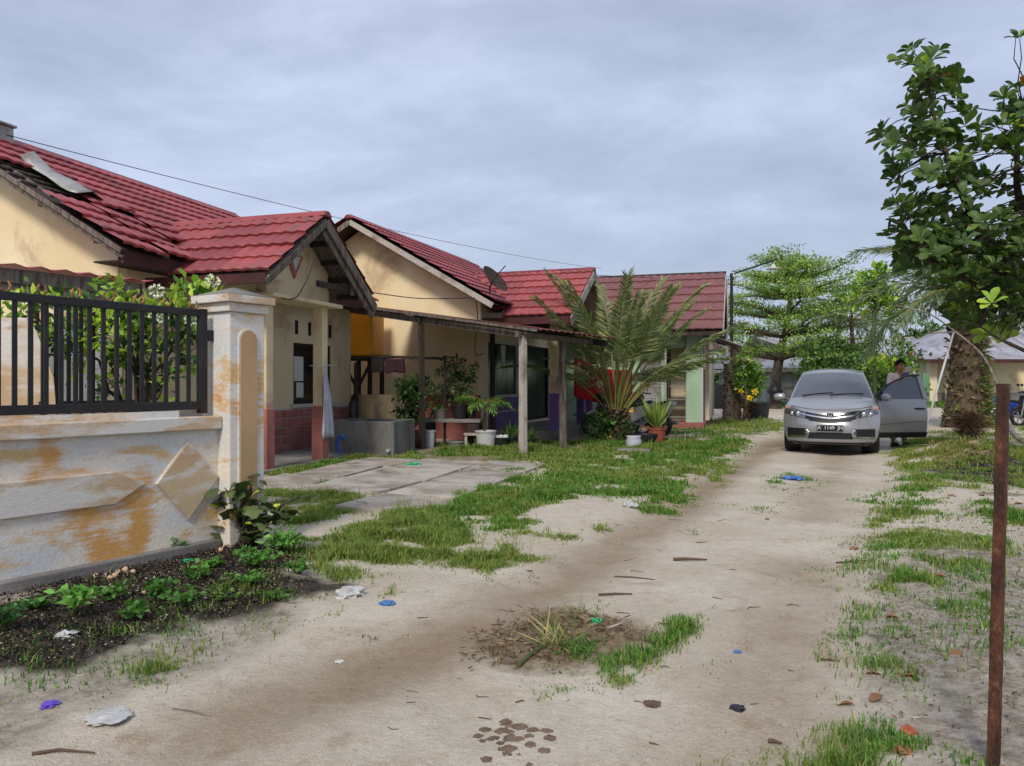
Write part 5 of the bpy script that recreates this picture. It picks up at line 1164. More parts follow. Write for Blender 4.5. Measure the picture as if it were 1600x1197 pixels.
# ---------------------------------------------------------------- layered tree by the cross road
tb0 = on(1211, 638, 38.5); lt_ = empty('layered_tree', tb0, 0, 'tall tree with flat tiers of fresh green foliage at the cross road', 'tree')
mb = MB(); sp_ = [(0, 0, -.1), (.05, 0, 1.4), (.3, .1, 2.8), (.55, .1, 3.9), (.75, 0, 5.2), (.7, 0, 6.6), (.6, 0, 7.4)]; tp = curve_pts(sp_, 4)
mb.tube(tp, [lerp(.34, .05, (i/(len(tp)-1))**.8) for i in range(len(tp))], 10, wob=.08)
cen, rad, per = [], [], []
for tz, tr_, n_ in ((3.0, 5.2, 10), (4.0, 5.6, 11), (5.0, 5.0, 11), (5.9, 4.0, 9), (6.7, 2.9, 7), (7.3, 1.6, 4)):
    for k in range(n_):
        a = k*6.283/n_+random.uniform(-.3, .3)+tz; ln = tr_*random.uniform(.75, 1.05)
        i0 = min(range(len(tp)), key=lambda i: abs(tp[i].z-(tz-.5))); st_ = tp[i0]; en = Vector((.7+ln*math.cos(a), ln*math.sin(a), tz+random.uniform(-.2, .35)+.05*ln))
        pts, rr = limb(st_, en, .09, .015, .12); mb.tube(pts, rr, 5)
        for f in (.35, .55, .75, .95):
            p = st_.lerp(en, f); cen.append((p.x+random.uniform(-.35, .35), p.y+random.uniform(-.35, .35), p.z+.12)); rad.append((.75, .75, .10)); per.append(17)
mb.build('trunk', mt['bark'], lt_, smooth=True)
clumps(cen, rad, per, 10, .13, .125, .07, [hx(104,132,58,.9), hx(124,150,70,.9), hx(82,110,48,.9), hx(142,162,84,.9)], None, upb=.3, name='crown', parent=lt_)
bg_ = empty('black_bag', A(1211, 602, 37.9), 0, 'black plastic bag hanging on the layered tree trunk', 'bag')
MB().lathe([(.001, -.5), (.3, -.46), (.40, -.32), (.28, -.1), (.08, .12), (.03, .22), (.001, .22)], n=12, cap=False).build('bag_body', mt['blackplastic'], bg_, smooth=True); MB().tube([(0, 0, .2), (.0, .2, .6)], .02, 5).build('strap', mt['blackplastic'], bg_)
# ---------------------------------------------------------------- far buildings
def far_house(name, px0, px1, Y, ze, zr, wallmat, roofmat, label, depth=7, hip=True, oh=.6, fascia=None, base=.0, rz=0, wins=()):
    x0, x1 = (px0-800)/1200*Y, (px1-800)/1200*Y; e = empty(name, (x0, Y, 0), rz, label, 'house'); w_ = x1-x0
    MB().b2((0, 0, 0), (w_, depth, ze)).build('wall', mt[wallmat], e)
    r_ = MB(); a = [(-oh, -oh, ze), (w_+oh, -oh, ze), (w_+oh, depth+oh, ze), (-oh, depth+oh, ze)]; k = (depth/2 if hip else -oh)
    r1, r2 = (k, depth/2, zr), (w_-k, depth/2, zr)
    r_.add(a+[r1, r2], [(0, 1, 5, 4), (1, 2, 5), (2, 3, 4, 5), (3, 0, 4), (3, 2, 1, 0)])
    ro = r_.build('roof', mt[roofmat], e)
    n_ = int(w_/.8)
    for i in range(n_):        # standing ribs of the sheet roofing
        x_ = lerp(-oh+.1, w_+oh-.1, i/max(1, n_-1)); top = min(1, max(.05, min((x_+oh)/(k+oh), (w_+oh-x_)/(k+oh)))) if hip else 1
        MB().bar((x_, -oh, ze+.03), (x_, lerp(-oh, depth/2, top), lerp(ze, zr, top)+.03), .05, .03).build('sheet_rib', mt[roofmat], ro)
    if fascia: MB().b2((-oh, -oh-.04, ze-.22), (w_+oh, -oh-.003, ze+.02)).build('fascia', mt[fascia], ro); MB().b2((-oh-.04, -oh, ze-.22), (-oh-.003, depth, ze+.02)).build('fascia', mt[fascia], ro)
    for wx0, wx1, wz0, wz1, wm in wins:
        f = MB().b2((wx0, -.06, wz0), (wx1, -.003, wz1)).build('window', mt['palewood'], e); MB().b2((wx0+.08, -.075, wz0+.08), (wx1-.08, -.062, wz1-.08)).build('pane', mt[wm], f)
    return e
mt['whitewash'] = P('whitewash_boards', hx(190,192,190,.85), .9, hx(150,150,146,.85), .8, .45, .65, .2, 30, .12, stretch=(4,1,.3))
fh1 = far_house('white_shed', 1163, 1252, 49, 2.25, 3.7, 'whitewash', 'zinc', 'white plank shed with rusty zinc roof beyond the cross road', 6, False, .5, 'palewood', wins=((.2, 1.0, 1.2, 1.9, 'void'),))
fh1b = far_house('board_house', 1212, 1292, 46, 2.2, 4.4, 'whitewash', 'zinc', 'weathered white board house with grey hipped zinc roof', 7, True, .7, 'palewood', wins=((2.2, 3.1, .7, 1.95, 'void'), (.3, 1.3, 1.0, 1.9, 'whitewash')))
fh2 = far_house('dark_house', 1368, 1452, 56, 2.6, 4.9, 'concrete', 'zinc', 'grey house with dark veranda and blue post behind the flag', 7, False, .7, 'darkwood', wins=((1.0, 2.0, .6, 2.0, 'void'), (2.6, 3.8, .3, 2.1, 'void')))
for x_, mm_ in ((2.2, 'bluepost'), (.3, 'greenpost')):
    mt['bluepost'] = mt.get('bluepost') or P('blue_post', hx(96,150,190,.85), .8, bump=.1); mt['greenpost'] = mt.get('greenpost') or P('green_post', hx(110,150,110,.85), .8, bump=.1)
    MB().b2((x_-.16, -2.0, 0), (x_+.16, -1.7, 2.5)).build('veranda_post', mt[mm_], fh2)
MB().prism([(-.4, -2.3, 2.45), (4.4, -2.3, 2.45), (4.4, -.7, 2.68), (-.4, -.7, 2.68)], (0, 0, .05)).build('veranda_roof', mt['zinc'], fh2)
MB().b2((-.4, -1.9, 0), (4.2, -1.75, .9)).build('veranda_wall', mt['concrete'], fh2)
fh3 = far_house('cream_house', 1462, 1800, 50, 3.1, 5.6, 'cream', 'zinc', 'cream house with grey zinc roof and dark red fascia behind the oil palm', 8, True, .9, 'maroonwood', wins=())
MB().b2((-.01, -.02, 0), (10, -.001, .7)).build('grey_dado', mt['concrete'], fh3)
for x_ in (-1.1, .1): MB().b2((x_, -1.2, 0), (x_+.55, -.9, 3.05)).build('veranda_column', mt['cream2'], fh3, bevel=.02)
MB().b2((-1.5, -1.3, 2.9), (3, .0, 3.08)).build('veranda_beam', mt['cream2'], fh3); MB().prism([(-1.9, -2.2, 2.75), (5, -2.2, 2.75), (5, .5, 3.6), (-1.0, .5, 3.6)], (0, 0, .08)).build('veranda_roof', mt['zinc'], fh3)
MB().b2((-1.9, -2.25, 2.58), (5, -2.203, 2.80)).build('veranda_fascia', mt['maroonwood'], fh3)
gw_ = MB().b2((-2.2, 0, 0), (.2, .15, 1.0)).build('garden_wall', mt['concrete'], None, loc=on(1455, 620, 49)); tag(gw_, 'low grey block wall between the far houses', 'wall')
gp_ = MB().b2((-.22, -.1, 0), (.22, .1, 1.9)).build('green_gatepost', mt['greenpost'], None, bevel=.02, loc=on(1446, 620, 47.5)); tag(gp_, 'pale green gate post next to the cream veranda column', 'gate post')
gp2 = MB().b2((-.2, -.1, 0), (.2, .1, 1.8)).build('green_gatepost', mt['greenpost'], None, bevel=.02, loc=on(1353, 620, 45)); tag(gp2, 'green gate post showing just behind the silver car', 'gate post')
fl = empty('flagpole', on(1421, 620, 40), 0, 'red and white flag hanging on a thin wooden pole', 'flag')
MB().tube([(0, 0, 0), (0, 0, 3.2)], .025, 6).build('pole', mt['oldwood'], fl)
for nm, c_, z0, z1 in (('red_half', hx(200,40,44,.9), 3.15, 2.55), ('white_half', hx(214,214,214,.85), 2.55, 1.95)):
    m_ = P('flag_'+nm, c_, .9, bump=.1); Pg = [[(.02+.3*j/6*(.5+.5*(3.2-z_)/1.2), .04*math.sin(j*1.4), z_-.18*j/6) for j in range(7)] for z_ in np.linspace(z0, z1, 6)]
    MB().grid(np.array(Pg)).build(nm, m_, fl, smooth=True, fix=False)
# ---------------------------------------------------------------- background trees and bushes
DG = [hx(62,92,44,.9), hx(84,114,52,.9), hx(46,72,38,.9), hx(104,128,64,.9)]
def bgtree(px, Y, h_, w_, label, cols=DG, name='background_tree', n=7, trunkh=.4, L=.3, dens=1.0, cat='tree', group=None):
    cs = []; rs = []; ps = []
    for i in range(n):
        a = random.uniform(0, 6.28); r_ = w_*.5*random.uniform(.1, .75); z_ = h_*random.uniform(trunkh, .86); cs.append((r_*math.cos(a), r_*math.sin(a), z_)); q = w_*random.uniform(.18, .28); rs.append((q, q, q*.75)); ps.append(int(42*dens))
    return tree(name, on(px, 620, Y), [(0, 0, -.1), (.1, 0, h_*.3), (0, .1, h_*.7)], cs, rs, ps, 12, w_*.035+.05, L, L*.55, cols, label, cat, group, r0=.05+h_*.018, bark='barkdark')
bgtree(1330, 33, 3.2, 4.0, 'broad dark bush right behind the silver car roof', n=9, trunkh=.3, L=.2, cat='bush', dens=1.3)
bgtree(1365, 36, 2.6, 3.6, 'dense green bush in front of the grey house', [hx(56,92,40,.9), hx(72,108,46,.9)], n=7, trunkh=.3, L=.2, cat='bush')
bgtree(1292, 44, 3.4, 2.6, 'dark leafy tree against the board house', n=6, L=.25)
bgtree(1440, 75, 7.2, 7, 'round green tree behind the cream house gable', n=9, L=.35, dens=1.3)
bgtree(1150, 80, 4.0, 9, 'wide hazy tree behind the white shed', n=9, L=.35); bgtree(1210, 95, 5.5, 10, 'tall tree far behind the layered tree', n=9, L=.4); bgtree(1290, 90, 4.5, 9, 'low tree far behind the board house', n=9, L=.4)
bgtree(1370, 88, 4.6, 9, 'low spreading tree far behind the dark house', n=9, L=.4); bgtree(1560, 85, 9, 9, 'tall dark tree behind the cream house roof', n=10, L=.4); bgtree(1100, 75, 4, 7, 'dense tree behind the white house corner', n=8, L=.4)
bgtree(1660, 80, 8, 9, 'large tree beyond the right end of the cream house', n=9, L=.4); bgtree(1020, 85, 4.3, 10, 'tree mass far behind the brownish roof', n=9, L=.4)
tree('weedy_sapling', on(1343, 650, 24), [(0, 0, 0), (.05, 0, .6), (.0, 0, 1.3)], [(0, 0, .5), (.15, 0, .9), (-.1, 0, 1.3)], [(.3, .3, .3), (.25, .25, .25), (.2, .2, .3)], [16, 14, 10], 8, .07, .13, .07, DG, 'thin sapling with bare pale stems right behind the car', 'sapling', r0=.03, bark='twig', lr=.6)
# bright-leaved young tree (big divided leaves)
tree('bright_tree', on(1365, 640, 27), [(0, 0, 0), (.05, 0, 1.2), (-.02, 0, 2.9), (.05, 0, 4.3)], [(-.1, 0, 4.7), (.4, 0, 4.4), (-.6, 0, 4.3), (.1, 0, 5.2), (.8, 0, 4.0), (-.1, .2, 4.1), (.3, 0, 1.9), (.9, 0, 1.8)], [(.5, .4, .35), (.45, .4, .3), (.4, .4, .3), (.35, .3, .25), (.35, .3, .2), (.5, .4, .3), (.5, .4, .25), (.3, .3, .2)], [30, 26, 20, 18, 14, 24, 16, 10], 8, .1, .22, .12, [hx(116,148,52,.95), hx(92,126,44,.95), hx(150,168,66,.95), hx(78,104,40,.95)], 'young tree with bright yellow-green leaves above the bush', 'tree', r0=.09, bark='stem')
# far feathery palm behind it
OILC = [hx(100,118,84,.85), hx(118,132,98,.85), hx(84,102,70,.85)]
ofm = [frond(3.3, 84, .62, 1.35, .5, OILC, None, width=.042, vang=.1, stalk=.12, wr=.03, droopl=.45) for _ in range(2)]
def oilpalm(name, base, zc, n, label, s0=1.0, trunk_r=.42, elr=(70, -15)):
    e = empty(name, base, 0, label, 'palm')
    for i in range(n):
        a = i*2.39996+1.1; q = i/(n-1); o = link('frond', ofm[i % 2], None, e, (.15*math.cos(a), .15*math.sin(a), zc-.15*q)); s_ = s0*random.uniform(.85, 1.1)
        o.rotation_euler = Euler((random.uniform(-.5, .5), -R(lerp(*elr, q)+random.uniform(-6, 6)), a), 'XYZ'); o.scale = (s_, s_, s_)
    return e
fp = oilpalm('slender_palm', on(1330, 640, 35), 4.3, 14, 'feathery palm between the layered tree and the bright tree', .8, elr=(60, 5)); MB().tube([(0, 0, 0), (.1, 0, 2), (0, 0, 4.4)], [.12, .08, .09], 9).build('trunk', mt['palmbark'], fp)
# ---------------------------------------------------------------- oil palm with ferny trunk
opb = on(1508, 668, 22); op = oilpalm('oil_palm', opb, 4.0, 26, 'old oil palm with shaggy fern-covered trunk right of the car', 1.0, elr=(82, 8))
tk_ = MB().tube([(-.02, 0, -.1), (0, 0, .4), (.02, 0, 1.2), (.03, 0, 2.2), (.05, 0, 4.0)], [.62, .54, .44, .40, .42], 14, wob=.15).build('trunk', mt['palmbark'], op)
q = MB()
for i in range(260):
    a = i*2.4; z = .05+3.95*i/230; d = Vector((math.cos(a), math.sin(a), 0)); r_ = .42+.14*max(0, 1-z/1.2)
    q.bar(d*(r_-.08)+Vector((0, 0, z)), d*(r_+random.uniform(.0, .22)*random.random())+Vector((random.gauss(0, .05), random.gauss(0, .05), z+random.uniform(-.1, .32))), random.uniform(.05, .2), .03)
lb_ = q.build('leaf_base', mt['palmbark'], tk_); lb_['kind'] = 'stuff'
Cs = []; Ds = []
for i in range(800):
    a = random.gauss(-.25, .5) if random.random() < .75 else random.uniform(-3.2, 0); z = random.uniform(.1, 3.2)*(.4+.6*random.random()); r_ = .46+.12*max(0, 1-z/1.2); d = (math.cos(a), math.sin(a))
    Cs.append((d[0]*r_, d[1]*r_, z)); Ds.append((d[0]+random.gauss(0, .5), d[1]+random.gauss(0, .5), random.uniform(-.5, .8)))
fe_ = leaf_obj('ferns', np.array(Cs), np.array(Ds), .24*(.5+rng.random(len(Cs))), .06, pal(len(Cs), [hx(94,120,62,.85), hx(74,98,52,.85), hx(116,136,76,.85), hx(140,122,92,.85)], [.28, .2, .17, .35]), op); fe_['kind'] = 'stuff'
# fibrous root ball and dry heap
rb = tree('root_clump', on(1515, 690, 16.8, .12), [(0, 0, 0), (0, 0, .25), (0, 0, .45)], [(0, 0, .28)], [(.26, .26, .25)], [260], 6, .04, .16, .012, [hx(112,84,62,.9), hx(86,66,52,.9), hx(140,110,84,.9)], 'brown fibrous root clump in front of the oil palm', 'root clump', r0=.18, bark='palmbark', limbs=False, mat='dry', crown_name='fibre', upb=0)
pole_b = U(1445, 674); pl = MB().tube([tuple(Vector((0, 0, 0))), tuple(A(1490, 520, 21.2)-pole_b)], .03, 8).build('white_pole', mt['whitemet'], None, smooth=True, loc=pole_b); tag(pl, 'white plastic pole leaning against the oil palm', 'pole')
def branch(name, pts, r0, label, mat='twig'):
    b_ = Vector(pts[-1]); cp_ = curve_pts([Vector(p)-b_ for p in pts], 6); n_ = len(cp_); o = MB().tube(cp_, [lerp(r0*.35, r0, i/(n_-1)) for i in range(n_)], 7, wob=.15).build(name, mt[mat], None, smooth=True, loc=b_); tag(o, label, 'branch')
branch('bare_branch', [A(1400, 478, 17.5), A(1450, 490, 17.6), A(1490, 517, 17.6), A(1535, 556, 17.4), A(1558, 605, 17), A(1566, 660, 17), on(1570, 690, 17)], .038, 'long pale bare branch arching past the oil palm trunk')
branch('bare_branch', [A(1425, 535, 17.8), A(1455, 521, 17.8), A(1489, 520, 17.7)], .025, 'short pale side branch touching the oil palm trunk')
branch('fallen_log', [on(1668, 738, 15), on(1600, 705, 15.2, .12), on(1572, 672, 16, .45)], .06, 'grey fallen limb slanting on the grass beside the rusty post')
branch('fallen_log', [on(1640, 742, 14.2, .05), on(1590, 740, 14.6, .1), on(1560, 728, 15, .12)], .07, 'short mossy log lying on the ash heap')
# ---------------------------------------------------------------- big-leaved tree at the right
bl0 = Vector((9.6, 12.4, 0)); bt = empty('broadleaf_tree', bl0, 0, 'tall tree with large glossy rounded leaves overhanging the lane', 'tree')
rb_ = lambda px, py, Y: A(px, py, Y)-bl0
mb = MB(); tr1 = curve_pts([(0, 0, -.1), (-.05, 0, 1.0), (-.2, 0, 2.0), (-.5, -.1, 3.0)], 5); mb.tube(tr1, [lerp(.20, .13, i/(len(tr1)-1)) for i in range(len(tr1))], 10, wob=.08)
L1 = curve_pts([tr1[-1], rb_(1600, 430, 12.3), rb_(1555, 395, 12.2), rb_(1516, 330, 12.1), rb_(1490, 270, 12.1), rb_(1462, 190, 12.1), rb_(1448, 110, 12.1)], 5); mb.tube(L1, [lerp(.11, .012, i/(len(L1)-1)) for i in range(len(L1))], 8)
L2 = curve_pts([tr1[-2], rb_(1600, 330, 12.4), rb_(1590, 240, 12.5), rb_(1600, 170, 12.6)], 5); mb.tube(L2, [lerp(.09, .012, i/(len(L2)-1)) for i in range(len(L2))], 8)
L3 = curve_pts([tr1[-4], rb_(1620, 500, 12.0), rb_(1560, 470, 11.9), rb_(1500, 430, 11.9), rb_(1430, 395, 12)], 5); mb.tube(L3, [lerp(.08, .012, i/(len(L3)-1)) for i in range(len(L3))], 8)
L4 = curve_pts([tr1[6], rb_(1600, 548, 11.6), rb_(1562, 530, 11.6), rb_(1530, 510, 11.6)], 4); mb.tube(L4, [lerp(.04, .01, i/(len(L4)-1)) for i in range(len(L4))], 6)
skel = L1[6:]+L2[4:]+L3[4:]+L4[4:]
def bleaf(L, Wd, cup, dr):
    ts = (0, .12, .35, .6, .8, .93, 1.0); ws = (.02, .2, .62, .95, .9, .55, .02); V = []; 
    for t_, w_ in zip(ts, ws):
        zc = -dr*L*t_*t_; V += [(t_*L, -w_*Wd/2, zc+cup*w_*Wd), (t_*L, 0, zc), (t_*L, w_*Wd/2, zc+cup*w_*Wd)]
    F = []
    for i in range(len(ts)-1):
        for j in range(2): F.append((i*3+j, i*3+j+1, (i+1)*3+j+1, (i+1)*3+j))
    return np.array(V), np.array(F)
BLC = [hx(72,94,44,.85), hx(60,84,40,.85), hx(94,114,54,.85), hx(52,72,36,.85)]; YLC = [hx(120,150,56,.95), hx(142,168,62,.95)]
bmesh_cache = {}
def bleaf_mesh(kind, col):
    L_, Wd_, cup, dr = ((.22, .118, .22, .12), (.19, .122, .15, .28), (.235, .112, .3, .05))[kind]; V, F = bleaf(L_, Wd_, cup, dr); return np_mesh('leaf', V, F, mt['bigleaf'], np.tile(np.array(col[:3]), (len(V), 1)), True)
LM = [bleaf_mesh(i % 3, c) for i, c in enumerate(BLC+BLC[:2]+YLC+[hx(150,88,44,.8)])]
LOBES = [((1445, 130), (50, 55), 26), ((1420, 200), (45, 45), 22), ((1470, 170), (45, 55), 24), ((1440, 250), (60, 50), 30), ((1500, 240), (45, 50), 22), ((1520, 210), (22, 40), 8), ((1400, 275), (28, 20), 9), ((1425, 320), (50, 20), 12), ((1485, 310), (55, 40), 20),
         ((1560, 205), (20, 35), 8), ((1590, 190), (30, 60), 22), ((1590, 260), (30, 45), 18), ((1535, 300), (35, 30), 12), ((1410, 375), (28, 22), 9), ((1450, 370), (50, 35), 20), ((1510, 370), (55, 45), 26), ((1460, 420), (55, 30), 22), ((1530, 430), (50, 40), 22), ((1585, 400), (35, 45), 18),
         ((1590, 470), (30, 50), 20), ((1510, 480), (40, 30), 14), ((1550, 500), (35, 25), 12), ((1570, 525), (25, 15), 4), ((1640, 300), (60, 160), 60), ((1595, 65), (10, 12), 3), ((1690, 350), (70, 180), 50), ((1530, 400), (60, 40), 16), ((1585, 330), (35, 60), 16), ((1560, 460), (50, 45), 18), ((1480, 395), (70, 35), 16)]
LEAVES = []; twg = MB()
for (px, py), (rx, ry), n_ in LOBES:
    for i in range(int(n_*(.70 if py < 340 else .88))):
        a = random.uniform(0, 6.283); q = math.sqrt(random.random()); dx, dy = rx*q*math.cos(a), ry*q*math.sin(a); depth = random.uniform(-1, 1)*math.sqrt(max(0, 1-q*q))
        c_ = rb_(px+dx, py+dy, 12.15+depth*.011*(rx+ry)); near_ = min(skel, key=lambda s: (s-c_).length_squared)
        ax_ = (c_-near_).normalized()*.7+Vector((random.gauss(0, .25), random.gauss(0, .25), .75)); ax_.normalize()
        if random.random() < .8: pts, rr = limb(near_, c_, .014, .006, .2, 4); twg.tube(pts, rr, 4)
        yl_ = (py > 455 and px < 1570 and random.random() < .45) or random.random() < .015
        rot = ax_.to_track_quat('Z', 'Y'); nl_ = random.randint(6, 9)
        for k in range(nl_):
            ph = k*6.283/nl_+random.uniform(-.25, .25); tilt = random.uniform(.15, 1.0); d = Vector((math.cos(ph)*math.cos(tilt), math.sin(ph)*math.cos(tilt), math.sin(tilt)))
            q_ = rot @ Matrix.Rotation(ph, 3, 'Z').to_quaternion() @ Euler((random.uniform(-.4, .4), -tilt, 0)).to_quaternion(); s_ = random.uniform(.55, 1.2)
            ki = random.choice((6, 7)) if yl_ else (8 if random.random() < .0025 else random.randrange(6))
            LEAVES.append((c_+(q_ @ Vector((.015, 0, 0))), q_, s_, ki, px+dx < 1605 and py > 60))
mb.build('trunk', mt['barkdark'], bt, smooth=True); crown = twg.build('twigs', mt['barkdark'], bt)
random.shuffle(LEAVES); LEAVES.sort(key=lambda l: not l[4]); cnt = 0; restV, restF, restC = [], [], []; nb_ = 0
vis = [l for l in LEAVES if l[4]]; single = sorted(vis, key=lambda l: l[0].y)[:300]; ids = {id(l) for l in single}
for l in LEAVES:
    p, q_, s_, ki, _ = l
    if id(l) in ids:
        o = link('leaf', LM[ki], None, crown, p); o.rotation_mode = 'QUATERNION'; o.rotation_quaternion = q_; o.scale = (s_,)*3
    else:
        me_ = LM[ki]; n_ = len(me_.vertices); V = np.empty(n_*3, np.float32); me_.vertices.foreach_get('co', V); V = V.reshape(-1, 3)*s_; Rm = np.array(q_.to_matrix()); restV.append(V @ Rm.T+np.array(p)); F = np.array([tuple(f.vertices) for f in me_.polygons]); restF.append(F+nb_); nb_ += n_
        cc_ = np.empty(n_*4, np.float32); me_.attributes['Col'].data.foreach_get('color', cc_); restC.append(cc_.reshape(-1, 4)[:, :3])
o = link('foliage', np_mesh('foliage', np.concatenate(restV), np.concatenate(restF), mt['bigleaf'], np.concatenate(restC), True), None, bt); o['kind'] = 'stuff'
# ---------------------------------------------------------------- silver car, front towards the camera, near door open
mt['carpaint'] = P('silver_car_paint', hx(166,165,166,.82), .28, bump=0, grain=.03, metal=.45, spec=.5, coat=.6)
mt['chrome'] = P('chrome', hx(220,222,226,.9), .15, bump=0, grain=.02, metal=1)
mt['carglass'] = P('car_glass', (.055,.06,.072,1), .04, bump=0, grain=.02, spec=.9, coat=.5)
mt['trim'] = P('black_trim', (.012,.012,.013,1), .45, bump=0, spec=.4)
mt['rubber'] = P('tyre_rubber', (.016,.016,.016,1), .8, bump=.2, dirt=(hx(120,108,92,.7), .55, .75, 6))
mt['lampglass'] = P('headlamp', hx(140,142,146,.8), .12, hx(60,60,64), 14, .45, .55, bump=0, metal=.5, coat=1)
mt['amber'] = P('amber_lamp', hx(190,120,84,.9), .2, bump=0, coat=1)
fx, fy = (1297-800)/1200*13.75, 13.75
car = empty('parked_car', (0, 0, 0), math.atan2(-.915, -.403), 'silver people carrier parked on the sandy lane with its front door open', 'car')
fwd = Vector((-.403, -.915, 0)); car.location = Vector((fx, fy, 0))-fwd*2.19
XO_ = 2.19
ROWS = np.array([  # x, z, half width, bow, drop, arch of side
 (-.07, .19, .66, .26, 0), (-.01, .24, .74, .32, 0), (0, .36, .79, .38, 0), (0, .50, .815, .42, 0), (-.03, .60, .825, .45, 0), (-.06, .70, .825, .48, 0), (-.10, .78, .82, .48, .0), (-.17, .84, .81, .45, .005), (-.30, .885, .80, .38, .02),
 (-.55, .94, .785, .26, .03), (-.80, .99, .775, .18, .035), (-1.0, 1.03, .77, .12, .035), (-1.04, 1.04, .755, .12, .035), (-1.25, 1.19, .70, .11, .03), (-1.50, 1.35, .645, .10, .03), (-1.78, 1.50, .585, .10, .035), (-1.86, 1.53, .575, .09, .04),
 (-2.2, 1.575, .575, .03, .05), (-2.8, 1.60, .575, 0, .05), (-3.4, 1.585, .57, 0, .05), (-4.0, 1.53, .56, -.02, .05), (-4.16, 1.46, .58, -.03, .04), (-4.28, 1.05, .70, -.05, .02), (-4.36, .75, .78, -.10, 0), (-4.38, .50, .79, -.12, 0), (-4.30, .25, .74, -.12, 0)])
def cr_interp(A_, n):
    Q = np.vstack([2*A_[0]-A_[1], A_, 2*A_[-1]-A_[-2]]); o = []
    for i in range(1, len(Q)-2):
        for k in range(n):
            t_ = k/n; a, b_, c, d = Q[i-1:i+3]; o.append((.5*((2*b_)+(c-a)*t_+(2*a-5*b_+4*c-d)*t_*t_+(3*b_-a-3*c+d)*t_**3), i-1+t_))
    o.append((A_[-1], len(A_)-1.0)); return np.array([q[0] for q in o]), np.array([q[1] for q in o])
RR, RT = cr_interp(ROWS, 4); sc_ = np.linspace(-1, 1, 41)
def drape(r, s):
    x, z, hw, bow, dr = r; return (XO_+x-bow*abs(s)**2.6, hw*np.sign(s)*abs(s)**.92, z-dr*s*s-.012*abs(s)**6*(z > .8))
GP = np.array([[drape(r, s) for s in sc_] for r in RR])
parts = {}
def put(k): parts.setdefault(k, MB()); return parts[k]
def faces_to(key, quads):
    mb = put(key); 
    for q in quads: mb.add(q, [(0, 1, 2, 3)])
body_q, glass_q = [], []
for i in range(len(RR)-1):
    for j in range(40):
        q = [GP[i, j], GP[i, j+1], GP[i+1, j+1], GP[i+1, j]]; rt = (RT[i]+RT[i+1])/2; s_ = (sc_[j]+sc_[j+1])/2
        (glass_q if 12.1 < rt < 15.1 and abs(s_) < .93 else glass_q if (21.1 < rt < 22.3 and abs(s_) < .85) else body_q).append(q)
# flanks
def side_y(z, ze, ye):
    belt = .99
    if z > belt: return lerp(.79, ye, (z-belt)/max(ze-belt, .05))
    return float(np.interp(z, [.2, .32, .55, .68, .85, .99], [.74, .80, .835, .842, .825, .79]))
i0 = next(i for i, r in enumerate(RT) if r >= 6); i1 = next(i for i, r in enumerate(RT) if r >= 23)
nz_ = 26; WC = ((XO_-.86, .30), (XO_-3.51, .30))
for s_ in (-1, 1):
    cols_ = []; jj = 0 if s_ < 0 else 40
    eb = np.array([GP[i, jj] for i in range(0, i0+1)])
    zsF = np.linspace(eb[-1, 2], .2, nz_); cols_.append([(np.interp(z, eb[:, 2], eb[:, 0]), s_*np.interp(z, eb[:, 2], np.abs(eb[:, 1])), z) for z in zsF])
    xs_prev = cols_[0][0][0]
    for i in range(i0+1, i1):
        ex, ey, ez = GP[i, jj]
        if ex > xs_prev-.01: continue
        xs_prev = ex; zs = np.linspace(ez, .22, nz_); bl_ = min(1, max(0, (cols_[0][0][0]-ex)/.35)); bl_ = bl_*bl_*(3-2*bl_)
        e2 = abs(ey); row = []
        for k, z in enumerate(zs):
            y_ = side_y(z, ez, e2); y_ = lerp(e2, y_, min(1, k/4)) if z < 1.0 else y_; y0_ = abs(cols_[0][k][1]); row.append((ex, s_*lerp(y0_, y_, bl_), z))
        cols_.append(row)
    cols_ = np.array(cols_)
    for i in range(len(cols_)-1):
        for k in range(nz_-1):
            q = [cols_[i, k], cols_[i+1, k], cols_[i+1, k+1], cols_[i, k+1]]; c_ = sum(q)/4; lx = c_[0]-XO_
            if any((c_[0]-wx)**2+(c_[2]-wz)**2 < .345**2 for wx, wz in WC): continue
            hole = s_ > 0 and -2.22 < lx < -1.16 and .30 < c_[2] < 1.40
            if hole: continue
            win = 1.01 < c_[2] < 1.47 and ((-2.20 < lx < -1.35) or (-3.1 < lx < -2.28) or (-3.9 < lx < -3.2)) and k > 1
            (glass_q if win else body_q).append(q)
mb = put('body'); [mb.add(q, [(0, 1, 2, 3)]) for q in body_q]; mg = put('glass'); [mg.add(q, [(0, 1, 2, 3)]) for q in glass_q]
def weld(mb, name, mat):
    me = mb.mesh(name, mat, True, False); bm = bmesh.new(); bm.from_mesh(me); bmesh.ops.remove_doubles(bm, verts=bm.verts, dist=.0015); bmesh.ops.recalc_face_normals(bm, faces=bm.faces); bm.to_mesh(me); bm.free()
    me.polygons.foreach_set('use_smooth', [True]*len(me.polygons)); return link(name, me, None, car)
bodyo = weld(parts['body'], 'body', mt['carpaint']); gl_ = weld(parts['glass'], 'window_glass', mt['carglass'])
MB().b2((-1.9, -.66, .24), (1.25, .66, .62)).build('interior_floor', mt['trim'], car); MB().b2((.75, -.66, .6), (1.15, .66, .98)).build('dashboard', mt['trim'], car)
for y_ in (-.36, .36): MB().prism([(.2, y_-.24, .62), (.2, y_-.24, .80), (-.25, y_-.24, .78), (-.45, y_-.24, 1.32), (-.58, y_-.24, 1.32), (-.42, y_-.24, .62)], (0, .48, 0)).build('seat', mt['trim'], car, bevel=.04)
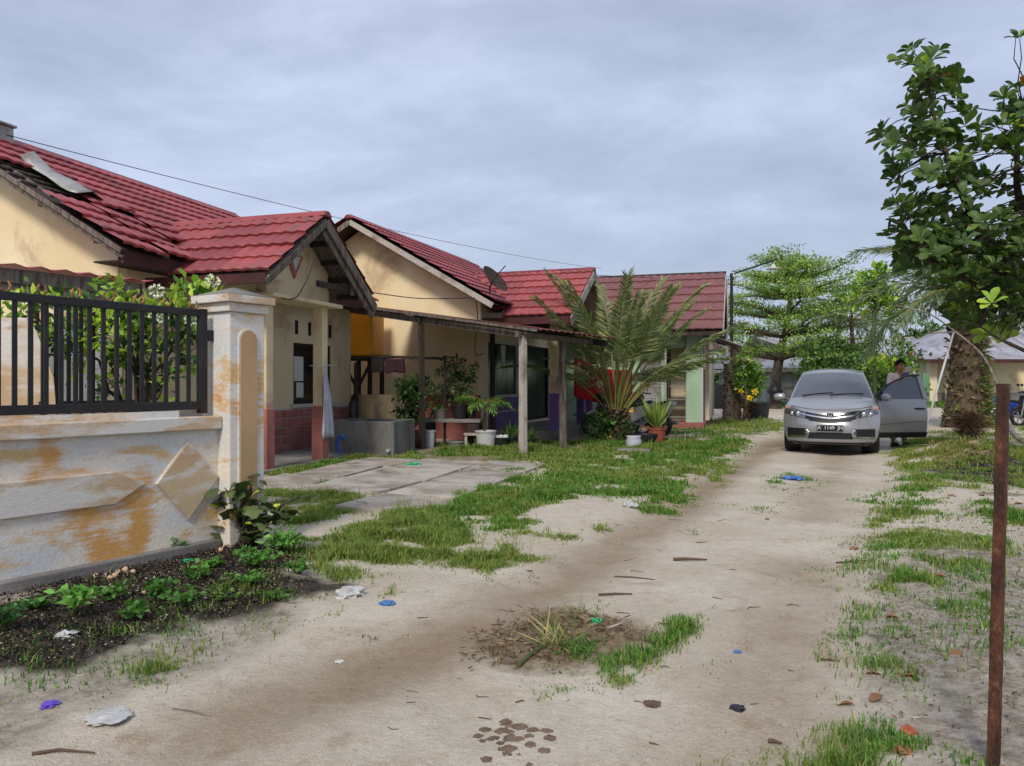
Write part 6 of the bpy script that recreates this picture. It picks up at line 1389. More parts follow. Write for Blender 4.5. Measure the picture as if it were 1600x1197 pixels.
# things set into the nose: strips that follow its curve
fz, fxx, fhw, fbow = RR[:36, 1], RR[:36, 0], RR[:36, 2], RR[:36, 3]; ok_ = np.argsort(fz)
def nose(y, z):
    hw = np.interp(z, fz[ok_], fhw[ok_]); s = min(1, (abs(y)/hw))**(1/.92); return XO_+np.interp(z, fz[ok_], fxx[ok_])-np.interp(z, fz[ok_], fbow[ok_])*s**2.6
def strip(name, ys, ztop, zbot, mat, off=.008, nv=4, parent=None, back=.03):
    Pf = []; ys = np.linspace(ys[0], ys[1], 22)
    for k in range(nv+1):
        Pf.append([(nose(y, lerp(ztop(y), zbot(y), k/nv))+off, y, lerp(ztop(y), zbot(y), k/nv)) for y in ys])
    Pf = np.array(Pf); mb = MB().grid(Pf); n_ = Pf.shape[1]
    rim = [tuple(p) for p in Pf[0]]+[tuple(p) for p in Pf[1:, -1]]+[tuple(p) for p in Pf[-1, ::-1][1:]]+[tuple(p) for p in Pf[::-1, 0][1:-1]]; m_ = len(rim)
    mb.add(rim+[(x-back-off, y, z) for x, y, z in rim], [(i, (i+1) % m_, m_+(i+1) % m_, m_+i) for i in range(m_)])
    return mb.build(name, mt[mat], parent or car, smooth=False, fix=True)
cst = lambda v: (lambda y: v)
gtop = lambda y: .735+.075*min(1, abs(y)/.5)**1.5; gbot = lambda y: .575+.10*min(1, abs(y)/.5)**2
strip('grille', (-.50, .50), lambda y: gtop(y)-.005, lambda y: gbot(y), 'trim', .006)
for z0, h_ in ((0, .022), (-.062, .024)):
    strip('chrome_bar', (-.50, .50), lambda y, z0=z0: gtop(y)+z0+.0, lambda y, z0=z0, h_=h_: gtop(y)+z0-h_, 'chrome', .022)
for k in range(3): strip('grille_slat', (-.36, .36), lambda y, k=k: .652-.022*k+.02*abs(y), lambda y, k=k: .646-.022*k+.02*abs(y), 'blackplastic', .012)
for s_ in (-1, 1):
    y0, y1 = (.42, .80) if s_ > 0 else (-.80, -.42)
    f = lambda y: (abs(y)-.42)/.38
    hl = strip('headlight', (y0, y1), lambda y: .775+.105*f(y)**1.1, lambda y: .655+.075*f(y)**1.2, 'lampglass', .012)
    yb, ya = (.70, .80) if s_ > 0 else (-.80, -.70)
    strip('turn_signal', (yb, ya), lambda y: .775+.105*f(y)**1.1-.004, lambda y: .78+.04*f(y), 'amber', .020, parent=hl)
    for yc, rr_ in ((.55, .045), (.66, .035)): MB().lathe([(.001, 0), (rr_*.7, .008), (rr_, .02), (rr_*.8, .03), (.001, .02)], n=14, axis='x', cap=False).build('lens', mt['chrome'], hl, smooth=True, loc=(nose(yc, .72)+.004, s_*yc, .725))
    y0, y1 = (.40, .74) if s_ > 0 else (-.74, -.40)
    strip('fog_recess', (y0, y1), lambda y: .47, lambda y: .325+.05*(.74-abs(y)), 'trim', .006)
    # silver hook trim round the recess
    g_ = lambda y: .325+.05*(.74-abs(y)); strip('bumper_trim', (y0, y1), lambda y: g_(y)+.0, lambda y: g_(y)-.03, 'chrome', .016)
    ya, yb = (.36, .43) if s_ > 0 else (-.43, -.36); strip('bumper_trim', (ya, yb), lambda y: .345+(abs(y)-.36)*1.3, lambda y: .315+(abs(y)-.36)*.6, 'chrome', .016)
    MB().tube(curve_pts([(nose(.42, .44)+.012, s_*.42, .45), (nose(.37, .39)+.012, s_*.365, .385), (nose(.42, .335)+.012, s_*.41, .335)], 4), .014, 6).build('bumper_trim', mt['chrome'], car)
strip('lower_intake', (-.38, .38), cst(.40), cst(.29), 'trim', .006)
strip('skid_lip', (-.70, .70), cst(.225), cst(.195), 'trim', .012)
strip('hood_seam', (-.70, .70), lambda y: .806+.07*(abs(y)/.7)**2, lambda y: .800+.07*(abs(y)/.7)**2, 'trim', .003)
# badge and plate
bd = MB(); bx_, bz_ = nose(0, .695)+.03, .70
for a, b_ in (((-.062, .045), (-.05, -.05)), ((.05, .045), (.062, -.05))): bd.b2((bx_, min(a[0], b_[0]), bz_+b_[1]), (bx_+.012, max(a[0], b_[0]), bz_+a[1]))
bd.b2((bx_, -.05, bz_+.045), (bx_+.012, .05, bz_+.055)).b2((bx_, -.05, bz_-.058), (bx_+.012, .05, bz_-.048))
bd.b2((bx_, -.032, bz_-.035), (bx_+.014, -.016, bz_+.032)).b2((bx_, .016, bz_-.035), (bx_+.014, .032, bz_+.032)).b2((bx_, -.016, bz_-.009), (bx_+.014, .016, bz_+.008))
bd.build('emblem', mt['chrome'], car); MB().b2((bx_-.03, -.06, bz_-.055), (bx_-.001, .06, bz_+.05)).build('emblem_back', mt['trim'], car)
px_ = XO_+.03; pl_ = MB().b2((px_, -.225, .415), (px_+.012, .225, .545)).build('number_plate', mt['trim'], car, bevel=.004)
MB().b2((px_-.05, -.2, .43), (px_-.001, .2, .53)).build('plate_bracket', mt['trim'], car)
pf = MB()
for a, b_ in (((-.215, .537), (.215, .541)), ((-.215, .419), (.215, .423)), ((-.219, .419), (-.215, .541)), ((.215, .419), (.219, .541))): pf.b2((px_+.012, a[0], a[1]), (px_+.014, b_[0], b_[1]))
pf.build('plate_border', mt['whitemet'], pl_)
def text_mesh(body, size, mat, name='lettering'):
    cu = bpy.data.curves.new(name, 'FONT'); cu.body = body; cu.size = size; cu.align_x = 'CENTER'; cu.align_y = 'CENTER'; cu.extrude = .001; cu.offset = size*.012
    to = bpy.data.objects.new(name, cu); C.objects.link(to); dg = bpy.context.evaluated_depsgraph_get(); dg.update(); me = bpy.data.meshes.new_from_object(to.evaluated_get(dg)); bpy.data.objects.remove(to); me.materials.clear(); me.materials.append(mt[mat]); return me
link('lettering', text_mesh('A  1149  JH', .088, 'whitemet'), None, pl_, (px_+.0135, 0, .49), (R(90), 0, R(90)))
# wipers, mirrors, wheels
for y0, y1 in ((-.52, .02), (-.02, .56)):
    p0, p1 = GP[i0+22, 20], None
    q = lambda y, r: Vector(drape(np.array([np.interp(r, RT, RR[:, k]) for k in range(5)]), y/.75))
    a, b_ = q(y0, 12.15), q(y1, 12.45); MB().tube([a+Vector((.01, 0, .015)), (a+b_)/2+Vector((.01, 0, .022)), b_+Vector((.01, 0, .015))], .009, 5).build('wiper', mt['trim'], car)
for s_ in (-1, 1):
    if s_ > 0: continue
def mirror(parent, c, s_):
    o = MB().lathe([(.001, -.11), (.06, -.10), (.085, -.03), (.085, .05), (.06, .10), (.001, .11)], n=14, axis='y', cap=False).build('mirror', mt['carpaint'], parent, smooth=True, loc=c); o.scale = (.7, 1, .85)
    MB().tube([(0, -s_*.09, -.05), (-.02, -s_*.19, -.06)], .025, 6).build('mirror_arm', mt['trim'], o); return o
mirror(car, (XO_-1.20, -.955, 1.02), -1)
for wx, wz in WC:
    for s_ in (-1, 1):
        w_ = MB().lathe([(.19, -.09), (.27, -.095), (.300, -.075), (.305, 0), (.300, .075), (.27, .095), (.19, .09)], (wx, s_*.725, .305), 30, 'y', cap=False).build('wheel', mt['rubber'], car, smooth=True)
        rm = MB().lathe([(.001, 0), (.19, .0), (.2, .03), (.2, -.03)], (wx, s_*.745, .305), 24, 'y', cap=False)
        for k in range(7): rm.bar((wx, s_*.775, .305), (wx+.19*math.cos(k*.8976), s_*.775, .305+.19*math.sin(k*.8976)), .035, .03, (0, 1, 0))
        rm.build('rim', mt['greysheet'], w_)
        MB().lathe([(.345, -.12), (.345, .10), (.1, .10)], (wx, s_*.64, .30), 24, 'y', cap=False).build('wheel_well', mt['trim'], w_)
MB().b2((-2.0, -.62, .17), (2.0, .62, .25)).build('underbody', mt['trim'], car); MB().b2((-.35, -.03, 1.59), (-.30, .0, 1.60)).build('roof_mount', mt['trim'], car)
MB().tube([(-1.55, .3, 1.57), (-1.65, .3, 1.72)], .006, 5).build('aerial', mt['trim'], car)
# open door, built shut in car space then swung on its hinge
hx_, hy_ = XO_-1.17, .80
dr = bpy.data.objects.new('front_door', None); 
def dpt(x, z, off=0):
    ze = float(np.interp(x-XO_, [-2.25, -1.86, -1.5, -1.25, -1.04], [1.50, 1.47, 1.30, 1.15, 1.0])); ye = float(np.interp(x-XO_, [-2.25, -1.86, -1.5, -1.04], [.575, .575, .645, .755]))
    return (x-hx_, side_y(z, max(ze, 1.0), ye)-hy_+off, z)
xsD = np.linspace(XO_-2.22, hx_, 14); topz = lambda x: float(np.interp(x-XO_, [-2.25, -1.95, -1.5, -1.17], [1.44, 1.43, 1.26, 1.05]))
Pd = np.array([[dpt(x, lerp(.36, .985, k/9)) for x in xsD] for k in range(10)]); n_ = len(xsD)
mb = MB().grid(Pd); Pi = Pd.copy(); Pi[..., 1] -= .09; mb.grid(Pi)
rim = [tuple(p) for p in Pd[0]]+[tuple(p) for p in Pd[1:, -1]]+[tuple(p) for p in Pd[-1, ::-1][1:]]+[tuple(p) for p in Pd[::-1, 0][1:-1]]; m_ = len(rim); mb.add(rim+[(x, y-.09, z) for x, y, z in rim], [(i, (i+1) % m_, m_+(i+1) % m_, m_+i) for i in range(m_)])
door = mb.build('front_door', mt['carpaint'], car, autosm=True, loc=(hx_, hy_, 0), rot=(0, 0, -R(55)))
Ps = np.array([[dpt(x, lerp(.27, .36, k/3), -.004*(3-k)) for x in xsD] for k in range(4)]); o = MB().grid(Ps).build('sill_panel', mt['trim'], door, fix=False); md = o.modifiers.new('s', 'SOLIDIFY'); md.thickness = .03
Pg = np.array([[dpt(x, lerp(.985, topz(x)-.03, k/6), -.012) for x in xsD[:-1]] for k in range(7)]); MB().grid(Pg).build('door_glass', mt['carglass'], door, smooth=True, fix=False)
fp_ = [dpt(x, topz(x)) for x in xsD]; MB().tube(fp_, .022, 7).build('window_frame', mt['trim'], door)
bpil = [dpt(xsD[0]+.01, z) for z in np.linspace(.98, 1.43, 5)]; o = MB()
for a, b_ in zip(bpil[:-1], bpil[1:]): o.bar(a, b_, .03, .09, (1, 0, 0))
o.build('window_pillar', mt['carpaint'], door)
ap = [dpt(xsD[-1]-.02, .98), dpt(xsD[-1]-.10, 1.06)]; MB().prism([dpt(xsD[-1], .985), dpt(xsD[-3], .985), dpt(xsD[-3], topz(xsD[-3])-.02)], (0, .012, 0)).build('quarter_trim', mt['trim'], door)
hp = Vector(dpt(XO_-2.08, .80)); MB().tube([hp+Vector((-.08, .01, 0)), hp+Vector((-.03, .045, .004)), hp+Vector((.07, .045, .006)), hp+Vector((.12, .01, .008))], .016, 7).build('door_handle', mt['trim'], door)
MB().prism([dpt(XO_-2.15, .56, .002), dpt(XO_-1.2, .50, .002), dpt(XO_-1.2, .512, .010), dpt(XO_-2.15, .575, .010)], (0, .004, 0)).build('crease', mt['carpaint'], door)
mirror(door, (-.06, .155, 1.02), 1)
# ---------------------------------------------------------------- person standing behind the open door
pr0 = on(1405, 699, 15.5); ps = empty('person', pr0, R(8), 'person in pale pink shirt and khaki trousers holding a paper behind the open car door', 'person')
ps.scale = (1.06, 1.06, 1.06)
mt['skin'] = P('skin', hx(172,124,98,.9), .6, hx(156,110,86,.9), 6, bump=.05); mt['shirt'] = P('pink_beige_shirt', hx(216,196,186,.95), .9, hx(204,184,174,.95), 6, bump=.2, fine=80)
mt['khaki'] = P('khaki_trousers', hx(168,152,128,.85), .9, bump=.2, fine=80); mt['hair'] = P('black_hair', hx(20,17,16), .8, spec=.15, bump=.5, fine=120); mt['bluepaper'] = P('blue_folder', hx(110,112,170,.9), .7, bump=.05)
def skin(name, nodes, edges, mat, parent, root=0, sub=2):
    me = bpy.data.meshes.new(name); me.from_pydata([n[0] for n in nodes], edges, []); o = link(name, me, mt[mat], parent)
    md = o.modifiers.new('skin', 'SKIN'); md.use_smooth_shade = True
    for i, n in enumerate(nodes):
        r_ = n[1]; me.skin_vertices[0].data[i].radius = r_ if isinstance(r_, tuple) else (r_, r_)
    me.skin_vertices[0].data[root].use_root = True
    s_ = o.modifiers.new('sub', 'SUBSURF'); s_.levels = s_.render_levels = sub; return o
nd = [((0, 0, .93), (.115, .085)), ((0, 0, 1.08), (.115, .08)), ((0, 0, 1.25), (.135, .085)), ((0, -.005, 1.37), (.075, .06)), ((0, -.01, 1.42), .05), ((0, -.035, 1.475), (.062, .066)), ((0, -.025, 1.55), (.076, .09)), ((0, -.015, 1.62), (.062, .072))]
ed = [(0, 1), (1, 2), (2, 3), (3, 4), (4, 5), (5, 6), (6, 7)]
def chain(start, pts):
    last = start
    for p, r_ in pts: nd.append((p, r_)); ed.append((last, len(nd)-1)); last = len(nd)-1
    return last
for s_ in (-1, 1):
    chain(0, [((s_*.09, 0, .86), .085), ((s_*.105, -.02, .50), .058), ((s_*.11, .01, .30), .055), ((s_*.115, .02, .09), .036), ((s_*.12, -.05, .04), .036), ((s_*.125, -.13, .03), .03)])
# arm on the left of the picture raised with the paper, other arm bent across the belly
wr = chain(2, [((-.175, 0, 1.345), .058), ((-.245, -.07, 1.10), .043), ((-.15, -.25, 1.24), .032), ((-.115, -.285, 1.335), .026)])
palm = chain(wr, [((-.095, -.295, 1.38), (.034, .018))])
for k, (dx, L_) in enumerate(((-.028, .062), (-.010, .072), (.008, .068), (.024, .052))):
    chain(palm, [((-.092+dx, -.30, 1.412), .0095), ((-.088+dx, -.318, 1.412+L_*.45), .0088), ((-.08+dx, -.308, 1.412+L_*.75), .007)])
chain(palm, [((-.065, -.31, 1.385), .0105), ((-.048, -.325, 1.408), .009), ((-.042, -.322, 1.43), .008)])
wr2 = chain(2, [((.175, 0, 1.345), .058), ((.25, -.02, 1.08), .043), ((.15, -.20, 1.0), .032), ((.09, -.25, 1.02), .026)])
palm2 = chain(wr2, [((.06, -.27, 1.03), (.034, .018))])
for k, (dz, L_) in enumerate(((.026, .058), (.009, .068), (-.009, .064), (-.025, .05))): chain(palm2, [((.03, -.28, 1.03+dz), .0095), ((.03-L_*.45, -.27, 1.028+dz), .0088), ((.035-L_*.7, -.255, 1.026+dz), .007)])
chain(palm2, [((.05, -.285, 1.06), .0105), ((.03, -.295, 1.075), .009), ((.012, -.29, 1.08), .008)])
body_p = skin('body', nd, ed, 'skin', ps)
# face
for s_ in (-1, 1):
    MB().lathe([(.001, -.007), (.011, 0), (.001, .007)], n=8, cap=False).build('eye', mt['void'], body_p, loc=(s_*.03, -.112, 1.555)); MB().box((s_*.03, -.113, 1.574), (.036, .01, .008)).build('eyebrow', mt['hair'], body_p, bevel=.003)
    MB().lathe([(.001, -.03), (.014, -.015), (.016, .01), (.001, .03)], n=8, cap=False).build('ear', mt['skin'], body_p, smooth=True, loc=(s_*.078, -.02, 1.545))
MB().prism([(-.010, -.108, 1.555), (.010, -.108, 1.555), (.018, -.108, 1.52), (-.018, -.108, 1.52), ], (0, -.018, -.004)).build('nose', mt['skin'], body_p, bevel=.006); MB().box((0, -.105, 1.495), (.046, .012, .012)).build('mouth', mt['pinkpaint'], body_p, bevel=.004)
# hair cap
hv = MB(); nU, nV = 14, 22; Pg = []
for i in range(nU):
    th = lerp(0, 1.95, i/(nU-1)); row = []
    for j in range(nV+1):
        ph = j/nV*2*math.pi; fr_ = max(0, -math.sin(ph)); lim = lerp(1, .60, fr_**.6); t_ = th*lim; r_ = 1+.06*math.sin(ph*7+i)+.04*random.random()
        row.append((.088*math.sin(t_)*math.cos(ph)*r_, -.02+.104*math.sin(t_)*math.sin(ph)*r_, 1.565+.108*math.cos(t_)*r_))
    Pg.append(row)
o = MB().grid(np.array(Pg)).build('hair', mt['hair'], body_p, smooth=True, fix=False)
# clothes
sn = [((0, 0, .90), (.142, .112)), ((0, 0, 1.08), (.140, .105)), ((0, 0, 1.26), (.158, .108)), ((0, -.005, 1.375), (.085, .072)), ((0, -.008, 1.405), (.062, .058))]; se_ = [(0, 1), (1, 2), (2, 3), (3, 4)]
for s_, P3_ in ((-1, [((-.178, 0, 1.345), .073), ((-.25, -.07, 1.10), .058), ((-.16, -.235, 1.225), .045)]), (1, [((.178, 0, 1.345), .073), ((.255, -.02, 1.08), .058), ((.165, -.185, 1.005), .045)])):
    last = 2
    for p, r_ in P3_: sn.append((p, r_)); se_.append((last, len(sn)-1)); last = len(sn)-1
skin('shirt', sn, se_, 'shirt', body_p)
tn = [((0, 0, .95), (.132, .100))]; te_ = []
for s_ in (-1, 1):
    last = 0
    for p, r_ in [((s_*.092, 0, .85), .102), ((s_*.107, -.02, .50), .076), ((s_*.112, .01, .28), .070), ((s_*.116, .02, .13), .064)]: tn.append((p, r_)); te_.append((last, len(tn)-1)); last = len(tn)-1
skin('trousers', tn, te_, 'khaki', body_p)
for s_ in (-1, 1):
    MB().lathe([(.001, 0), (.045, .0), (.052, .035), (.046, .07), (.03, .10), (.001, .10)], n=14, cap=False).build('shoe', mt['trim'], body_p, smooth=True, loc=(s_*.122, -.055, 0)).scale = (1.0, 2.6, 1)
pp = MB().box((0, 0, 0), (.12, .004, .15)).build('paper_sheet', mt['paper'], None, loc=ps.matrix_basis @ Vector((-.06, -.335, 1.46)), rot=(R(20), R(12), R(8))); tag(pp, 'white paper held up by the person at the car door', 'paper')
pp2 = MB().box((0, 0, 0), (.16, .012, .11)).build('blue_folder', mt['bluepaper'], None, bevel=.003, loc=ps.matrix_basis @ Vector((-.10, -.32, 1.375)), rot=(R(35), R(-8), R(8))); tag(pp2, 'violet blue folder under the paper in the person\'s hand', 'folder')
# ---------------------------------------------------------------- rusty post by the camera
rp0 = Vector((1.565, 2.5, 0)); rpo = MB().tube([(-.006+.041*k/24+random.gauss(0, .0007), random.gauss(0, .0007), -.2+1.48*k/24) for k in range(25)], [.0235*random.uniform(.97, 1.03) for k in range(25)], 4).build('rusty_post', mt['rust'], None, bevel=.002, loc=rp0, rot=(0, 0, 0)); tag(rpo, 'thin rusty steel post standing close by at the verge', 'post')
# cables
def cable(name, pts, label, r_=.006, sag=.0):
    b_ = Vector(pts[0]); q = [Vector(p)-b_ for p in pts]
    if sag:
        a, c = q[0], q[-1]; q = [a.lerp(c, i/16)-Vector((0, 0, sag*4*(i/16)*(1-i/16))) for i in range(17)]
    else: q = curve_pts(q, 6)
    o = MB().tube(q, r_, 5).build(name, mt['blackplastic'], None, loc=b_); tag(o, label, 'cable')
cable('power_cable', [A(-60, 193, 11), A(940, 420, 34)], 'thin power cable running above the red roofs', .007, .25)
cable('power_cable', [A(860, 424, 22), A(1145, 432, 26.5)], 'sagging power cable from the middle house gable to the lamp pole', .009, .12)
cable('power_cable', [A(560, 453, 13.2), A(598, 460, 15), A(660, 467, 16.8), A(742, 466, 16.3)], 'twisted dark cable along the yellow side wall', .010)
cable('house_cable', [A(400, 452, 10.9), A(455, 468, 10.9), A(478, 440, 10.95), A(494, 398, 11)], 'loose dark cable looping across the first porch gable', .008)
cable('house_cable', [A(744, 470, 16.6), A(746, 500, 16.9), A(742, 540, 16.9), A(745, 556, 16.9), A(756, 552, 16.9)], 'cable hanging down the corner of the middle house', .010)
# ---------------------------------------------------------------- litter
def crumple(name, px, py, r_, mat, label, flat=.5, z=0, cat='litter', group=None):
    p = G(px, py); bm = bmesh.new(); bmesh.ops.create_icosphere(bm, subdivisions=3, radius=r_); sd_ = random.random()*90
    for v_ in bm.verts:
        n_ = mnoise.noise(Vector(v_.co)*(2.2/r_)+Vector((sd_, 0, 0))); v_.co *= 1+.75*n_; v_.co.z = max(v_.co.z*flat, -.2*r_)
    me = bpy.data.meshes.new(name); bm.to_mesh(me); bm.free(); me.materials.append(mt[mat]); o = link(name, me, None, None, p+Vector((0, 0, r_*.15+z)), (0, 0, random.uniform(0, 6))); tag(o, label, cat, group); return o
mt['plasticbag'] = P('grey_plastic_bag', hx(206,206,204,.85), .4, hx(180,180,178,.85), 9, bump=.3, fine=60); mt['bluebag'] = P('blue_plastic', hx(70,120,180,.9), .4, bump=.3); mt['greenbag'] = P('green_plastic', hx(40,170,110,.9), .4, bump=.3); mt['violet'] = P('violet_plastic', hx(104,80,190,.9), .5, bump=.2)
mt['brownleaf'] = P('brown_leaf', hx(150,108,70,.85), .85, hx(120,86,58,.85), 12, bump=.3); mt['bark_bit'] = P('bark_bit', hx(104,86,70,.8), .95, bump=.5); mt['brickred'] = P('brick_red', hx(176,92,70,.85), .9, bump=.4); mt['egg'] = P('eggshell', hx(214,180,150,.85), .7, bump=.05); mt['wetsoil'] = P('wet_soil', hx(132,110,90,.85), .9, hx(100,82,66,.85), 8, bump=.6, fine=60)
crumple('plastic_bag', 172, 1124, .075, 'plasticbag', 'flattened translucent white plastic bag on the near sand', .12)
crumple('plastic_bag', 545, 932, .075, 'plasticbag', 'pale crumpled plastic bag at the grass edge', .6); crumple('plastic_bag', 985, 795, .07, 'plasticbag', 'small grey plastic bag by the grass tip', .7)
crumple('plastic_bag', 1080, 738, .09, 'plasticbag', 'white plastic scrap in the verge grass', .5); crumple('plastic_bag', 105, 1010, .045, 'plasticbag', 'grey plastic scrap below the bright weed', .4)
crumple('wrapper', 606, 945, .045, 'bluebag', 'blue and white wrapper on the sand', .2); crumple('wrapper', 646, 733, .11, 'greenbag', 'bright green plastic bag on the paving', .3); crumple('wrapper', 1240, 750, .12, 'bluebag', 'blue plastic litter in the small grass tuft before the car', .25)
crumple('wrapper', 78, 1104, .03, 'violet', 'small violet wrapper on the near verge', .3); crumple('wrapper', 295, 893, .035, 'greenbag', 'green plastic strip on the compost', .3); crumple('wrapper', 932, 972, .03, 'greenbag', 'teal plastic scrap in the tuft in mid lane', .4); crumple('wrapper', 1152, 1012, .018, 'bluebag', 'tiny blue scrap on the open sand', .3)
crumple('brick_piece', 1420, 1148, .028, 'brickred', 'orange red brick chip in the near grass', .7); crumple('dry_leaf_curl', 1408, 1176, .03, 'brownleaf', 'tan folded leaf beside the brick chip', .5); crumple('tape_scrap', 530, 1021, .02, 'paper', 'small white paper scrap on the sand', .15)
crumple('dung_clod', 1018, 1097, .03, 'bark_bit', 'brown clod on the open sand', .4); crumple('dark_clod', 1152, 1098, .028, 'blackplastic', 'dark blue-grey crumpled scrap on the sand', .25)
crumple('plastic_bag', 868, 785, .05, 'plasticbag', 'white scrap on the sand bay in the grass', .3)
# damp clods in the lane
for i in range(44):
    px, py = random.gauss(792, 38), random.gauss(1152, 17); crumple('soil_clod', px, py, random.uniform(.006, .022) if i > 8 else random.uniform(.020, .027), 'wetsoil', 'damp dark soil clod pressed into the near sand', .12, -.003, 'clod', 'damp clods in the lane')
# egg shells on the compost
for px, py in ((165, 915), (185, 912), (180, 918), (150, 918), (172, 922), (196, 910), (192, 905), (208, 914), (265, 884), (225, 944), (350, 872), (345, 878), (415, 868), (427, 878), (309, 895), (126, 914), (403, 866), (140, 912)):
    p = G(px, py); r_ = random.uniform(.012, .02); o = MB().lathe([(.001, -r_), (r_*.7, -r_*.6), (r_, 0), (r_*.8, r_*.75), (r_*.4, r_*1.1), (r_*.35, r_*1.0)], n=10, cap=False).build('eggshell', mt['egg'], None, smooth=True, loc=p+Vector((0, 0, r_*.8)), rot=(random.uniform(-1, 1), random.uniform(-1, 1), 0)); tag(o, 'broken pale eggshell on the dark compost', 'eggshell', 'eggshells on the compost')
# dead leaves
def dead_leaf(px, py, s_, label, group=None):
    V, F = bleaf(.085*s_, .05*s_, random.uniform(.2, .5), random.uniform(.1, .4)); me = np_mesh('dead_leaf', V, F, mt['brownleaf'], None, True); o = link('dead_leaf', me, None, None, G(px, py)+Vector((0, 0, .008)), (random.uniform(-.2, .2), random.uniform(-.1, .15), random.uniform(0, 6.3))); tag(o, label, 'leaf', group)
for px, py, lab in ((752, 885, 'curled brown leaf in the low grass patch'), (833, 890, 'orange brown leaf at the grass patch edge'), (1195, 810, 'orange leaf lying alone on the sand'), (985, 775, 'brown leaf in the verge grass')): dead_leaf(px, py, .75, lab)
for i in range(46):
    px, py = (random.uniform(1400, 1600), random.uniform(735, 800)) if i < 34 else (random.uniform(1330, 1600), random.uniform(800, 1150)); dead_leaf(px, py, random.uniform(.5, 1.2), 'fallen brown leaf scattered on the right verge', 'fallen leaves on the right verge')
# twigs
def twig(px0, py0, px1, py1, r_, label, mat='bark_bit', group=None):
    a, b_ = G(px0, py0), G(px1, py1); d = b_-a; o = MB().tube([(0, 0, r_), tuple(d*.4+Vector((0, 0, r_*1.5))+Vector((random.gauss(0, .01), random.gauss(0, .01), 0))), tuple(d+Vector((0, 0, r_)))], [r_, r_*.9, r_*.5], 6).build('twig', mt[mat], None, loc=a); tag(o, label, 'twig', group)
twig(50, 1180, 148, 1172, .006, 'thin brown stick at the near edge of the sand'); twig(935, 927, 988, 928, .008, 'straight flat stick in mid lane'); twig(1052, 873, 1105, 876, .012, 'broken dark twig on the sand before the car'); twig(960, 896, 1024, 905, .005, 'long thin straw on the sand'); twig(1306, 878, 1362, 878, .006, 'thin straight stick at the right lane edge')
twig(1282, 1024, 1310, 1030, .006, 'short stick on the right wheel track'); twig(1200, 1148, 1222, 1152, .008, 'short dark twig low on the sand'); twig(270, 1105, 330, 1110, .003, 'bent straw on the near sand', 'twig'); twig(810, 1040, 862, 1005, .012, 'green plastic strip of cut stalk in the mid lane tuft', 'stem')
twig(950, 985, 975, 975, .008, 'pale bent stalk in the mid lane tuft', 'palewood'); twig(210, 925, 290, 885, .006, 'brown stick across the compost'); twig(375, 845, 405, 870, .02, 'dark crooked root at the corner bush', 'barkdark')
for i in range(40):
    px, py = random.uniform(600, 1380), random.uniform(760, 1190); p = U(px, py)
    if sdist(ROAD, np.array([p.x]), np.array([p.y]))[0] < .1: continue
    L_ = random.uniform(8, 22); twig(px, py, px+L_, py+random.uniform(-4, 4), random.uniform(.0015, .0035), 'small dark twig fragment lying on the lane sand', 'bark_bit', 'twig fragments on the lane')
# ---------------------------------------------------------------- loose litter that nobody could count
def litter(name, n, poly, L, Wd, cols, label, zoff=.004, spread=.0, dens=None):
    lo, hi = poly.min(0), poly.max(0); X = rng.uniform(lo[0], hi[0], n); Y = rng.uniform(lo[1], hi[1], n); k = sdist(poly, X, Y)+(fbm(X, Y, 2.5, 6)-.5)*.6 > rng.random(n)*.25; X, Y = X[k], Y[k]; n = len(X)
    Cn = np.stack([X, Y, ground_h(X, Y)+zoff+rng.random(n)*.02], -1); D = rng.normal(size=(n, 3)); D[:, 2] *= .35
    o = leaf_obj(name, Cn, D, L*(.4+rng.random(n)), Wd*(.5+rng.random(n)), pal(n, cols), None, 'dry'); tag(o, label, 'litter', None, 'stuff')
litter('compost_litter', 26000, DARK, .02, .012, [hx(40,34,32), hx(64,54,48), hx(96,82,68), hx(30,27,26)], 'dark rotting leaf litter along the wall')
litter('pale_chips', 5200, DARK, .012, .009, [hx(196,188,174,.85), hx(168,156,138,.85)], 'pale chips scattered over the compost')
litter('lane_debris', 2600, BROWN, .05, .008, [hx(122,98,76,.85), hx(92,76,62,.85), hx(160,140,110,.85)], 'dry straw and fibre in the mid lane tuft')
litter('verge_debris', 5200, GREY, .02, .010, [hx(176,170,160,.85), hx(110,100,90,.85), hx(84,76,68,.85), hx(140,112,84,.85)], 'chips and leaf bits on the grey verge')
litter('sand_crumbs', 30000, ROAD, .007, .006, [hx(150,132,108,.85), hx(120,102,84,.85), hx(206,196,178,.85), hx(96,84,70,.85)], 'crumbs of soil and grit on the lane', .001)
litter('straw_bits', 1500, ROAD, .05, .003, [hx(150,128,98,.85), hx(110,92,72,.85), hx(180,162,128,.85)], 'short straws strewn on the lane', .002)
litter('verge_straw', 9000, GREY, .035, .005, [hx(150,132,104,.85), hx(96,84,70,.85), hx(188,178,158,.85), hx(120,96,70,.85)], 'dry straw and leaf crumbs on the right verge', .003)
litter('grass_litter', 6000, GR[0][0], .045, .007, [hx(160,138,104,.85), hx(120,98,74,.85), hx(190,176,140,.85)], 'dry leaves and straw in the left verge grass', .012)
hp_ = pxpoly([(1440,722),(1470,700),(1510,690),(1560,700),(1570,720),(1540,735),(1480,738)]); litter('dry_heap', 5000, hp_, .16, .014, [hx(156,128,96,.85), hx(120,96,72,.85), hx(176,150,116,.85)], 'heap of dry brown grass on the right verge', .03)
litter('ash_heap', 2500, pxpoly([(1475,735),(1540,722),(1600,730),(1620,755),(1560,765),(1490,755)]), .05, .03, [hx(54,50,48), hx(84,80,76), hx(120,112,104)], 'charred grey ash and bark beside the dry heap', .02)
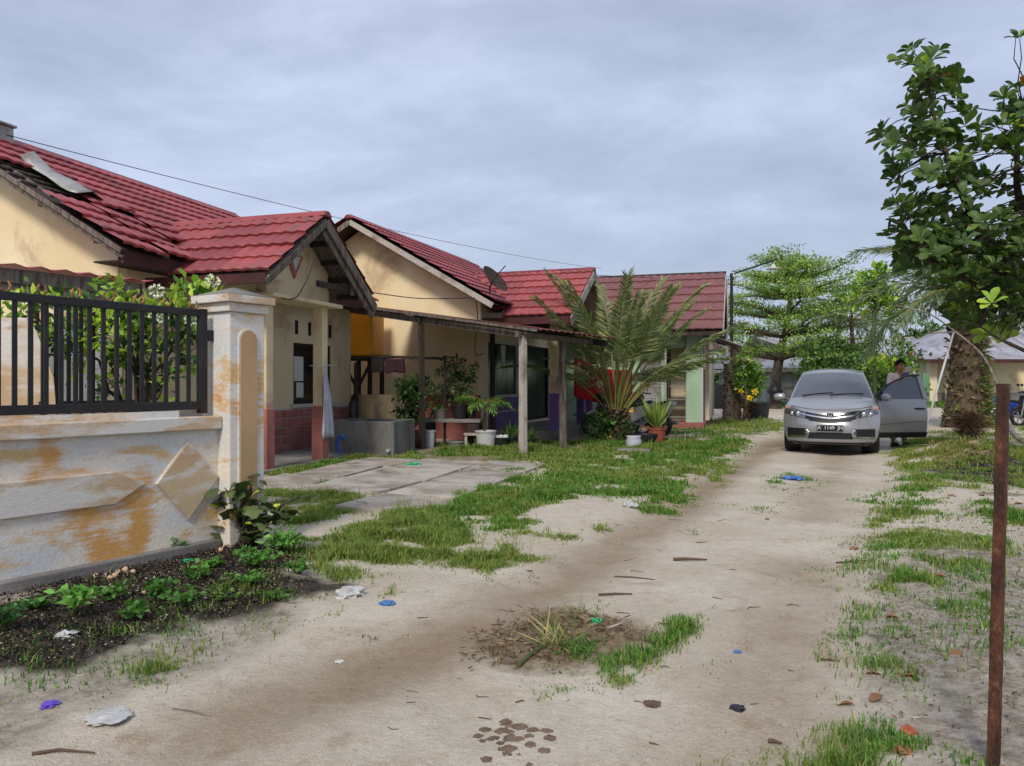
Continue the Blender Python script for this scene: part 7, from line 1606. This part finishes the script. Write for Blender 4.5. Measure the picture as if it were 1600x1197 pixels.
# reedy tuft in mid lane
def tuft(px, py, n, h_, sp_, w_, cols, label): 
    e = empty('grass_tuft', G(px, py), 0, label, 'grass tuft'); d = rng.normal(size=(n, 3))*sp_; d[:, 2] = np.abs(d[:, 2])+.25
    leaf_obj('foliage', rng.normal(size=(n, 3))*np.array([.05, .05, 0]), d, h_*(.5+.6*rng.random(n)), w_, pal(n, cols), e, 'leaf', fold=.1, droop=.35)
tuft(868, 1010, 34, .24, .8, .009, [hx(110,130,70,.9), hx(150,150,96,.9), hx(180,168,120,.9)], 'strap-leaved weed leaning in the mid lane tuft'); tuft(905, 1015, 160, .10, .9, .004, [hx(84,116,50,.9), hx(70,100,44,.9)], 'dense short grass clump in the mid lane tuft'); tuft(900, 965, 26, .16, .9, .005, [hx(96,124,58,.9), hx(130,136,80,.9)], 'thin weed sprouting behind the mid lane clump')
tuft(1085, 835, 22, .1, .5, .005, GREENS, 'lone grass sprig on the sand'); tuft(630, 802, 18, .22, .25, .007, [hx(84,120,50,.9), hx(100,130,56,.9)], 'tall weed spike in the verge grass beside the paving')
keep = np.ones(len(GXs), bool)
for q in SLABS: keep &= sdist(q, GXs, GYs) < .012
for q in NOGRASS: keep &= sdist(q, GXs, GYs) < .0
gX, gY, cl = GXs[keep], GYs[keep], cl[keep]
near = sm(22, 4, gY)
hh = (.024+.11*np.clip(cl-.25, 0, 1))*(.55+rng.random(len(gX)))*np.where(gY > 14, 1.25, 1.0)
hh = hh*(.45+.6*np.clip(grass_field(gX, gY)*1.6, 0, 1)); tall = rng.random(len(gX)) < .012; hh = np.where(tall, hh*2.2, hh)
on_road = sdist(ROAD, gX, gY) > .15; hh = np.where(on_road, hh*.6, hh)
gc = pal(len(gX), GRASSC, [.36, .26, .22, .16]); dry = sm(.42, .60, fbm(gX, gY, 1.1, 71))[:, None]*.34
dry = np.clip(dry+.30*sm(4.5, 6.5, gX)[:, None]*(rng.random((len(gX), 1)) < .8), 0, .75)
gc = gc*(1-dry)+np.array(hx(150,146,84,.8)[:3])*dry
blades('grass', gX, gY, hh, .0034+.0009*gY, gc, 'green lawn grass and weeds along the lane', .75)
# grass in the distance
x_, y_ = scatter(60000, 5, 60, 38, 62, grass_field); kx = np.ones(len(x_), bool)
for q in NOGRASS: kx &= sdist(q, x_, y_) < .0
x_, y_ = x_[kx], y_[kx]
blades('far_grass', x_, y_, .12+.18*rng.random(len(x_)), .06, pal(len(x_), GRASSC, [.5, .3, .15, .05]), 'grass strip beyond the cross road', .6)
